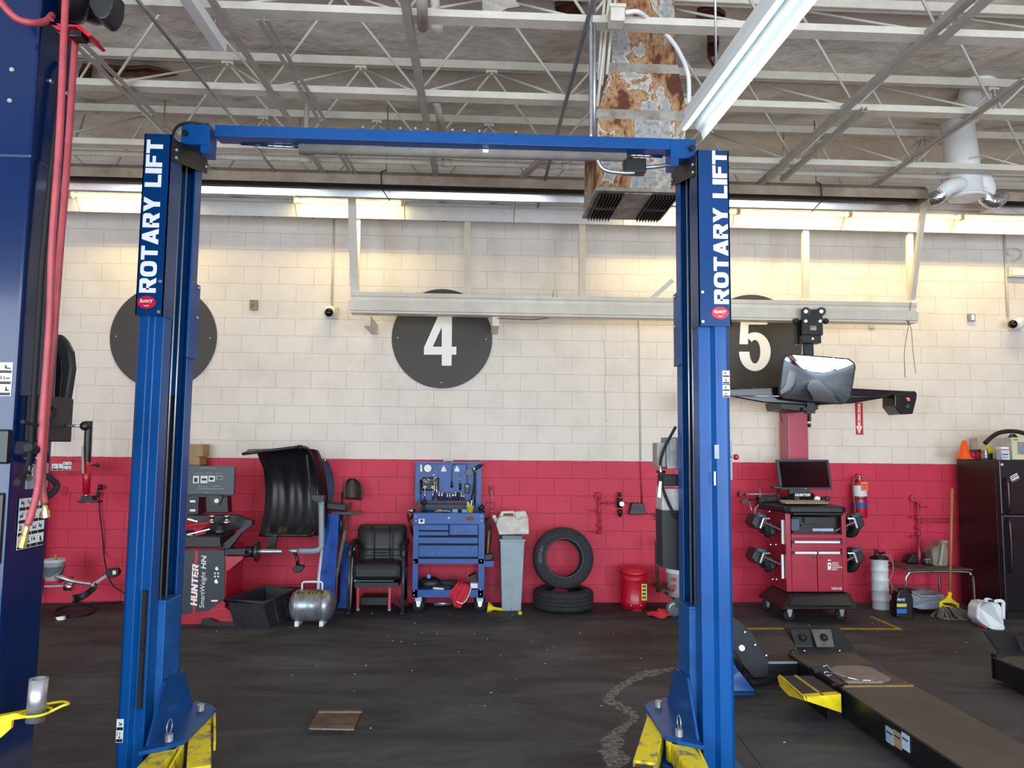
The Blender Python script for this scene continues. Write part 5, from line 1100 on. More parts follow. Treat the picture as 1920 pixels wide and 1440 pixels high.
tp('sticker', 785, 973, 796, 982, Yt - .002, Yt, m=LWHITE, bev=.0); tp('sticker_mark', 788, 974, 793, 979, Yt - .003, Yt - .002, m=LBLACK)
lid = MB().px(778, 868, 903, 960, Yt + .42, Yt + .45).o('lid', CBLUE, tc_, bev=.003)
tp('lid_rim', 777, 866, 904, 869, Yt + .36, Yt + .46, par=lid)
MB().tube([at(832, 868, Yt + .44), at(832, 863, Yt + .44), at(849, 863, Yt + .44), at(849, 868, Yt + .44)], .007).o('lid_handle', WHITE, lid)
for x in (789, 891): MB().cyl(at(x, 962, Yt + .1), at(x, 900, Yt + .4), .006).cyl(at(x, 925, Yt + .27), at(x, 900, Yt + .4), .011).o('lid_strut', BLACK, tc_)
MB().cyl(at(802, 878, Yt + .417), at(802, 878, Yt + .40), .055, n=28).o('magnetic_dish_rim', BLACK, lid); MB().cyl(at(802, 878, Yt + .40), at(802, 878, Yt + .395), .043, n=28).o('dish_sticker', LWHITE, lid)
for x in (832, 857): MB().pprism([(x - 5, 884), (x - 3, 877), (x, 873), (x + 3, 878), (x + 5, 884)], Yt + .415, Yt + .42).o('white_sticker', LWHITE, lid)
MB().pprism([(788, 871), (791, 871), (792, 884), (788, 884)], Yt + .415, Yt + .42).o('white_sticker', LWHITE, lid)
MB().px(790, 895, 823, 920, Yt + .39, Yt + .42).o('black_tray', BLACK, lid, bev=.02)
for x in (785, 900):
    pv = at(x, 1120, Yt + .06); c = V(pv.x, pv.y, .067)
    w = T if 0 else None
    f = MB().b(c.x - .035, c.x + .035, c.y - .03, c.y + .03, .12, at(x, 1118, Yt).z - .0).prism([(c.x - .03, c.y - .02, .13), (c.x + .03, c.y - .02, .13), (c.x + .015, c.y - .025, .06), (c.x - .015, c.y - .025, .06)], (0, .004, 0)).o('caster_fork', STEEL, tc_, merge=False)
    MB().lathe([(.001, 0), (.05, 0), (.065, .008), (.065, .032), (.05, .04), (.001, .04)], (c.x + .0, c.y + .04 - .02 - .02, .066), Y_, 26).o('caster_wheel', RUBBER, tc_)
    c2 = c + V(0, .32, 0)
    MB().b(c2.x - .03, c2.x + .03, c2.y - .02, c2.y + .02, .12, at(x, 1118, Yt).z).o('caster_fork', STEEL, tc_); MB().cyl((c2.x, c2.y - .02, .066), (c2.x, c2.y + .02, .066), .065, n=20).o('caster_wheel', RUBBER, tc_)
tp('side_shelf', 908, 1052, 926, 1063, Yt + .05, Yt + .35)
# tools on cart
def tool(name, label, cat, m, mb, grp=None): return mb.o(name, m, label=label, cat=cat, group=grp)
Yg = Yt + .3
for i, x in enumerate((823, 828.5, 833.5, 838.5, 843.5, 849, 854, 859.5, 865, 869.5)):
    hgt = (902, 902, 906, 907, 907, 903, 902, 904, 907, 908)[i]
    r = (.011, .012, .009, .010, .008, .011, .011, .013, .009, .008)[i]
    p0_, p1_ = at(x, 938, Yg), at(x, hgt + 22, Yg); p1_ = at(x, 922 + (hgt - 902) * .6, Yg)
    MB().lathe([(.001, 0), (r, 0), (r, (p1_ - p0_).length * .45), (r * 1.12, (p1_ - p0_).length * .5), (r * 1.12, (p1_ - p0_).length), (.001, (p1_ - p0_).length)], p0_, Z_, 12).o('deep_socket', CHROME if i not in (2, 7) else DARKT, label='deep socket standing on the rail of the blue tool cart', cat='socket', group='sockets on the cart rail')
tool('socket_rail', 'rusty red rail holding the row of sockets across the tool cart', 'tool rail', mat('rusty_red_rail', '6b3535', .6), MB().bar(at(798, 941, Yg), at(884, 940, Yg), .04, .018))
tool('black_tool_tray', 'long black magnetic tray below the row of sockets', 'tool tray', DARKP, MB().px(798, 946, 878, 953, Yt + .2, Yt + .28))
for i, (a, b_) in enumerate((((787, 897), (806, 909)), ((795, 892), (812, 906)), ((790, 896), (812, 909)))):
    tool('t_handle', 'thin chrome rod crossing the black tray on the cart lid', 'rod', CHROME, MB().cyl(at(*a, Yt + .38), at(*b_, Yt + .38), .004), 'chrome rods on the lid')
for x, y0, y1, lab in ((796, 916, 940, 'chrome ratchet standing left of the sockets'), (811, 916, 938, 'chrome ratchet standing between rods and sockets')):
    g = T('ratchet', lab, 'ratchet', at(x, y1, Yg))
    MB().lathe([(.008, -.006), (.016, -.006), (.02, .0), (.016, .006), (.008, .006), (.008, -.006)], at(x + 1, y0 - 2, Yg - .02), Y_).o('ratchet_head', CHROME, g); MB().cyl(at(x, y1, Yg - .02), at(x + 1, y0 + 2, Yg - .02), .008, .005).o('ratchet_handle', CHROME, g)
for a, b_, lab in (((815, 936), (814, 892), 'long chrome combination wrench standing upright by the sockets'), ((820, 936), (817, 897), 'long chrome breaker bar beside the upright wrench')):
    g = T('long_wrench', lab, 'wrench', at(*a, Yg)); MB().cyl(at(*a, Yg), at(*b_, Yg + .05), .007).o('shaft', CHROME, g); MB().lathe([(.006, -.004), (.014, -.004), (.014, .004), (.006, .004), (.006, -.004)], at(b_[0], b_[1] - 1, Yg + .05), Y_, 14).o('wrench_head', CHROME, g)
g = T('tester_cord', 'black charger with cord looped over the cart lid', 'charger', at(877, 925, Yt + .4))
MB().tube(smooth([at(847, 905, Yt + .4), at(848, 875, Yt + .4), at(856, 870, Yt + .4), at(868, 870, Yt + .4), at(875, 872, Yt + .4), at(876, 908, Yt + .4)]), .004, 6).o('cord', BLACK, g); MB().cyl(at(847, 902, Yt + .4), at(847, 914, Yt + .4), .008, .016).o('plug', BLACK, g); MB().px(871, 907, 881, 925, Yt + .37, Yt + .41).o('tester_body', BLACK, g, bev=.008); MB().px(873, 909, 879, 914, Yt + .368, Yt + .37).o('tester_screen', GREYP, g)
g = T('screwdriver', 'black handled screwdriver fixed upside down on the cart lid', 'screwdriver', at(863, 919, Yt + .4)); MB().cyl(at(863, 888, Yt + .4), at(863, 908, Yt + .4), .005).o('blade', STEEL, g); MB().cyl(at(863, 907, Yt + .4), at(863, 919, Yt + .4), .014).o('grip', BLACK, g)
g = T('air_die_grinder', 'black air tool hung at the top right corner of the cart lid', 'air tool', at(893, 900, Yt + .36))
MB().cyl(at(887, 881, Yt + .36), at(903, 872, Yt + .36), .02).cyl(at(903, 872, Yt + .36), at(908, 870, Yt + .36), .005).o('tool_body', BLACK, g); MB().cyl(at(889, 876, Yt + .35), at(889, 884, Yt + .35), .016).o('tool_collar', CHROME, g); MB().cyl(at(880, 886, Yt + .36), at(880, 886, Yt + .33), .038, n=24).o('disc', mat('grey_disc', '6d7880', .6), g)
MB().tube(smooth([at(890, 886, Yt + .35), at(889, 910, Yt + .3), at(884, 935, Yt + .25), at(882, 958, Yt + .2)]), .010).o('hose_tail', BLACK, g); MB().cyl(at(891, 886, Yt + .3), at(890, 950, Yt + .25), .01).o('second_hose', DARKP, g)
g = T('yellow_cup', 'small yellow cup holding brushes on the tool cart', 'cup', at(881, 960, Yt + .1))
c = at(881, 961, Yt + .1); MB().lathe([(.001, 0), (.03, 0), (.045, .07), (.05, .075), (.042, .075), (.001, .03)], c).o('cup_body', YEL, g)
MB().cyl(c + V(0, 0, .04), at(885, 938, Yt + .1), .008).o('parts_brush', WHITE, label='white brush handle standing in the yellow cup, right one', cat='brush'); MB().cyl(c + V(-.01, 0, .04), at(877, 941, Yt + .12), .012).o('parts_brush', WHITE, label='white brush handle leaning left in the yellow cup', cat='brush')
tool('tape_roll', 'dark red roll standing at the left rear corner of the cart', 'roll', mat('dark_red_roll', '7a2f2c', .7), MB().cyl(at(782, 951, Yt + .15), at(782, 951, Yt + .21), .055, n=20))
tool('air_chuck', 'black air gun standing beside the dark red roll', 'air tool', BLACK, MB().cyl(at(795, 960, Yt + .15), at(795, 940, Yt + .2), .015).sph(at(795, 942, Yt + .2), .03))
tool('orange_block', 'small orange block on the cart behind the handle', 'block', mat('orange_plastic', 'd08a2a', .5), MB().px(820, 955, 828, 959, Yt + .2, Yt + .25))
tool('blue_case', 'pale blue plastic tray beside the yellow cup', 'tray', mat('pale_blue_plastic', '4aa0c8', .5), MB().px(866, 955, 878, 962, Yt + .1, Yt + .2))
tool('grey_case', 'dark grey open case at the centre back of the cart top', 'case', GREYP, MB().px(848, 955, 858, 961, Yt + .1, Yt + .2))
tool('cart_handle', 'curved steel bar lying on the front of the cart top', 'handle', STEEL, MB().tube([at(815, 961, Yt + .03), at(818, 958, Yt + .03), at(842, 958, Yt + .03), at(846, 961, Yt + .03)], .006))
g = T('impact_gun', 'black air impact wrench lying at the right end of the cart top', 'air tool', at(902, 960, Yt + .2)); MB().cyl(at(898, 956, Yt + .2), at(907, 948, Yt + .2), .026).o('gun_body', BLACK, g); MB().cyl(at(904, 952, Yt + .2), at(908, 962, Yt + .2), .014).o('gun_grip', BLACK, g)
for i, (a, b_, r) in enumerate((((764, 964), (774, 1004), .012), ((770, 974), (778, 955), .012))): tool('hanging_bar', 'black pry bar hanging off the left side of the cart, %s' % ('longer one' if i == 0 else 'shorter one'), 'pry bar', BLACK, MB().cyl(at(*a, Yt + .1), at(*b_, Yt + .1), r))
tool('chrome_ball_joint', 'chrome round tool head at the upper left corner of the cart', 'tool head', CHROME, MB().sph(at(772, 958, Yt + .1), .022).cyl(at(765, 958, Yt + .1), at(772, 958, Yt + .1), .009))
g = T('hose_bundle', 'dark tangle of hoses hanging on the right side of the tool cart', 'hoses', at(915, 1048, Yt + .2))
for i in range(7):
    P = smooth([at(909 + random.uniform(0, 10), 965 + random.uniform(0, 8), Yt + .1 + i * .03), at(911 + random.uniform(0, 12), 990 + random.uniform(0, 10), Yt + .1 + i * .03), at(910 + random.uniform(0, 10), 1015 + random.uniform(0, 10), Yt + .1 + i * .03), at(911 + random.uniform(0, 8), 1040, Yt + .1 + i * .03)])
    MB().tube(P, .009).o('hanging_hose', BLACK, g)
g2 = T('hammer', 'hammer with copper brown handle hanging head down on the right side of the cart', 'hammer', at(915, 1050, Yt + .05)); MB().cyl(at(917, 995, Yt + .05), at(914, 1040, Yt + .05), .011).o('hammer_handle', mat('copper_wood', 'a06a4a', .6), g2); MB().pprism([(908, 1040), (924, 1038), (923, 1050), (909, 1052)], Yt, Yt + .1).o('hammer_head', BLACK, g2, bev=.008)
MB().tube(smooth([at(911, 1066, Yt + .2), at(909, 1095, Yt + .2), at(912, 1115, Yt + .2), at(920, 1122, Yt + .2), at(927, 1108, Yt + .2), at(925, 1085, Yt + .2), at(920, 1066, Yt + .2)]), .004, 6).o('dangling_cord', mat('brown_cord', '6a3a3a', .6), g)
# bottom shelf contents
wbg = tool('black_work_bag', 'black bag with round blue cap on the lower shelf of the tool cart', 'bag', DARKP, MB().sph(at(806, 1094, Yt + .2), .11, 18, (1.2, .8, .72)).sph(at(825, 1099, Yt + .2), .07, 14, (1.6, 1, .6)))
MB().cyl(at(804, 1081, Yt + .09), at(804, 1081, Yt + .07), .022).o('blue_cap', mat('cap_blue', '1e6fe0', .4), wbg, 'round blue cap')
tool('dark_rag_pile', 'dark grey bundle in the middle of the lower cart shelf', 'rag', mat('dark_cloth', '34343c', .9), MB().sph(at(842, 1094, Yt + .22), .07, 14, (1.9, 1, .6)).sph(at(836, 1101, Yt + .1), .04, 12, (2, 1, .5)))
tool('silver_tool', 'silver tool lying flat on the lower cart shelf', 'tool', STEEL, MB().bar(at(812, 1102, Yt + .05), at(832, 1104, Yt + .05), .03, .02))
tool('black_funnel_bag', 'dark pointed bag at the right end of the lower cart shelf', 'bag', DARKP, MB().pprism([(878, 1082), (892, 1076), (896, 1100), (884, 1098)], Yt + .1, Yt + .25))
tool('white_box', 'small white box at the right end of the lower cart shelf', 'box', LWHITE, MB().px(882, 1094, 896, 1103, Yt + .04, Yt + .2))
RC = mat('pink_red_cloth', 'd2303f', .9, 0, .1, 8)
def ragf(u, v):
    L = [(860, 1088), (852, 1100), (841, 1112), (846, 1125), (851, 1138)]; Q = [(872, 1092), (881, 1100), (879, 1114), (872, 1126), (864, 1141)]
    k = v * 4; i = min(3, int(k)); t = k - i
    x = (L[i][0] * (1 - t) + L[i + 1][0] * t) * (1 - u) + (Q[i][0] * (1 - t) + Q[i + 1][0] * t) * u; y = (L[i][1] * (1 - t) + L[i + 1][1] * t) * (1 - u) + (Q[i][1] * (1 - t) + Q[i + 1][1] * t) * u
    return at(x, y, Yt - .02 + .02 * math.sin(u * 10 + v * 3) + (.1 * max(0, .15 - v) / .15))
MB().grid(ragf, 16, 16, (0, .012, 0)).o('shop_rag', RC, label='bright red rag draped over the lower shelf of the tool cart', cat='rag')
pipe(smooth([at(884, 1100, Yt - .02), at(878, 1118, Yt - .03), at(868, 1131, Yt - .04), at(856, 1128, Yt - .04)]), .005, 'white cord curling over the bright red rag', LWHITE, 'white_cord', 'cord', 6)  # plain white cord lying across the rag
gg = T('grease_gun', 'silver grease gun lying on the floor under the tool cart', 'grease gun', fl(830, 1138)); 
MB().cyl(at(814, 1132, 8.4), at(846, 1131, 8.4), .025).o('barrel', STEEL, gg); MB().cyl(at(806, 1132, 8.4), at(814, 1132, 8.4), .01).o('rod', DARKT, gg)
fu = T('yellow_funnel', 'yellow funnel lying on the floor between the cart and the grey bin', 'funnel', fl(920, 1146)); 
MB().lathe([(.06, 0), (.062, .01), (.018, .07), (.016, .17), (.010, .17), (.012, .07), (.055, .01), (.06, 0)], at(914, 1139, 8.3), V(.24, -.02, -.03), 20).o('funnel_body', YEL, fu)
MB().lathe([(.001, 0), (.022, 0), (.022, .03), (.001, .03)], V(fl(975, 1152).x, fl(975, 1152).y, 0)).o('yellow_cap', YEL, label='tiny yellow cap on the floor right of the grey bin', cat='cap')  # loose yellow cap lying on the floor
MB().cyl(at(888, 1119, Yt + .2), at(889, 1116, Yt + .2), .004).o('stray_pin', STEEL, label='tiny pin by the right rear caster', cat='pin')
# ================================================================ GREY BIN + JUG
Yg2 = 8.3
gb = T('waste_bin', 'tall narrow grey plastic bin with a jug on top', 'bin', at(958, 1146, Yg2))
a, b_, z0, z1 = XZ(937, 1013, 983, 1146, Yg2); a2, b2 = at(941, 1146, Yg2).x, at(977, 1146, Yg2).x
GB = mat('grey_bin_plastic', '97a6ad', .5, 0, .08, 5)
MB().hexa([(a2, Yg2, 0), (b2, Yg2, 0), (b2, Yg2 + .36, 0), (a2, Yg2 + .36, 0), (a, Yg2 - .02, z1), (b_, Yg2 - .02, z1), (b_, Yg2 + .4, z1), (a, Yg2 + .4, z1)]).o('bin_body', GB, gb, bev=.01)
MB().b(a - .008, b_ + .008, Yg2 - .03, Yg2 + .41, z1 - .012, z1 + .012).o('bin_rim', GB, gb, bev=.006)
MB().b(a + .02, b_ - .02, Yg2, Yg2 + .36, z1, z1 + .05).o('bin_collar', mat('grey_bin_dark', '6c7a82', .5), gb, bev=.01)
MB().px(958, 1139, 959, 1143, Yg2 - .004, Yg2 - .002).o('scuff_mark', LBLACK, gb)
JW = mat('translucent_jug', 'd6d2ca', .45, 0, .12, 8, h2='a89a88', thr=(.25, .6))
def handleframe(name, pts_out, pts_in, Y0, Y1, m, par):
    # plate with hole: bridge outer and inner loops of equal count
    mb = MB(); n = len(pts_out)
    o0 = [mb.bm.verts.new(at(x, y, Y0)) for x, y in pts_out]; i0 = [mb.bm.verts.new(at(x, y, Y0)) for x, y in pts_in]
    d = V(0, Y1 - Y0, 0); o1 = [mb.bm.verts.new(v.co + d) for v in o0]; i1 = [mb.bm.verts.new(v.co + d) for v in i0]
    for k in range(n):
        l = (k + 1) % n
        mb.face([o0[k], o0[l], i0[l], i0[k]]); mb.face([o1[l], o1[k], i1[k], i1[l]]); mb.face([o0[l], o0[k], o1[k], o1[l]]); mb.face([i0[k], i0[l], i1[l], i1[k]])
    return mb.o(name, m, par, bev=.004)
jg = T('fluid_jug', 'stained white fluid jug with spout sitting on the grey bin', 'jug', at(958, 1003, Yg2))
MB().pprism([(932, 975), (938, 968), (962, 968), (972, 974), (978, 972), (979, 968), (990, 970), (992, 1002), (936, 1003), (930, 985)], Yg2 + .03, Yg2 + .25).o('jug_body', JW, jg, bev=.025)
handleframe('top_handle', [(936, 969), (940, 959), (962, 958), (968, 962), (968, 970), (950, 970)], [(943, 967), (945, 963), (960, 963), (963, 964), (963, 967), (952, 967)], Yg2 + .1, Yg2 + .18, JW, jg)
handleframe('rear_handle', [(965, 960), (985, 958), (991, 972), (992, 1000), (972, 1000), (968, 975)], [(979, 975), (982, 975), (985, 978), (985, 988), (980, 989), (978, 984)], Yg2 + .08, Yg2 + .2, JW, jg)
MB().cyl(at(934, 980, Yg2 + .14), at(926, 970, Yg2 + .14), .03, .018).cyl(at(926, 972, Yg2 + .14), at(927, 966, Yg2 + .14), .022).o('spout', WHITE, jg)
# outlet with cord
ob = T('outlet', 'red painted wall outlet with a cord right of the tool cart', 'outlet', at(921, 928, W)); MB().px(916, 910, 927, 928, W - .02, W).o('plate', WRED, ob, bev=.003); MB().cyl(at(921, 917, W - .02), at(921, 917, W - .05), .018).o('plug', mat('dark_red_plug', '5a1a22', .6), ob)
MB().tube(smooth([at(921, 917, W - .05), at(923, 940, W - .05), at(921, 965, W - .06)]), .006, 6).o('cord', mat('pink_cord', 'b88a86', .6), ob)
pipe(smooth([at(908, 948, Yt + .3), at(916, 942, Yt + .35), at(926, 944, Yt + .35), at(926, 952, Yt + .35), at(915, 958, Yt + .3)]), .003, 'thin black wire loop at the right of the cart top', BLACK, 'wire', 'wire', 6)
# ================================================================ TIRES
def tire_prof(ro, ri, w):
    h = w / 2; return [(ri, -h * .82), (ri + .015, -h * .95), (ri + .05, -h * 1.0), (ro - .06, -h), (ro - .02, -h * .85), (ro - .004, -h * .7), (ro, -h * .4), (ro - .006, -h * .38), (ro - .006, -h * .34), (ro, -h * .32), (ro, -.03 * h), (ro - .006, -.02 * h), (ro - .006, .04 * h), (ro, .05 * h), (ro, h * .34), (ro - .006, h * .36), (ro - .006, h * .4), (ro, h * .42), (ro - .004, h * .7), (ro - .02, h * .85), (ro - .06, h), (ri + .05, h), (ri + .015, h * .95), (ri, h * .82), (ri + .012, h * .8), (ro - .04, h * .75), (ro - .015, 0), (ro - .04, -h * .75), (ri + .012, -h * .8), (ri, -h * .82)]
cT = fl(1056, 1152); 
t1 = T('tire', 'worn tyre lying flat on the floor under the upright tyre', 'tire', (at(1056, 1130, 8.45).x, 8.45, 0))
MB().lathe(tire_prof(.335, .205, .22), (at(1056, 1130, 8.45).x, 8.45, .112), Z_, 56).o('tire_carcass', TIRE, t1)
c2 = at(1056, 1059, 8.42)
t2 = T('tire', 'tyre standing upright on top of the flat tyre against the wall', 'tire', (c2.x, 8.42, .222))
axv = V(.05, -1, .16).normalized()
c2 = V(c2.x, 8.45, .215 + .335)
MB().lathe(tire_prof(.337, .20, .20), c2, axv, 64).o('tire_carcass', TIRE, t2)
fr_ = axv
uu = V(1, 0, 0); uu = (uu - fr_ * uu.dot(fr_)).normalized(); vv = fr_.cross(uu)
if vv.z < 0: vv = -vv
MB().lathe([(.207, .09), (.211, .102), (.215, .09)], c2, axv, 64).o('bead_ring', mat('bead_grey', '6a6e74', .5), t2)
def arclet(s, r, a0, da, h, par):
    for i, chh in enumerate(s):
        if chh == ' ': continue
        a = a0 - i * da; d = uu * math.cos(a) + vv * math.sin(a); tan = uu * math.sin(a) - vv * math.cos(a)
        txt('sidewall_letter', chh, c2 + fr_ * .1005 + d * (r - h / 2) - tan * h * .35, tan * h * .7, d * h, mat('tire_letter', '7a7d80', .7), par)
arclet('SENTURY', .272, R(190), .105, .034, t2)
# ================================================================ RED WASTE CAN
oc = T('oily_waste_can', 'red round oily waste can with lid and yellow label', 'waste can', (at(1187, 1130, 8.5).x, 8.5, 0))
oy = 8.5; ox = at(1188, 1110, oy).x; rr = .15; zt_ = at(1188, 1072, oy - .1).z
MB().lathe([(.001, 0), (rr, 0), (rr, .05), (rr * 1.02, .055), (rr * 1.02, .07), (rr, .075), (rr, zt_ * .78), (rr * 1.015, zt_ * .79), (rr, zt_ * .8), (rr, zt_ - .02), (.001, zt_ - .02)], (ox, oy, 0), Z_, 36).o('can_body', RED, oc)
MB().lathe([(.001, .055), (rr * .5, .05), (rr * .98, .02), (rr * 1.08, .0), (rr * 1.08, -.02), (rr * 1.02, -.02), (.001, -.01)], (ox, oy, zt_ + .0), V(0, -.1, 1), 36).o('can_lid', RED, oc)
MB().px(1203, 1095, 1213, 1126, oy - .14, oy - .132).o('yellow_label', mat('label_yellow', 'd8d24a', .5), oc); 
for y in (1098, 1105, 1112, 1119): MB().px(1205, y, 1211, y + 3, oy - .143, oy - .14).o('label_print', LBLACK, oc)
MB().b(ox - .05, ox + .05, oy - rr - .05, oy - rr + .02, 0, .012).o('foot_pedal', RED, oc)
for x in (-.06, .05): MB().cyl((ox + x, oy - .14, .05), (ox + x, oy - .155, .05), .008).o('rivet', STEEL, oc)
# ================================================================ AIR LINE FITTINGS
RP = mat('red_painted_pipe', 'b02a48', .5, 0, .15, 20)
def P_(x, y, d=.06): return at(x, y, W - d)
rg = T('air_pipe_manifold', 'red painted air pipe with valves on the wall above the tyres', 'pipe', P_(1124, 1000))
MB().cyl(P_(1122, 928, .0), P_(1122, 930), .04).o('wall_flange', WRED, rg)
MB().tube([P_(1123, 930), P_(1124, 960), P_(1126, 1000)], .014).o('riser_pipe', RP, rg)
for y in (932, 958, 985, 998): MB().cyl(P_(1124, y - 3), P_(1124, y + 3), .022).o('fitting', RP, rg)
for y in (958, 998): MB().tube([P_(1124, y), P_(1108, y - 1, .08)], .008).o('valve_lever', RP, rg)
MB().tube([P_(1124, 943), P_(1158, 943)], .010).o('branch_pipe', RP, rg); MB().cyl(P_(1138, 943), P_(1145, 943), .017).o('fitting', RP, rg)
ar = T('air_regulator', 'black air filter regulator with round gauge on the wall', 'regulator', P_(1162, 970))
MB().cyl(P_(1162, 934), P_(1162, 952), .034).o('regulator_body', BLACK, ar); MB().cyl(P_(1162, 923), P_(1162, 932), .02).o('adjust_knob', BLACK, ar); MB().cyl(P_(1162, 931), P_(1162, 935), .024).o('red_ring', RED, ar)
MB().lathe([(.001, 0), (.014, .01), (.026, .05), (.028, .09), (.001, .09)], P_(1163, 970), Z_).o('filter_bowl', BLACK, ar)
g = MB().cyl(P_(1166, 945, .09), P_(1166, 945, .11), .028, n=24).o('gauge_case', STEEL, ar); MB().cyl(P_(1166, 945, .11), P_(1166, 945, .113), .024, n=24).o('gauge_face', LWHITE, ar)
MB().tube([P_(1171, 943), P_(1182, 943)], .009).o('outlet_pipe', RP, ar)
bb = T('black_wall_box', 'black flared plastic box on the red wall beside the regulator', 'wall box', P_(1196, 966))
MB().pprism([(1185, 943), (1207, 943), (1211, 965), (1180, 965)], W - .1, W).o('box_body', BLACK, bb, bev=.008); MB().pprism([(1189, 947), (1203, 947), (1205, 958), (1187, 958)], W - .105, W - .1).o('raised_panel', DARKP, bb)
for x in (1191, 1199): MB().cyl(P_(x, 944), P_(x, 940), .005).o('stud', STEEL, bb)
pipe(smooth([P_(1211, 963), P_(1225, 964), P_(1240, 960), P_(1250, 952)]), .004, 'thin black cord from the black wall box to the power unit', BLACK, 'cord', 'cord', 6)
pipe(smooth([P_(1225, 968), P_(1232, 966), P_(1230, 972), P_(1227, 974)]), .006, 'small knot of black wire on the red wall', BLACK, 'wire_knot', 'wire', 6)
# floor cart behind right column
dl = T('bucket_dolly', 'dark iron hand cart with wheel carrying a white bucket, behind the right column', 'dolly', fl(1262, 1155))
MB().tube([at(1230, 1016, 8.4), at(1233, 1110, 8.4)], .018, 6).o('cart_handle', RUST, dl); MB().bar(at(1228, 1016, 8.4), at(1262, 1016, 8.4), .03, .03).o('cart_crossbar', RUST, dl)
MB().prism([at(1232, 1093, 8.4), at(1236, 1090, 8.4), at(1290, 1132, 8.05), at(1290, 1142, 8.05), at(1232, 1104, 8.4)], (0, .02, 0)).o('cart_frame', RUST, dl)
MB().px(1240, 1105, 1300, 1110, 8.1, 8.5).o('cart_deck', RUST, dl)
MB().lathe([(.001, 0), (.07, 0), (.085, .008), (.085, .04), (.07, .048), (.001, .048)], V(at(1264, 1140, 8.02).x, 8.0, .086), Y_, 26).o('cart_wheel', mat('grey_wheel', '5e6a70', .6), dl); MB().lathe([(.05, -.004), (.065, -.004), (.065, 0), (.05, 0)], V(at(1264, 1140, 8.02).x, 8.0, .086), Y_, 26).o('wheel_rim', STEEL, dl)
MB().pprism([(1264, 1122), (1282, 1122), (1282, 1140), (1268, 1140)], 7.99, 8.02).o('wheel_fork', mat('dark_green_paint', '2d4a3c', .5), dl)
b2, c, hgt = bucket(1275, 1066, 1117, .13, .15, 8.2, 'pail', 'white pail with red lettering behind the right column', mat('pail_white', 'd8d8d6', .4), cat='bucket')
for i, (s, y0, y1) in enumerate((('op', 1083, 1092), ('our', 1096, 1107))): ptxt('pail_letters', s, 1257, y0, 1268, y1, 8.2 - .155, LRED, b2, off=.02)
def rag2(u, v):
    w = .35 + .65 * math.sin(min(1, u * 1.25) * 3.14 * .85)
    p = fl(1213 + 46 * u, 1154 + 2 * math.sin(u * 3))
    return p + V(.0, (v - .5) * .17 * w, .012 + .075 * math.sin(v * 3.14) * w * (1 if u > .45 else .45) + .012 * math.sin(v * 11 + u * 9))
MB().grid(rag2, 22, 14, (0, 0, -.008)).o('shop_rag', RC, label='bright red rag lying on the floor left of the right column', cat='rag')
# ================================================================ ALIGNMENT SENSOR TOWER
Yw = 8.40
tw = T('sensor_tower', 'red column with a black camera crossbeam hung from the overhead rail', 'alignment tower', at(1500, 1120, Yw + .15))
MAG = mat('tower_red', 'a32740', .3, .1, .06, 3, coat=.3)
a, b_, z0, z1 = XZ(1481, 768, 1518, 1100, Yw)
MB().b(a, b_, Yw, Yw + .25, .02, at(1500, 772, Yw).z).o('column', MAG, tw, bev=.006)
MB().b(a - .05, b_ + .1, Yw + .02, Yw + .3, 0, .025).o('base_plate', BLACK, tw)
MB().px(1517, 775, 1521, 790, Yw + .02, Yw + .1).o('cable_clip', BLACK, tw); MB().px(1517, 794, 1521, 801, Yw + .02, Yw + .1).o('cable_clip', BLACK, tw)
GB_ = mat('gloss_black_plastic', '101012', .18, 0, .05, 4)
for s in (1, -1):
    xc = 1515
    X = lambda x: xc + s * (x - xc)
    dy = lambda x: (X(x) - x) * .0085
    beam = [(1515, 722), (1600, 728), (1700, 733), (1716, 733), (1720, 737), (1719, 748), (1700, 758), (1688, 752), (1672, 744), (1600, 756), (1515, 760)]
    MB().pprism([(X(x), y + dy(x)) for x, y in beam], Yw - .40, Yw - .24).o('camera_beam', GB_, tw, bev=.012)
    pod = [(1678, 740), (1716, 733), (1720, 738), (1719, 748), (1712, 776), (1690, 777), (1678, 762)]
    q = MB().pprism([(X(x), y + dy(x)) for x, y in pod], Yw - .46, Yw - .2).o('camera_pod', GB_, tw, bev=.01)
    MB().pprism([(X(x), y + dy(x)) for x, y in ((1692, 743), (1714, 742), (1708, 772), (1692, 770))], Yw - .465, Yw - .46).o('pod_lens_window', mat('lens_black', '050506', .05, 0, 0), q)
    MB().cyl(at(X(1702), 762, Yw - .465), at(X(1702), 762, Yw - .472), .02).o('lens_ring', DARKP, q)
    if s > 0: MB().px(1700, 746, 1705, 748, Yw - .47, Yw - .466).px(1702, 749, 1706, 751, Yw - .47, Yw - .466).o('red_indicator', mat('red_led', (1, .05, .05), emit=4), q, merge=False)
MB().cyl(at(1372, 742, Yw - .41), at(1676, 745, Yw - .41), .008).o('beam_trim', CHROME, tw)
MB().pprism([(1462, 752), (1540, 754), (1530, 770), (1500, 772), (1466, 768)], Yw - .38, Yw + .05).o('beam_hub', BLACK, tw, bev=.01)
MB().pprism([(1506, 764), (1536, 765), (1528, 771), (1506, 770)], Yw - .44, Yw - .38).o('hub_flange', DARKP, tw)
pm = MB().px(1512, 638, 1527, 775, Yr - .02, Yr + .06).o('upper_pole', BLACK, tw)
t = T('rail_trolley', 'black roller trolley clamped on the rail above the mirror', 'trolley', at(1520, 645, Yr - .1))
MB().px(1505, 580, 1543, 628, Yr - .14, Yr - .1).o('front_plate', BLACK, t, bev=.006); MB().px(1505, 628, 1540, 643, Yr - .13, Yr - .02).o('lower_block', BLACK, t, bev=.004)
MB().px(1494, 600, 1505, 645, Yr - .02, Yr + .05).o('rear_plate', BLACK, t)
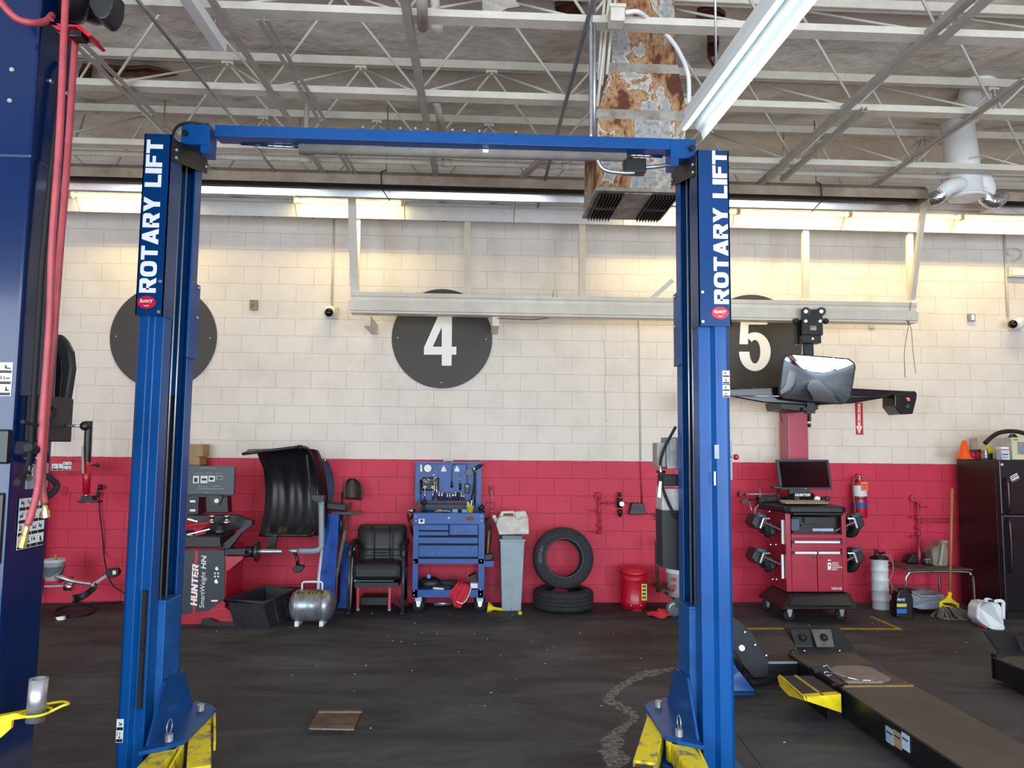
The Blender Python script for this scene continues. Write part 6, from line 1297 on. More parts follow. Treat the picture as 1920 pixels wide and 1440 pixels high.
for x, y in ((1511, 584), (1540, 584)):
    MB().cyl(at(x, y, Yr - .08), at(x, y, Yr - .14), .048, n=24).o('roller', DARKP, t); MB().cyl(at(x, y, Yr - .14), at(x, y, Yr - .155), .018, n=12).o('roller_bolt', CHROME, t)
for x, y in ((1511, 602), (1538, 602)): MB().cyl(at(x, y, Yr - .14), at(x, y, Yr - .15), .018, n=6).o('hex_bolt', STEEL, t)
for x in (1492, 1548): MB().sph(at(x, 602, Yr - .04), .035, 12).o('guide_wheel', DARKP, t)
lp = MB().px(1519, 611, 1531, 619, Yr - .143, Yr - .14).o('small_label', GREYP, t); MB().px(1520, 616, 1530, 618.5, Yr - .145, Yr - .143).o('yellow_strip', YEL, lp)
MB().cyl(at(1524, 635, Yr - .13), at(1524, 635, Yr - .14), .012).o('yellow_bolt', BRASS, t)
# convex style mirror
mrp = [(1473, 666), (1485, 663), (1592, 672), (1603, 680), (1605, 688), (1596, 747), (1586, 757), (1574, 758), (1470, 748), (1461, 741), (1460, 734), (1466, 682), (1468, 672)]
def mp(x, y, o=0): return at(x, y, 7.74 + (y - 660) / 100 * .125 - (x - 1532) / 145 * .13 + o)
mr = T('mirror', 'rounded black framed mirror in front of the camera crossbeam', 'mirror', at(1532, 757, 7.85))
cxm, cym = 1532, 711
MB().prism([mp(x, y) for x, y in mrp], (0, .03, 0)).o('mirror_frame', BLACK, mr, bev=.006)
mb = MB(); nr = 8; fine = []
for i in range(len(mrp)):
    p, q = V(*mrp[i], 0), V(*mrp[(i + 1) % len(mrp)], 0)
    for k in range(5): fine.append(p.lerp(q, k / 5))
rings = []
for j in range(nr + 1):
    s_ = .955 * j / nr
    rings.append([mb.bm.verts.new(mp(cxm + (p.x - cxm) * max(s_, .001), cym + (p.y - cym) * max(s_, .001) * .985, -.006 - .022 * (1 - (j / nr) ** 2))) for p in fine])
for A_, B_ in zip(rings, rings[1:]):
    for i in range(len(fine)): mb.face([A_[i], A_[(i + 1) % len(fine)], B_[(i + 1) % len(fine)], B_[i]], True)
mb.o('mirror_glass', mat('mirror_silver', 'dfe5ec', .02, 1, 0), mr)
MB().tube([mp(1532, 690, .03), at(1522, 700, Yr - .02)], .012).o('mirror_arm', BLACK, mr)
for x, y in ((1517, 668), (1563, 671)): MB().cyl(mp(x, y, -.006), mp(x, y, 0), .006).o('mirror_clip', STEEL, mr)
pipe(smooth([at(1462, 758, 8.2), at(1463, 775, 8.2), at(1467, 792, 8.2)]), .005, 'thin black cable behind the red column', BLACK, 'cable', 'cable', 6)
# ================================================================ ALIGNMENT CART
Yn = 7.85
ac = T('alignment_cart', 'red rolling alignment cart with monitor, printer shelf and doors', 'workshop cart', at(1530, 1165, 8.1))
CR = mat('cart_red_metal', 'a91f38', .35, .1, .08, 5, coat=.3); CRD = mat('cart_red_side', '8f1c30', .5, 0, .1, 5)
xa_, xb_, z0, z1 = XZ(1474, 965, 1587, 1110, Yn)
zf = at(1530, 1110, Yn).z; ztp = at(1530, 962, Yn).z
t_ = .02
# body as shell with open printer bay
zbay0, zbay1 = at(1530, 1001, Yn).z, at(1530, 966, Yn).z
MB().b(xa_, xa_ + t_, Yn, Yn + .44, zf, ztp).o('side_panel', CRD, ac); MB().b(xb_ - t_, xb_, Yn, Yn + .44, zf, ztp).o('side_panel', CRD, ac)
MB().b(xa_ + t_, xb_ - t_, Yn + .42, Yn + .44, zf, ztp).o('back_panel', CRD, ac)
MB().b(xa_ + t_, xb_ - t_, Yn + .02, Yn + .42, zf, zbay0).o('lower_cabinet', CR, ac)
for x0, x1 in ((1474, 1484), (1580, 1588)): MB().px(x0, 962, x1, 1110, Yn - .02, Yn + .02).o('front_post', CR, ac, bev=.006)
MB().px(1484, 1002, 1580, 1010, Yn - .02, Yn + .02).o('bay_lip', CR, ac, bev=.006)
def cp(name, x0, y0, x1, y1, Ya, Yb_, m, par=ac, bev=0): return MB().px(x0, y0, x1, y1, Ya, Yb_).o(name, m, par, bev=bev)
dr = cp('drawer', 1485, 1012, 1580, 1029, Yn - .008, Yn + .02, CR, bev=.002); cp('drawer_handle', 1485, 1014, 1580, 1019.5, Yn - .022, Yn - .008, DARKP, dr); cp('handle_label', 1490, 1014.5, 1575, 1018.5, Yn - .024, Yn - .022, LWHITE, dr)
for x0, x1, l0, l1, lx in ((1485, 1532, 1491, 1532, 1525), (1533.5, 1580, 1535, 1575, 1537)):
    d = cp('door', x0, 1033, x1, 1108, Yn - .008, Yn + .02, CR, bev=.002); cp('door_handle', x0, 1034, x1, 1039.5, Yn - .022, Yn - .008, DARKP, d); cp('handle_label', l0, 1034.5, l1, 1038.8, Yn - .024, Yn - .022, LWHITE, d)
    kx = 1525 if x0 < 1500 else 1539
    MB().cyl(at(kx, 1045, Yn - .008), at(kx, 1045, Yn - .012), .012).o('key_lock', DARKT, d)
# printing on the right door
for i, s in enumerate(('SAFETY', 'SYSTEM', 'ALIGNMENT', 'READY')): ptxt('door_lettering', s, 1560, 1054 + i * 4, (1573, 1573, 1580, 1571)[i], 1057.2 + i * 4, Yn - .008, LWHITE, d, off=.02)
MB().px(1552, 1055, 1558.5, 1066, Yn - .0095, Yn - .008).o('car_icon', LWHITE, d, bev=.01); MB().px(1554, 1058, 1556.5, 1062, Yn - .011, Yn - .0095).o('car_icon_window', CR, d)
MB().px(1552, 1049.5, 1558, 1051.5, Yn - .0095, Yn - .008).o('icon_wave', LWHITE, d, bev=.004); MB().px(1552, 1066.5, 1558, 1068.5, Yn - .0095, Yn - .008).o('icon_wave', LWHITE, d, bev=.004)
ptxt('door_lettering', 'MADE IN USA', 1559, 1101, 1579, 1106, Yn - .008, LWHITE, d, off=.02)
# printer
pr = T('printer', 'black inkjet printer inside the open bay of the red cart', 'printer', at(1530, 1001, Yn + .2))
cp('printer_body', 1486, 968, 1579, 1001, Yn + .08, Yn + .45, DARKP, pr, bev=.01); cp('paper_tray', 1484, 972, 1500, 996, Yn + .04, Yn + .08, GREYP if 0 else mat('slate_plastic', '4a5866', .4), pr, bev=.01)
cp('front_slot', 1502, 984, 1542, 988, Yn + .05, Yn + .09, BLACK, pr); cp('tape_label', 1524, 991, 1563, 996, Yn + .05, Yn + .08, mat('pale_blue_label', 'a8c8e0', .5), pr); cp('output_lid', 1508, 970, 1545, 980, Yn + .05, Yn + .09, BLACK, pr)
# desk top
zt0, zt1 = at(1530, 962, Yn - .15).z, at(1530, 950, Yn - .15).z
xl, xr = at(1474, 955, Yn - .15).x, at(1588, 955, Yn - .15).x
n = 1
MB().prism([(xl + .05, Yn - .17, zt0), (xl, Yn - .12, zt0), (xl - .10, Yn + .35, zt0), (xl - .10, Yn + .46, zt0), (xr + .02, Yn + .46, zt0), (xr + .02, Yn + .1, zt0), (xr, Yn - .12, zt0), (xr - .05, Yn - .17, zt0)], (0, 0, .07)).o('desk_top', DARKP, ac, bev=.015)
MB().prism([(xl - .08, Yn + .32, zt0 + .07), (xr, Yn + .32, zt0 + .07), (xr - .02, Yn + .45, zt0 + .07), (xl - .09, Yn + .45, zt0 + .07)], (0, 0, .07)).o('desk_riser', DARKP, ac, bev=.01)
MB().px(1488, 962, 1582, 966, Yn - .16, Yn - .02).o('pull_out_shelf', BLACK, ac, bev=.006)
kb = MB().hexa([at(1470, 953, Yn - .12), at(1556, 950, Yn - .12), V(at(1550, 950, Yn - .12).x, Yn + .08, zt0 + .09), V(at(1474, 950, Yn - .12).x, Yn + .08, zt0 + .09), at(1470, 950, Yn - .12), at(1556, 948, Yn - .12), V(at(1550, 950, Yn - .12).x, Yn + .08, zt0 + .115), V(at(1474, 950, Yn - .12).x, Yn + .08, zt0 + .115)]).o('keyboard', BLACK, label='black keyboard with tan keys on the cart desk below the monitor', cat='keyboard')
ky = mat('tan_keycaps', 'a8977a', .6, 0, .2, 50)
x0k_, x1k_ = at(1473, 950, Yn - .1).x, at(1553, 950, Yn - .1).x
for r in range(4):
    mb = MB()
    for c in range(16): mb.b(x0k_ + (x1k_ - x0k_) * (c + .1) / 16, x0k_ + (x1k_ - x0k_) * (c + .88) / 16, Yn - .10 + r * .045, Yn - .10 + r * .045 + .036, zt0 + .09, zt0 + .108 + r * .004)
    mb.o('key_row', ky, kb, merge=False)
co = T('console_panel', 'black sloped console with white lettering under the monitor', 'console', at(1510, 950, Yn + .15))
MB().hexa([at(1466, 950, Yn + .1), at(1541, 948, Yn + .1), at(1541, 948, Yn + .3), at(1466, 950, Yn + .3), at(1478, 926, Yn + .22), at(1524, 924, Yn + .22), at(1524, 924, Yn + .3), at(1478, 926, Yn + .3)]).o('console_body', BLACK, co, bev=.006)
a_, b2_, z0_, z1_ = XZ(1490, 925.5, 1519, 930.5, Yn + .175)
blocktext('console_lettering', 'HUNTER', (a_, Yn + .175, z0_), (b2_ - a_, 0, 0), (0, 0, z1_ - z0_), LWHITE, co, shear=.2)
MB().pprism([(1488, 931), (1498, 931), (1503, 942), (1493, 942)], Yn + .09, Yn + .12).o('remote_control', DARKP, label='dark remote control resting on the console', cat='remote', bev=.004)
for i, (x, y, m_) in enumerate(((1533, 934, LWHITE), (1545, 938, DARKP), (1552, 934, BLACK), (1538, 940, mat('pale_blue_plastic', '4aa0c8')))): MB().pprism([(x - 6, y + 3), (x - 2, y - 4), (x + 6, y - 2), (x + 5, y + 5)], Yn + .1 + i * .03, Yn + .14 + i * .03).o('loose_item', m_, label='%s small item on the right of the cart desk' % ('white', 'dark grey', 'black', 'blue')[i], cat='small item', bev=.008)
mic = T('camera_stand', 'small black camera on a stalk at the left of the monitor', 'desk camera', at(1460, 948, Yn + .1)); MB().cyl(at(1460, 946, Yn + .1), at(1459, 918, Yn + .1), .012).o('stalk', DARKP, mic); MB().px(1451, 911, 1466, 917, Yn + .05, Yn + .14).o('camera_head', BLACK, mic, bev=.008); MB().cyl(at(1463, 948, Yn + .1), at(1463, 944, Yn + .1), .06).o('stand_base', mat('navy_plastic', '1a2442', .5), mic)
# monitor
mo = T('monitor', 'flat black computer monitor standing on the red cart', 'monitor', at(1508, 925, Yn + .25))
mpx = [(1456, 862), (1554, 862), (1561, 918), (1463, 918)]
def mm(x, y, o=0): return at(x, y, Yn + .18 + (x - 1456) / 100 * .05 + o)
MB().prism([mm(x, y) for x, y in mpx], (0, .04, 0)).o('monitor_casing', mat('monitor_frame', '3a4048', .4), mo, bev=.004)
MB().prism([mm(x, y, -.002) for x, y in ((1460.5, 865.5), (1550, 865.5), (1556.5, 914), (1467, 914))], (0, .003, 0)).o('screen', mat('screen_black', '06070a', .12, 0, 0), mo)
MB().prism([mm(1508, 915.6, -.003), mm(1513, 915.6, -.003), mm(1513, 917, -.003), mm(1508, 917, -.003)], (0, .003, 0)).o('maker_mark', GREYP, mo)
MB().px(1480, 918, 1520, 928, Yn + .24, Yn + .3).o('stand_neck', BLACK, mo)
# cart skirt + casters
zb0_, zb1_ = at(1530, 1138, 7.72).z, at(1530, 1112, Yn).z
x0s, x1s, x0t, x1t = at(1467, 1138, 7.72).x, at(1606, 1138, 7.72).x, at(1478, 1112, Yn).x, at(1592, 1112, Yn).x
MB().hexa([(x0s, 7.7, zb0_), (x1s, 7.7, zb0_), (x1s, 8.36, zb0_), (x0s, 8.36, zb0_), (x0t, Yn - .03, zb1_), (x1t, Yn - .03, zb1_), (x1t, 8.32, zb1_), (x0t, 8.32, zb1_)]).b(x0s - .01, x1s + .01, 7.69, 8.37, zb0_ - .02, zb0_).o('black_skirt', DARKP, ac, bev=.012, merge=False)
MB().hexa([(x0s + .06, 7.685 + .02, zb0_ + .02), (x1s - .06, 7.685 + .02, zb0_ + .02), (x1s - .06, 7.76, zb0_ + .02), (x0s + .06, 7.76, zb0_ + .02), (x0t + .05, Yn - .05, zb1_ - .02), (x1t - .05, Yn - .05, zb1_ - .02), (x1t - .05, Yn, zb1_ - .02), (x0t + .05, Yn, zb1_ - .02)]).o('skirt_panel', mat('skirt_slate', '272b33', .5), ac)
for xx, yy, nm in ((x0s + .10, 7.80, 'f'), (x1s - .12, 7.82, 'f'), (x0s + .06, 8.28, 'r'), (x1s - .10, 8.28, 'r')):
    MB().b(xx - .035, xx + .035, yy - .03, yy + .03, zb0_ - .03, zb0_ - .01).prism([(xx - .03, yy - .028, zb0_ - .03), (xx + .03, yy - .028, zb0_ - .03), (xx + .012, yy - .028, .05), (xx - .012, yy - .028, .05)], (0, .005, 0)).prism([(xx - .03, yy + .022, zb0_ - .03), (xx + .03, yy + .022, zb0_ - .03), (xx + .012, yy + .022, .05), (xx - .012, yy + .022, .05)], (0, .005, 0)).o('caster_fork', STEEL, ac, merge=False)
    MB().lathe([(.001, 0), (.045, 0), (.062, .006), (.062, .03), (.045, .036), (.001, .036)], (xx, yy - .018, .063), Y_, 24).o('caster_wheel', RUBBER, ac)
# wheel targets hung on the sides
def target(x, y, s, Yq_, label):
    t = T('wheel_clamp_target', label, 'wheel clamp', at(x, y, Yq_))
    q = lambda dx, dy: (x + s * dx, y + dy)
    MB().pprism([q(-22, 4), q(-13, -14), q(10, -7), q(8, 6), q(-4, 16), q(-14, 14)], Yq_ - .10, Yq_ + .12).o('target_housing', DARKP, t, bev=.015)
    MB().cyl(at(*q(-12, -13), Yq_ - .11), at(*q(5, -8), Yq_ - .11), .028, n=10).o('target_hood', mat('slate_plastic', '4a5866', .4), t)
    P0 = at(*q(12, 10), Yq_)
    MB().lathe([(.05, 0), (.10, 0), (.12, .02), (.12, .05), (.10, .07), (.05, .07), (.05, 0)], P0 + V(-s * .06, .02, 0), V(s * .8, -.35, .1), 24).o('clamp_drum', RUBBER, t)
    MB().pprism([q(-4, 14), q(14, -2), q(28, 16), q(22, 26), q(2, 24)], Yq_ + .0, Yq_ + .12).o('clamp_base', BLACK, t, bev=.012)
    MB().bar(at(*q(-2, 0), Yq_ - .13), at(*q(36, 17), Yq_ - .10), .03, .02).o('clamp_arm', mat('brown_steel', '6a4848', .5, .3), t)
    MB().bar(at(*q(0, -6), Yq_ - .14), at(*q(-6, 12), Yq_ - .14), .02, .014).bar(at(*q(0, -6), Yq_ - .14), at(*q(12, -6), Yq_ - .13), .02, .014).o('silver_bracket', STEEL, t, merge=False)
target(1431, 978, 1, 8.0, 'upper wheel clamp on the left side of the red cart'); target(1431, 1043, 1, 8.0, 'lower wheel clamp on the left side of the red cart')
target(1601, 978, -1, 8.0, 'upper wheel clamp on the right side of the red cart'); target(1601, 1043, -1, 8.0, 'lower wheel clamp on the right side of the red cart')
for y0, y1 in ((975, 1020), (1040, 1085)): MB().px(1466, y0, 1470, y1, Yn + .03, Yn + .05).o('side_rod', LWHITE, ac)
for x, y in ((1445, 1021), (1455, 1021), (1449, 1086), (1456, 1086), (1443, 959)): MB().cyl(at(x, y, 8.1), at(x, y, 8.09), .006).o('side_screw', STEEL, ac)
# tools leaning at the left of cart
g = T('pedal_depressor', 'grey T handled rod sticking out left of the alignment cart', 'tool', at(1400, 930, 8.3)); MB().cyl(at(1396, 927, 8.3), at(1455, 926, 8.3), .008).o('rod', STEEL, g); MB().sph(at(1396, 927, 8.3), .016).o('rod_end', BLACK, g)
g = T('brake_tool', 'black handled tool below the grey rod left of the cart', 'tool', at(1400, 945, 8.3)); MB().bar(at(1390, 941, 8.25), at(1402, 938, 8.25), .04, .04).cyl(at(1402, 937, 8.25), at(1425, 935, 8.25), .01).o('handle', BLACK, g); MB().cyl(at(1405, 940, 8.25), at(1413, 972, 8.25), .007).o('rod', STEEL, g)
g = T('thin_rods', 'bundle of thin rods rising behind the upper left wheel clamp', 'rods', at(1426, 965, 8.2)); MB().cyl(at(1426, 962, 8.2), at(1425, 914, 8.2), .006).o('rod', STEEL, g); MB().tube(smooth([at(1424, 945, 8.2), at(1416, 955, 8.2), at(1416, 970, 8.2)]), .007).o('bent_rod', GREYS, g)
for p, q in (((1381, 924), (1385, 931)), ((1386, 920), (1384, 930))): MB().cyl(at(*p, W - .02), at(*q, W - .02), .006).o('wall_hook', DARKT, label='tiny dark wall hook left of the alignment cart', cat='hook', group='wall hooks by the cart')
# ================================================================ EXTINGUISHER
fe = T('fire_extinguisher', 'red fire extinguisher with orange tag hung on the wall', 'fire extinguisher', at(1613, 971, 8.62))
ye = 8.62; ex0 = at(1613, 960, ye).x; zb_e, zt_e = at(1613, 970, ye).z, at(1613, 905, ye).z; re_ = .078
MB().lathe([(.001, 0), (re_ * .9, 0), (re_, .02), (re_, zt_e - zb_e - .05), (re_ * .7, zt_e - zb_e - .01), (.025, zt_e - zb_e), (.025, zt_e - zb_e + .03), (.001, zt_e - zb_e + .03)], (ex0, ye, zb_e), Z_, 28).o('cylinder', RED, fe)
MB().lathe([(re_ + .001, at(1613, 930, ye).z - zb_e), (re_ + .001, at(1613, 910, ye).z - zb_e)], (ex0, ye, zb_e), Z_, 28).o('white_label', PAPER, fe, fix=False)
MB().lathe([(re_ + .001, at(1613, 952, ye).z - zb_e), (re_ + .001, at(1613, 941, ye).z - zb_e)], (ex0, ye, zb_e), Z_, 28).o('blue_label', mat('label_blue', '3a4a9a', .5), fe, fix=False)
for k in range(4): MB().px(1605 + k * 5, 933, 1608 + k * 5, 937, ye - re_ - .005, ye - re_ - .003).o('label_icon', LBLACK, fe)
MB().cyl((ex0, ye, zt_e + .02), (ex0, ye, zt_e + .07), .02).o('valve', CHROME, fe)
MB().bar((ex0 - .04, ye, zt_e + .08), (ex0 + .09, ye - .02, zt_e + .05), .025, .012).bar((ex0 - .04, ye, zt_e + .05), (ex0 + .07, ye - .02, zt_e + .03), .02, .01).o('handle', mat('dark_red_metal', '7a2230', .4, .4), fe, merge=False)
MB().tube(smooth([(ex0 - .02, ye - .02, zt_e + .04), at(1602, 898, ye - .05), at(1599, 915, ye - .06), at(1601, 935, ye - .06), at(1603, 950, ye - .06), at(1602, 962, ye - .06)]), .008).o('hose', mat('dusty_hose', '6b6258', .6), fe)
MB().px(1615, 903, 1627, 920, ye - re_ - .012, ye - re_ - .01).o('inspection_tag', mat('orange_tag', 'ff7a4a', .5), fe, 'orange tag'); 
MB().px(1617, 909, 1625, 911, ye - re_ - .0135, ye - re_ - .012).px(1618, 914, 1624, 916, ye - re_ - .0135, ye - re_ - .012).o('tag_print', mat('dark_red_print', 'a03020', .6), fe, merge=False)
MB().px(1609, 888, 1617, 960, ye + re_, W).o('wall_hanger', RED, fe)
# ================================================================ RIGHT CORNER
ve = T('fluid_extractor', 'tall white translucent fluid extractor canister with black cap', 'canister', at(1650, 1138, 8.4))
yv = 8.4; xv = at(1650, 1100, yv).x; zv = at(1650, 1050, yv - .1).z; rv = .092
EXW = mat('extractor_white', 'd5dade', .4, 0, .06, 6)
pr_ = [(.001, 0), (rv * .95, 0)]
for k in range(5): pr_ += [(rv * .96, zv * k / 5 + .01), (rv * (.98 + .02 * k / 4), zv * (k + 1) / 5 - .02), (rv * 1.04, zv * (k + 1) / 5 - .015), (rv * 1.04, zv * (k + 1) / 5 - .005)]
MB().lathe(pr_ + [(rv, zv), (.001, zv)], (xv, yv, 0), Z_, 30).o('canister_body', EXW, ve)
MB().lathe([(rv * 1.08, zv - .005), (rv * 1.08, zv + .02), (rv * .6, zv + .035), (.001, zv + .035)], (xv, yv, 0), Z_, 30).o('black_cap', BLACK, ve)
MB().tube(smooth([(xv - .05, yv - .02, zv + .03), (xv - .05, yv - .02, zv + .10), (xv, yv - .02, zv + .06), (xv + .05, yv, zv + .07), (xv + .07, yv, zv + .03)]), .014).o('pump_handle', BLACK, ve)
MB().tube(smooth([(xv + .03, yv, zv + .05), (xv + .12, yv - .02, zv + .02), (xv + .15, yv - .02, zv - .12), (xv + .1, yv - .02, zv - .25), (xv + .13, yv - .02, .25), (xv + .11, yv - .02, .05)]), .006).o('thin_hose', mat('pinkish_hose', 'a88078', .5), ve)
ob_ = T('oil_bottle', 'black oil bottle with blue and yellow label on the floor', 'bottle', at(1697, 1160, 7.95))
yo = 7.95
MB().pprism([(1681, 1158), (1682, 1118), (1685, 1110), (1692, 1106), (1702, 1106), (1710, 1114), (1713, 1124), (1713, 1162), (1700, 1162)], yo, yo + .12).o('bottle_body', BLACK, ob_, bev=.014)
MB().cyl(at(1688, 1110, yo + .06), at(1688, 1103, yo + .06), .026).o('bottle_cap', BLACK, ob_)
MB().tube(smooth([at(1692, 1106, yo + .06), at(1702, 1104, yo + .06), at(1709, 1112, yo + .06)]), .012).o('bottle_grip', BLACK, ob_)
lb_ = MB().px(1681.5, 1120, 1700, 1151, yo - .002, yo).o('label', mat('label_dark_navy', '16243f', .4), ob_); MB().px(1681.5, 1132, 1700, 1138, yo - .004, yo - .002).o('yellow_band', mat('label_yellow2', 'd6d05a', .5), lb_); MB().px(1681.5, 1142, 1700, 1150, yo - .004, yo - .002).o('blue_band', mat('label_bright_blue', '2f6fd0', .5), lb_)
ptxt('bottle_lettering', 'PRIME', 1682, 1122, 1697, 1127, yo - .003, LWHITE, lb_, off=.03, shear=.2)
# low table
tb2 = T('low_table', 'low scuffed table with bent chrome legs against the red wall', 'table', at(1750, 1140, 8.3))
ztab = at(1760, 1068, 8.15).z
TBL = mat('scuffed_table_top', '4e4742', .6, 0, .25, 10)
MB().prism([at(1701, 1066, 8.15) * 1 if 0 else V(at(1701, 1068, 8.1).x, 8.1, ztab), V(at(1824, 1068, 8.1).x, 8.1, ztab), V(at(1822, 1068, 8.1).x - .1, 8.6, ztab), V(at(1676, 1068, 8.5).x, 8.6, ztab)], (0, 0, .015)).o('table_top', TBL, tb2)
for yy, xo_ in ((8.12, 0), (8.55, -.12)):
    xA, xB = at(1698, 1075, 8.12).x + xo_, at(1825, 1075, 8.12).x + xo_
    MB().tube(smooth([(xA, yy, 0), (xA, yy, ztab - .12), (xA + .03, yy, ztab - .05), (xA + .1, yy, ztab - .02), (xB - .1, yy, ztab - .02), (xB - .03, yy, ztab - .05), (xB, yy, ztab - .12), (xB, yy, 0)], 4), .014, 8).o('bent_leg_frame', CHROME, tb2)
MB().bar(at(1672, 1103, 8.4), at(1750, 1104, 8.4), .02, .02).o('cross_rail', CHROME, tb2)
jj = T('drink_jug', 'grey brown plastic jug standing on the low table', 'jug', at(1762, 1060, 8.3))
yj = 8.3
MB().pprism([(1750, 1060), (1748, 1032), (1755, 1026), (1762, 1025), (1764, 1016), (1776, 1016), (1778, 1028), (1779, 1036), (1778, 1063), (1760, 1064)], yj, yj + .16).o('jug_body', mat('dirty_jug_plastic', '9a8f84', .5, 0, .15, 8, h2='6b5d50'), jj, bev=.02)
MB().bar(at(1768, 1020, yj - .02), at(1762, 1060, yj - .02), .03, .03).o('jug_handle', mat('jug_handle_grey', 'aaa298', .5), jj, bev=.008); MB().cyl(at(1770, 1018, yj + .08), at(1770, 1013, yj + .08), .04).o('jug_cap', mat('jug_handle_grey', 'aaa298'), jj)
MB().pprism([(1703, 1052), (1712, 1040), (1748, 1038), (1750, 1058), (1704, 1056)], 8.45, 8.58).o('black_case', BLACK, label='black case lying at the back of the low table', cat='case', bev=.015)
MB().pprism([(1736, 1048), (1746, 1047), (1748, 1058), (1737, 1058)], 8.3, 8.36).o('chrome_clip', CHROME, label='small chrome buckle on the low table', cat='buckle', bev=.01)
g = T('pipe_wrench_handle', 'dark red bottle shaped nozzle standing on the low table', 'nozzle', at(1724, 1060, 8.4)); MB().lathe([(.001, 0), (.024, 0), (.026, .05), (.024, .14), (.010, .19), (.009, .28), (.001, .28)], V(at(1724, 1060, 8.45).x, 8.45, ztab + .015), Z_, 16).o('nozzle_body', mat('dark_red_plastic', '8f2438', .4), g)
rg2 = T('air_pipe_manifold', 'red painted air pipe with valves on the wall above the low table', 'pipe', P_(1722, 1010))
MB().cyl(P_(1713, 934, 0), P_(1714, 934), .04).o('wall_flange', WRED, rg2); MB().tube(smooth([P_(1714, 934), P_(1719, 936), P_(1721, 950), P_(1724, 1006), P_(1724, 1040)]), .014).o('riser_pipe', RP, rg2)
for y in (943, 972, 990, 1002): MB().cyl(P_(1722, y - 3), P_(1722, y + 3), .022).o('fitting', RP, rg2)
for x0, y0, x1, y1 in ((1722, 950, 1738, 950), (1722, 969, 1708, 971), (1722, 1006, 1709, 1007)): MB().tube([P_(x0, y0), P_(x1, y1, .09)], .010).o('valve_lever', RP, rg2)
for y in (973, 979): pipe([P_(1724, y, .05), P_(1788, y, .05)], .009, 'dark red horizontal pipe running behind the mop handle', RP, 'pipe', 'pipe', 8, 'pair of pipes behind the mop')
gc = T('storage_case', 'grey plastic storage case on the floor under the low table', 'case', at(1735, 1142, 8.15))
yg_ = 8.12
MB().prism([at(1708, 1112, yg_ + .05), at(1708, 1138, yg_ + .05), at(1728, 1143, yg_), at(1770, 1142, yg_), at(1772, 1128, yg_), at(1771, 1119, yg_), at(1727, 1120, yg_)], (0, .3, 0)).o('case_body', mat('case_grey', '8f9aa4', .5), gc, bev=.01)
for y in (1131, 1123): MB().px(1729, y, 1770, y + 1, yg_ - .004, yg_).o('case_seam', GREYP, gc)
MB().prism([at(1708, 1110, yg_ + .05), at(1727, 1119, yg_), at(1770, 1118, yg_), at(1756, 1110, yg_ + .3), at(1730, 1107, yg_ + .3)], (0, .0, .01)).o('case_lid', mat('case_grey_light', 'a9b2ba', .5), gc)
g = T('small_compressor', 'small dark and white pump on the floor beside the extractor canister', 'pump', at(1674, 1138, 8.35)); MB().px(1668, 1124, 1682, 1138, 8.35, 8.45).o('pump_body', DARKT, g, bev=.02); MB().px(1672, 1118, 1682, 1126, 8.33, 8.42).o('pump_cap', WHITE, g, bev=.01)
# mop
mpx_ = T('mop', 'string mop with yellow head and wooden handle leaning on the refrigerator', 'mop', at(1780, 1160, 7.95))
MB().cyl(at(1781, 1112, 7.95), at(1785, 916, 7.9), .014).o('mop_handle', mat('tan_wood', 'a9743c', .5, 0, .12, 20), mpx_)
MB().cyl(at(1780, 1122, 7.95), at(1781, 1110, 7.95), .02).o('mop_socket', YEL, mpx_)
MB().pprism([(1778, 1118), (1783, 1118), (1786, 1124), (1799, 1132), (1799, 1147), (1796, 1148), (1795, 1136), (1784, 1131), (1768, 1130), (1765, 1140), (1762, 1139), (1762, 1130), (1774, 1123)], 7.93, 7.96).o('mop_frame', YEL, mpx_, bev=.003)
MB().bar(at(1765, 1134, 7.94), at(1796, 1141, 7.94), .012, .012).o('mop_bar', YEL, mpx_)
ms = MB(); ccm = at(1780, 1150, 7.95)
for k in range(70):
    a = random.uniform(0, 6.28); r0 = random.uniform(.02, .12); r1 = random.uniform(.08, .24)
    ms.tube(smooth([V(ccm.x + r0 * math.cos(a), 7.93 + r0 * .5 * math.sin(a), .10 + random.uniform(-.02, .03)), V(ccm.x + r1 * .7 * math.cos(a + .3), 7.92 + r1 * .4 * math.sin(a), .06 + random.uniform(0, .03)), V(ccm.x + r1 * math.cos(a + .6), 7.9 + r1 * .5 * math.sin(a), .012), V(ccm.x + r1 * .8 * math.cos(a + 1.2), 7.9 + r1 * .45 * math.sin(a + .8), .01)], 3), .006, 5)
ms.o('mop_strings', mat('dirty_mop_string', '7a7066', .95, 0, .25, 20), mpx_, kind='stuff', merge=False)
# white jug on floor
wj = T('fluid_jug', 'white plastic fluid jug standing on the floor by the refrigerator', 'jug', at(1862, 1184, 7.4)); yw = 7.4
JW2 = mat('white_jug_plastic', 'dfe3e8', .4, 0, .04, 6)
MB().prism([at(x, y, yw + .0 + (.1 if x < 1845 else 0)) for x, y in ((1832, 1160), (1833, 1138), (1840, 1132), (1850, 1129), (1862, 1130), (1874, 1131), (1880, 1140), (1884, 1172), (1887, 1180), (1880, 1184), (1860, 1180), (1840, 1170))], (0, .16, 0)).o('jug_body', JW2, wj, bev=.02)
MB().tube(smooth([at(1864, 1130, yw), at(1868, 1127, yw), at(1880, 1128, yw), at(1881, 1140, yw), at(1881, 1160, yw)]), .018).o('jug_grip', JW2, wj)
MB().tube(smooth([at(1849, 1130, yw + .05), at(1848, 1124, yw + .05), at(1855, 1124, yw + .05), at(1864, 1129, yw + .05)]), .014).o('jug_spout', JW2, wj); MB().tube([at(1855, 1126, yw), at(1874, 1129, yw)], .010).o('black_strap', BLACK, wj)
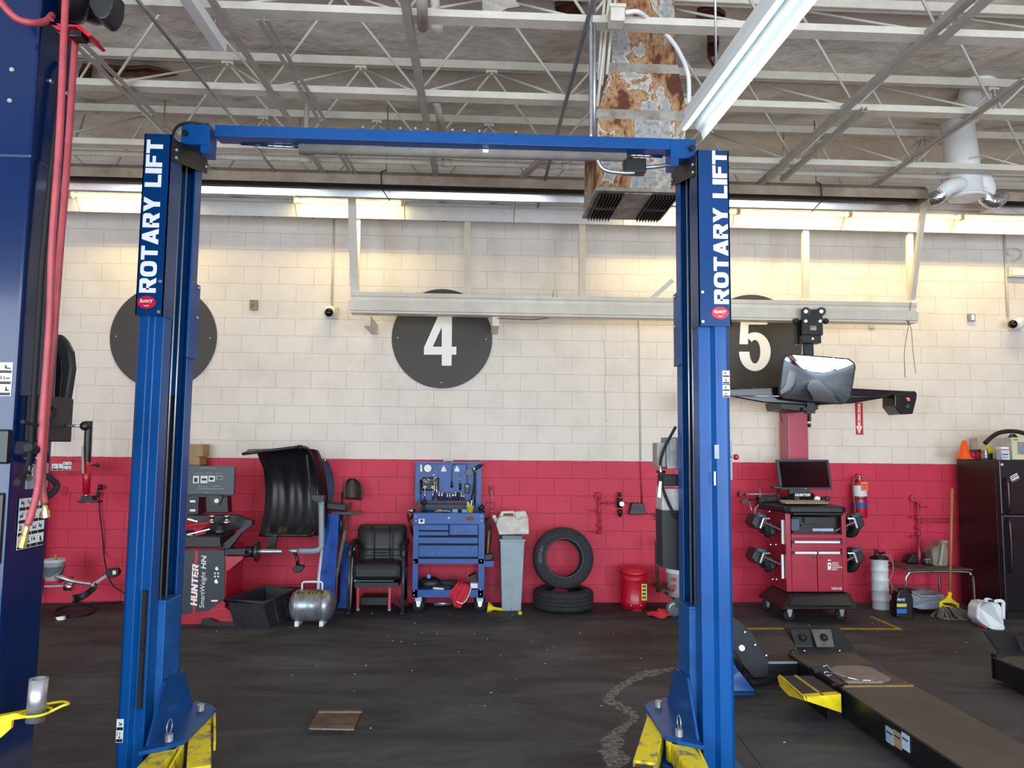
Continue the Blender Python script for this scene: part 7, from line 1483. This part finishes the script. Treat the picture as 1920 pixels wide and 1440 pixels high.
pipe([fl(1820, 1166, .01), fl(1850, 1177, .01)], .008, 'short pink rod on the floor beside the white jug', mat('pink_rod', 'c05060', .5), 'rod', 'rod')
# ================================================================ REFRIGERATOR
frg = T('refrigerator', 'black top freezer refrigerator at the right edge', 'refrigerator', (5.9, 8.3, 0)); yfr = 7.9
xf0 = at(1872, 1000, yfr + .06).x; zft = at(1880, 862, yfr).z; zfm = at(1890, 966, yfr).z
FB = mat('fridge_black', '1a1a1d', .25, 0, .06, 3); FBS = mat('fridge_side_black', '17110f', .35, 0, .1, 3)
MB().b(xf0, xf0 + .78, yfr + .07, 8.62, .03, zft - .003).o('cabinet', FBS, frg, bev=.006)
MB().b(xf0 + .0, xf0 + .78, yfr, yfr + .06, zfm + .008, zft).o('freezer_door', FB, frg, bev=.012)
dd_ = MB().b(xf0 + .0, xf0 + .78, yfr, yfr + .06, .07, zfm - .008).o('fridge_door', FB, frg, bev=.012)
MB().b(xf0 + .03, xf0 + .75, yfr + .03, yfr + .1, 0, .07).o('kick_grille', BLACK, frg)
MB().b(xf0 + .005, xf0 + .775, yfr - .002, yfr + .0, zfm - .012, zfm - .008).o('chrome_seam', GREYP, frg)
MB().tube(smooth([(xf0 + .06, yfr, zft - .2), (xf0 + .06, yfr - .04, zft - .24), (xf0 + .06, yfr - .04, zfm + .08), (xf0 + .06, yfr, zfm + .03)]), .016).o('freezer_handle', FB, frg)
MB().tube(smooth([(xf0 + .06, yfr, zfm - .04), (xf0 + .06, yfr - .04, zfm - .1), (xf0 + .06, yfr - .04, zfm - .55), (xf0 + .06, yfr, zfm - .6)]), .016).o('door_handle', FB, frg)
q = MB().prism([at(x, y, yfr - .001) for x, y in ((1893, 894), (1906, 887), (1911, 895), (1897, 902))], (0, -.002, 0)).o('magnet_sign', LWHITE, frg); MB().prism([at(x, y, yfr - .003) for x, y in ((1896, 898), (1909, 891), (1910, 892), (1897, 899.5))], (0, -.001, 0)).o('magnet_print', LBLACK, q); MB().prism([at(x, y, yfr - .003) for x, y in ((1894, 895), (1906, 889), (1906.5, 890.5), (1895, 896.5))], (0, -.001, 0)).o('magnet_print', LBLACK, q)
MB().prism([at(x, y, yfr - .001) for x, y in ((1897, 903), (1911.5, 896), (1912, 898), (1898, 905))], (0, -.002, 0)).o('magnet_red_strip', mat('dull_red', '9a4a50', .6), q)
q = MB().px(1877, 869, 1881, 873, yfr - .003, yfr - .001).o('small_sticker', LWHITE, frg); MB().px(1878.3, 870.3, 1879.7, 871.7, yfr - .004, yfr - .003).o('sticker_dot', LBLACK, q)
# items on the refrigerator
zF = zft
def on(x, Y): return V(at(x, 862, Y).x, Y, zF)
cn = T('traffic_cone', 'small orange cone standing on the refrigerator', 'cone', on(1808, 8.35)); 
c = on(1809, 8.35); MB().lathe([(.001, 0), (.095, 0), (.095, .01), (.08, .014), (.018, .215), (.001, .217)], c, Z_, 24).o('cone_body', mat('cone_orange', 'f2560e', .5, 0, .05), cn)
for k, (x0, x1) in enumerate(((1820, 1829), (1830, 1840))):
    g = T('canned_pack', 'red and black carton on the refrigerator, %s of the pair' % ('left' if k == 0 else 'right'), 'carton', on((x0 + x1) / 2, 8.3)); MB().px(x0, 844, x1, 862, 8.28, 8.38).o('carton_body', mat('carton_dark_red', '7a1420', .5, 0, .2, 30), g, bev=.003); MB().px(x0 + 1, 849, x1 - 1, 856, 8.277, 8.28).o('carton_panel', RED, g); MB().px(x0, 843, x1, 846, 8.277, 8.28).o('carton_top_band', LBLACK, g)
g = T('silver_can', 'silver ribbed can standing on the refrigerator', 'can', on(1848, 8.2)); c = on(1848.5, 8.2); MB().lathe([(.001, 0), (.025, 0), (.025, .03), (.023, .035), (.025, .04), (.025, .08), (.023, .085), (.025, .09), (.025, .125), (.001, .125)], c, Z_, 20).o('can_body', STEEL, g)
MB().lathe([(.06, .0), (.052, .0), (.012, .08), (.010, .14), (.016, .14), (.06, 0)], on(1860, 8.3) + V(.0, 0, .1), V(-1, 0, -.12), 20).o('yellow_funnel', YEL, label='yellow funnel lying on its side on the refrigerator', cat='funnel')
MB().px(1858, 850, 1862, 862, 8.25, 8.3).o('small_black_item', BLACK, label='small black item standing under the yellow funnel', cat='small item')
g = T('microwave', 'cream microwave oven on the refrigerator at the right edge', 'microwave', on(1900, 8.0)); CRM = mat('cream_plastic', 'd9d3a8', .5, 0, .05)
x0m, z0m, z1m = at(1896, 840, 7.95).x, zF, at(1896, 820, 7.95).z
MB().b(x0m, x0m + .5, 7.95, 8.5, z0m, z1m).o('microwave_case', mat('microwave_side', 'c9c5ba', .5), g, bev=.006); MB().b(x0m + .0, x0m + .5, 7.935, 7.95, z0m + .003, z1m - .003).o('front_panel', CRM, g, bev=.004); MB().b(x0m + .06, x0m + .4, 7.93, 7.936, z0m + .06, z1m - .05).o('door_window', mat('window_grey', '8f9294', .15, 0, .1, 20), g)
MB().b(x0m + .02, x0m + .07, 7.932, 7.936, z1m - .03, z1m - .022).o('maker_mark', DARKT, g)
g = T('steel_box', 'pale grey metal box on the refrigerator behind the white carton', 'box', on(1880, 8.3)); MB().b(at(1862, 850, 8.3).x, at(1893, 850, 8.3).x, 8.52, 8.68, zF, at(1880, 820, 8.3).z).o('box_body', mat('box_pale_grey', 'b5b0a8', .5), g, bev=.004); MB().px(1866, 844, 1869, 848, 8.51, 8.52).o('vent_mark', DARKT, g)
g = T('white_carton', 'small white carton with grey writing on the refrigerator edge', 'carton', on(1887, 7.95)); MB().hexa([at(1879, 862, 7.94), at(1894, 862, 7.94), at(1894, 862, 7.94) + V(0, .08, 0), at(1879, 862, 7.94) + V(0, .08, 0), at(1877, 843, 7.94), at(1892, 843, 7.94), at(1892, 843, 7.94) + V(0, .08, 0), at(1877, 843, 7.94) + V(0, .08, 0)]).o('carton_body', mat('carton_pale_blue', 'd0dbe6', .5), g)
MB().px(1877, 838, 1892, 843, 7.93, 8.02).o('carton_lid', LWHITE, g, bev=.006); MB().px(1877, 842, 1892, 844, 7.928, 7.93).o('red_edge', mat('pink_edge', 'c06070', .5), g); MB().px(1879, 851, 1891, 853, 7.937, 7.939).o('carton_print', mat('print_navy', '33405a', .6), g)
for k in range(4): MB().px(1880 + k * 3, 856, 1881.5 + k * 3, 859, 7.937, 7.939).o('carton_mark', GREYP, g)
MB().tube(smooth([at(1847, 831, 7.98), at(1860, 819, 8.0), at(1875, 811, 8.0), at(1895, 808.5, 8.05), at(1915, 811, 8.1), at(1935, 820, 8.15), at(1945, 838, 8.2)], 6), .024, 12).o('thick_black_hose', RUBBER, label='thick black hose arching over the things on the refrigerator', cat='hose')
MB().lathe([(.001, 0), (.05, 0), (.045, .02), (.03, .03), (.028, .045), (.001, .045)], V(at(1899, 820, 8.2).x, 8.2, z1m)).o('round_black_cap', BLACK, label='black round cap on top of the microwave', cat='cap')  # loose black cap lying on the microwave
# ================================================================ ALIGNMENT RACK
ZR = .2
def runway(xa, xb, y0, y1, label, full=True):
    t = T('rack_runway', label, 'rack runway', ((xa + xb) / 2, (y0 + y1) / 2, 0))
    TOP = mat('runway_deck', '4b4542', .55, .1, .2, 3, h2='352f2d'); SIDE = mat('runway_side_black', '151517', .4, .1, .1)
    MB().b(xa, xb, y0, y1, ZR - .012, ZR).o('deck_plate', TOP, t)
    MB().b(xa, xa + .012, y0, y1, .04, ZR - .012).o('side_rail', SIDE, t); MB().b(xb - .012, xb, y0, y1, .04, ZR - .012).o('side_rail', SIDE, t)
    MB().b(xa, xb, y1 - .012, y1, .04, ZR - .012).o('end_plate', SIDE, t)
    for yy in (y0 + .3, (y0 + y1) / 2, y1 - .3): MB().b(xa + .02, xb - .02, yy, yy + .08, 0, ZR - .012).o('cross_rib', SIDE, t)
    return t
r1 = runway(2.465, 2.985, .8, 5.86, 'left black runway of the alignment rack on the floor')
def rt(x, y, z=ZR): return fl(x, y, z)
# strip and turnplate recess
MB().prism([rt(1582, 1288.5), rt(1712, 1287.5), rt(1713, 1285), rt(1583, 1286)], (0, 0, .006)).o('worn_edge_strip', mat('worn_yellow_strip', '9a7f45', .6, 0, .25, 20), r1)
MB().prism([rt(1520, 1252), rt(1652, 1250), rt(1655, 1258), rt(1540, 1262), rt(1528, 1262)], (0, 0, .014)).o('rubber_pad', mat('navy_rubber', '222a3c', .6), r1)
MB().prism([rt(1535, 1262), rt(1556, 1262), rt(1590, 1284), rt(1571, 1286)], (0, 0, .01)).o('lock_plate', BLACK, r1)
tn = T('turnplate', 'grey worn turnplate lying in the left runway', 'turnplate', rt(1610, 1270))
MB().prism([rt(x, y) for x, y in ((1553, 1258), (1566, 1253), (1605, 1252), (1632, 1255), (1670, 1276), (1655, 1282), (1585, 1282), (1572, 1273))], (0, 0, .018)).o('turnplate_disc', mat('turnplate_grey', '7c746d', .5, .2, .15, 8), tn)
for pts in ([(1543, 1257), (1552, 1254), (1556, 1260)], [(1545, 1268), (1552, 1266), (1560, 1273), (1550, 1274), (1545, 1269)], [(1556, 1268), (1575, 1272), (1580, 1274)]): MB().tube([rt(x, y) + V(0, 0, .025) for x, y in pts], .004, 6).o('wire_clip', CHROME, tn)
MB().cyl(rt(1576, 1276) + V(0, 0, .03), rt(1612, 1281) + V(0, 0, .02), .007, .004).cyl(rt(1612, 1281) + V(0, 0, .02), rt(1645, 1282) + V(0, 0, .02), .004).o('chrome_pin', CHROME, tn)
MB().bar(rt(1560, 1291) + V(0, 0, .02), rt(1578, 1290) + V(0, 0, .02), .03, .02).o('black_lever', GB_, tn, bev=.006)
# wheel stop at the far end
ws = MB().hexa([rt(1500, 1223), rt(1606, 1221), rt(1606, 1221) + V(0, .02, 0), rt(1500, 1223) + V(0, .02, 0), rt(1484, 1190, .2) * 0 + V(2.5, 6.02, .36), V(2.95, 6.02, .36), V(2.95, 6.04, .36), V(2.5, 6.04, .36)]).o('wheel_stop', DARKP, r1)
for xx, m_ in ((2.53, DARKP), (2.70, mat('worn_pad_grey', '5b5752', .6, 0, .2, 15))):
    e = V(xx + .07, 5.93, .285); u = V(1, 0, 0); v = V(0, .5, .85).normalized(); nrm = u.cross(v)
    p_ = [e - u * .07 - v * .07, e + u * .07 - v * .07, e + u * .08 + v * .07, e - u * .08 + v * .07]
    k = MB().prism([p + nrm * .02 for p in p_], nrm * .015).o('stop_pad', m_, r1, bev=.006)
    MB().lathe([(.026, 0), (.03, .015), (.02, .02), (.018, .03), (.001, .03)], e + nrm * .035, nrm, 16).o('pad_bolt', DARKT, k)
for xx in (2.60, 2.88): MB().cyl((xx, 5.87, ZR), (xx, 5.87, ZR + .02), .010).o('bright_bolt', CHROME, r1)
MB().cyl(rt(1481, 1222), rt(1490, 1223), .02).o('hinge_pin', BLACK, r1)
# side stickers
def sf(x, y): d = ray(x, y); return EYE + d * ((2.464 - EYE.x) / d.x)
for x0, x1, y0, y1, m_, nm in ((1661, 1676, 1360, 1392, mat('torn_pale_blue', '9fb4c4', .6), 'torn_sticker'), (1676, 1691, 1366, 1402, mat('tan_sticker', 'a88a68', .6), 'tan_sticker'), (1691, 1706, 1377, 1400, mat('pale_blue_sticker', 'b9cbe6', .6), 'blue_sticker')):
    a, b_ = sf(x0, (y0 + y1) / 2), sf(x1, (y0 + y1) / 2 + 6); zc_, hh_ = (a.z + b_.z) / 2, .045
    k = MB().b(2.461, 2.464, b_.y + .003, a.y - .003, max(.05, zc_ - hh_), min(.185, zc_ + hh_)).o(nm, m_, r1)
    MB().b(2.46, 2.461, b_.y + .01, a.y - .01, zc_ + .01, zc_ + .02).o('sticker_print', mat('print_navy', '33405a'), k)
# side step with yellow edge
stp = T('side_step', 'black step with worn yellow edges attached to the left runway', 'step', (2.3, 5.0, 0))
P1, P2, P3, P4 = fl(1463, 1267, .19), fl(1524, 1267, .19), fl(1576, 1303, .19), fl(1512, 1308, .19)
MB().prism([P1, P2, P3, P4], (0, 0, -.01)).o('step_plate', mat('step_grip_black', '2b2a2c', .8, 0, .2, 20, bump=.3), stp)
MB().hexa([P4 + V(0, -.006, -.02), P3 + V(0, -.006, -.11), P3 + V(0, 0, -.11), P4 + V(0, 0, -.02), P4 + V(0, -.006, .006), P3 + V(0, -.006, .006), P3 + V(0, 0, .006), P4 + V(0, 0, .006)]).o('yellow_front', YEL, stp)
MB().prism([P1 + V(-.01, 0, .006), P4 + V(-.02, 0, .006), P4 + V(-.01, 0, -.02), P4 * .35 + P1 * .65 + V(-.035, 0, -.06) + V(0, -.25, 0) * .3, P1 * .85 + P4 * .15 + V(-.03, 0, -.05), P1 + V(-.02, 0, -.01)], (.012, 0, 0)).o('yellow_side_lip', YEL, stp)
MB().bar(P1 * .55 + P2 * .45 + V(0, 0, .002), P4 * .5 + P3 * .5 + V(0, 0, .002), .02, .006).o('yellow_stripe', mat('worn_yellow_strip2', 'b8983c', .6), stp)
MB().bar(P4 + V(0, .03, .002), P3 + V(0, .03, .002), .05, .006).o('yellow_stripe', YEL, stp)
MB().cyl(P3 + V(-.05, -.006, -.05), P3 + V(-.05, -.012, -.05), .010).o('bolt_hole', LBLACK, stp)
for p_ in (P1, P2, P3, P4): pass
MB().b(2.36, 2.46, 5.0, 5.3, .0, .06).b(2.38, 2.46, 5.0, 5.3, .06, .17).o('step_bracket', BLACK, stp, merge=False)
# rack cross beam + fin + blue foot
rk = T('rack_crossbeam', 'black crossbeam and fin shaped plate of the rack beside the right column', 'rack beam', (2.25, 5.75, 0))
MB().b(2.05, 2.47, 5.70, 5.84, .05, .18).o('crossbeam', BLACK, rk, bev=.004); MB().b(2.2, 2.47, 5.69, 5.70, .165, .18).o('bright_edge', GREYP, rk)
MB().pprism([(1360, 1150), (1383, 1162), (1408, 1184), (1420, 1203), (1434, 1232), (1441, 1238), (1441, 1268), (1414, 1271), (1392, 1246), (1378, 1222), (1360, 1200)], 5.6, 5.63).o('fin_plate', mat('fin_black', '1d1f26', .5, .1, .2, 10), rk, bev=.003)
for x, y, r, m_ in ((1391, 1215, .02, CHROME), (1397, 1185, .006, STEEL), (1416, 1209, .006, STEEL), (1437, 1229, .006, STEEL), (1403, 1212, .004, DARKT)): MB().cyl(at(x, y, 5.6), at(x, y, 5.59), r).o('plate_bolt', m_, rk)
MB().prism([(1.7, 5.55, .012), (2.08, 5.55, .012), (1.98, 5.58, .14), (1.85, 5.59, .3), (1.7, 5.59, .3)], (0, .02, 0)).b(1.6, 2.06, 5.5, 5.95, 0, .012).o('blue_foot', BLUE, rk, merge=False)
MB().tube(smooth([at(1360, 1215, 5.5), at(1380, 1235, 5.5), fl(1393, 1262, .07), fl(1412, 1279, .04), fl(1445, 1273, .04), fl(1478, 1261, .05), fl(1502, 1258, .08), fl(1516, 1264, .1)], 6), .026, 12).o('black_rubber_hose', RUBBER, label='thick black hose curling from the black fin to the runway', cat='hose')
r2 = runway(4.02, 4.54, 1.5, 5.72, 'right black runway of the alignment rack at the right edge')
MB().b(4.03, 4.1, 5.70, 5.76, .03, .22).o('corner_bracket', BLACK, r2)
ws2 = MB().hexa([(4.1, 5.74, .2), (4.5, 5.74, .2), (4.5, 5.76, .2), (4.1, 5.76, .2), (4.08, 5.9, .35), (4.5, 5.9, .35), (4.5, 5.92, .35), (4.08, 5.92, .35)]).o('wheel_stop', DARKP, r2)
e = V(4.33, 5.78, .28); 
k = MB().prism([e - u * .08 - v * .06 + nrm * .02, e + u * .08 - v * .06 + nrm * .02, e + u * .08 + v * .06 + nrm * .02, e - u * .08 + v * .06 + nrm * .02], nrm * .015).o('stop_pad', BLACK, r2, bev=.006); MB().lathe([(.026, 0), (.03, .015), (.02, .02), (.018, .05), (.001, .05)], e + nrm * .035, nrm, 16).o('pad_bolt', DARKT, k)
# ================================================================ FLOOR MARKS AND DEBRIS
FY = mat('worn_yellow_floor_paint', 'a9912e', .7, 0, .3, 15)
MB().prism([fl(1398, 1180), fl(1692, 1181), fl(1690, 1178), fl(1398, 1177)], (0, 0, .002)).o('floor_line', FY, label='worn yellow line across the floor in front of the alignment cart', cat='floor line')
MB().prism([fl(1692, 1180), fl(1684, 1180), fl(1628, 1155.5), fl(1634, 1155)], (0, 0, .0015)).o('floor_line', FY, label='short worn yellow line running back beside the alignment cart', cat='floor line')
bd = fl(585, 1367); MB().prism([fl(580, 1366), fl(664, 1368), fl(679, 1335), fl(598, 1335)], (0, 0, .02)).o('wooden_board', mat('oily_board', '6e5440', .7, 0, .3, 8, h2='3a2c22'), label='short oily wooden board lying flat on the floor at centre', cat='board', bev=.004)
bo = [o for o in C.objects if o.name.startswith('wooden_board')][0]
for (p, q) in (((580, 1366), (664, 1368)), ((598, 1335), (679, 1335))): MB().bar(fl(*p, .021), fl(*q, .021), .02, .004).o('pale_worn_edge', mat('pale_wood_edge', '9a8f86', .7, 0, .2, 20), bo, 'pale worn edge')
CH = mat('pale_chalky_scrape', '8c8986', .9, 0, .3, 30)
nt = CH.node_tree; tx = nt.nodes.new('ShaderNodeTexNoise'); tx.inputs['Scale'].default_value = 22; tx.inputs['Detail'].default_value = 8; tx.inputs['Roughness'].default_value = .75; gg_ = nt.nodes.new('ShaderNodeNewGeometry'); nt.links.new(gg_.outputs['Position'], tx.inputs['Vector'])
rr_ = nt.nodes.new('ShaderNodeValToRGB'); rr_.color_ramp.elements[0].position = .38; rr_.color_ramp.elements[0].color = (0, 0, 0, 1); rr_.color_ramp.elements[1].position = .52; rr_.color_ramp.elements[1].color = (.8, .8, .8, 1); nt.links.new(tx.outputs['Fac'], rr_.inputs[0]); nt.links.new(rr_.outputs[0], nt.nodes['Principled BSDF'].inputs['Alpha'])
# pale scraped trail on the concrete
tr = [(1268, 1254), (1235, 1258), (1200, 1268), (1160, 1290), (1140, 1312), (1150, 1318), (1172, 1330), (1190, 1345), (1172, 1362), (1152, 1380), (1146, 1410), (1156, 1425), (1140, 1455)]
wd_ = [9, 12, 10, 9, 8, 9, 8, 5, 8, 12, 14, 13, 12]
def trailpts():
    P = smooth([fl(x, y, .0012) for x, y in tr], 5); Wd = [wd_[min(12, i // 5)] * .0011 * (.6 + .8 * random.random()) for i in range(len(P))]; return P, Wd
P, Wd2 = trailpts(); mb = MB(); L_, R_ = [], []
for i, p in enumerate(P):
    d = (P[min(i + 1, len(P) - 1)] - P[max(0, i - 1)]).normalized(); nn = V(-d.y, d.x, 0)
    L_.append(mb.bm.verts.new(p + nn * Wd2[i] * 4.4)); R_.append(mb.bm.verts.new(p - nn * Wd2[i] * 4.4))
for i in range(len(P) - 1): mb.face([L_[i], L_[i + 1], R_[i + 1], R_[i]])
mb.o('scraped_trail', CH, label='pale winding scraped trail on the dark floor left of the right column', cat='floor stain')
cr = MB().bar(fl(1380, 1375, .001), fl(1440, 1452, .001), .008, .002).o('floor_crack', LBLACK, label='dark joint running toward the viewer right of the right column', cat='floor joint', merge=False)
chips = mat('pale_chips', 'b5aea4', .8)
for k in range(55):
    x = random.choice([random.uniform(660, 1250), random.uniform(1400, 1900), random.uniform(390, 1250)]); y = random.uniform(1150, 1300) if k % 3 else random.uniform(1160, 1420)
    p = fl(x, y); s_ = random.uniform(.003, .009)
    MB().hexa([p + V(-s_, -s_ * .5, 0), p + V(s_, -s_ * .3, 0), p + V(s_ * .8, s_ * .6, 0), p + V(-s_ * .6, s_ * .5, 0), p + V(-s_ * .8, -s_ * .4, .004), p + V(s_ * .7, -s_ * .3, .005), p + V(s_ * .6, s_ * .5, .004), p + V(-s_ * .6, s_ * .4, .003)]).o('floor_chip', chips, label='tiny pale chip of debris scattered on the dark floor', cat='debris', group='debris scattered on the floor')
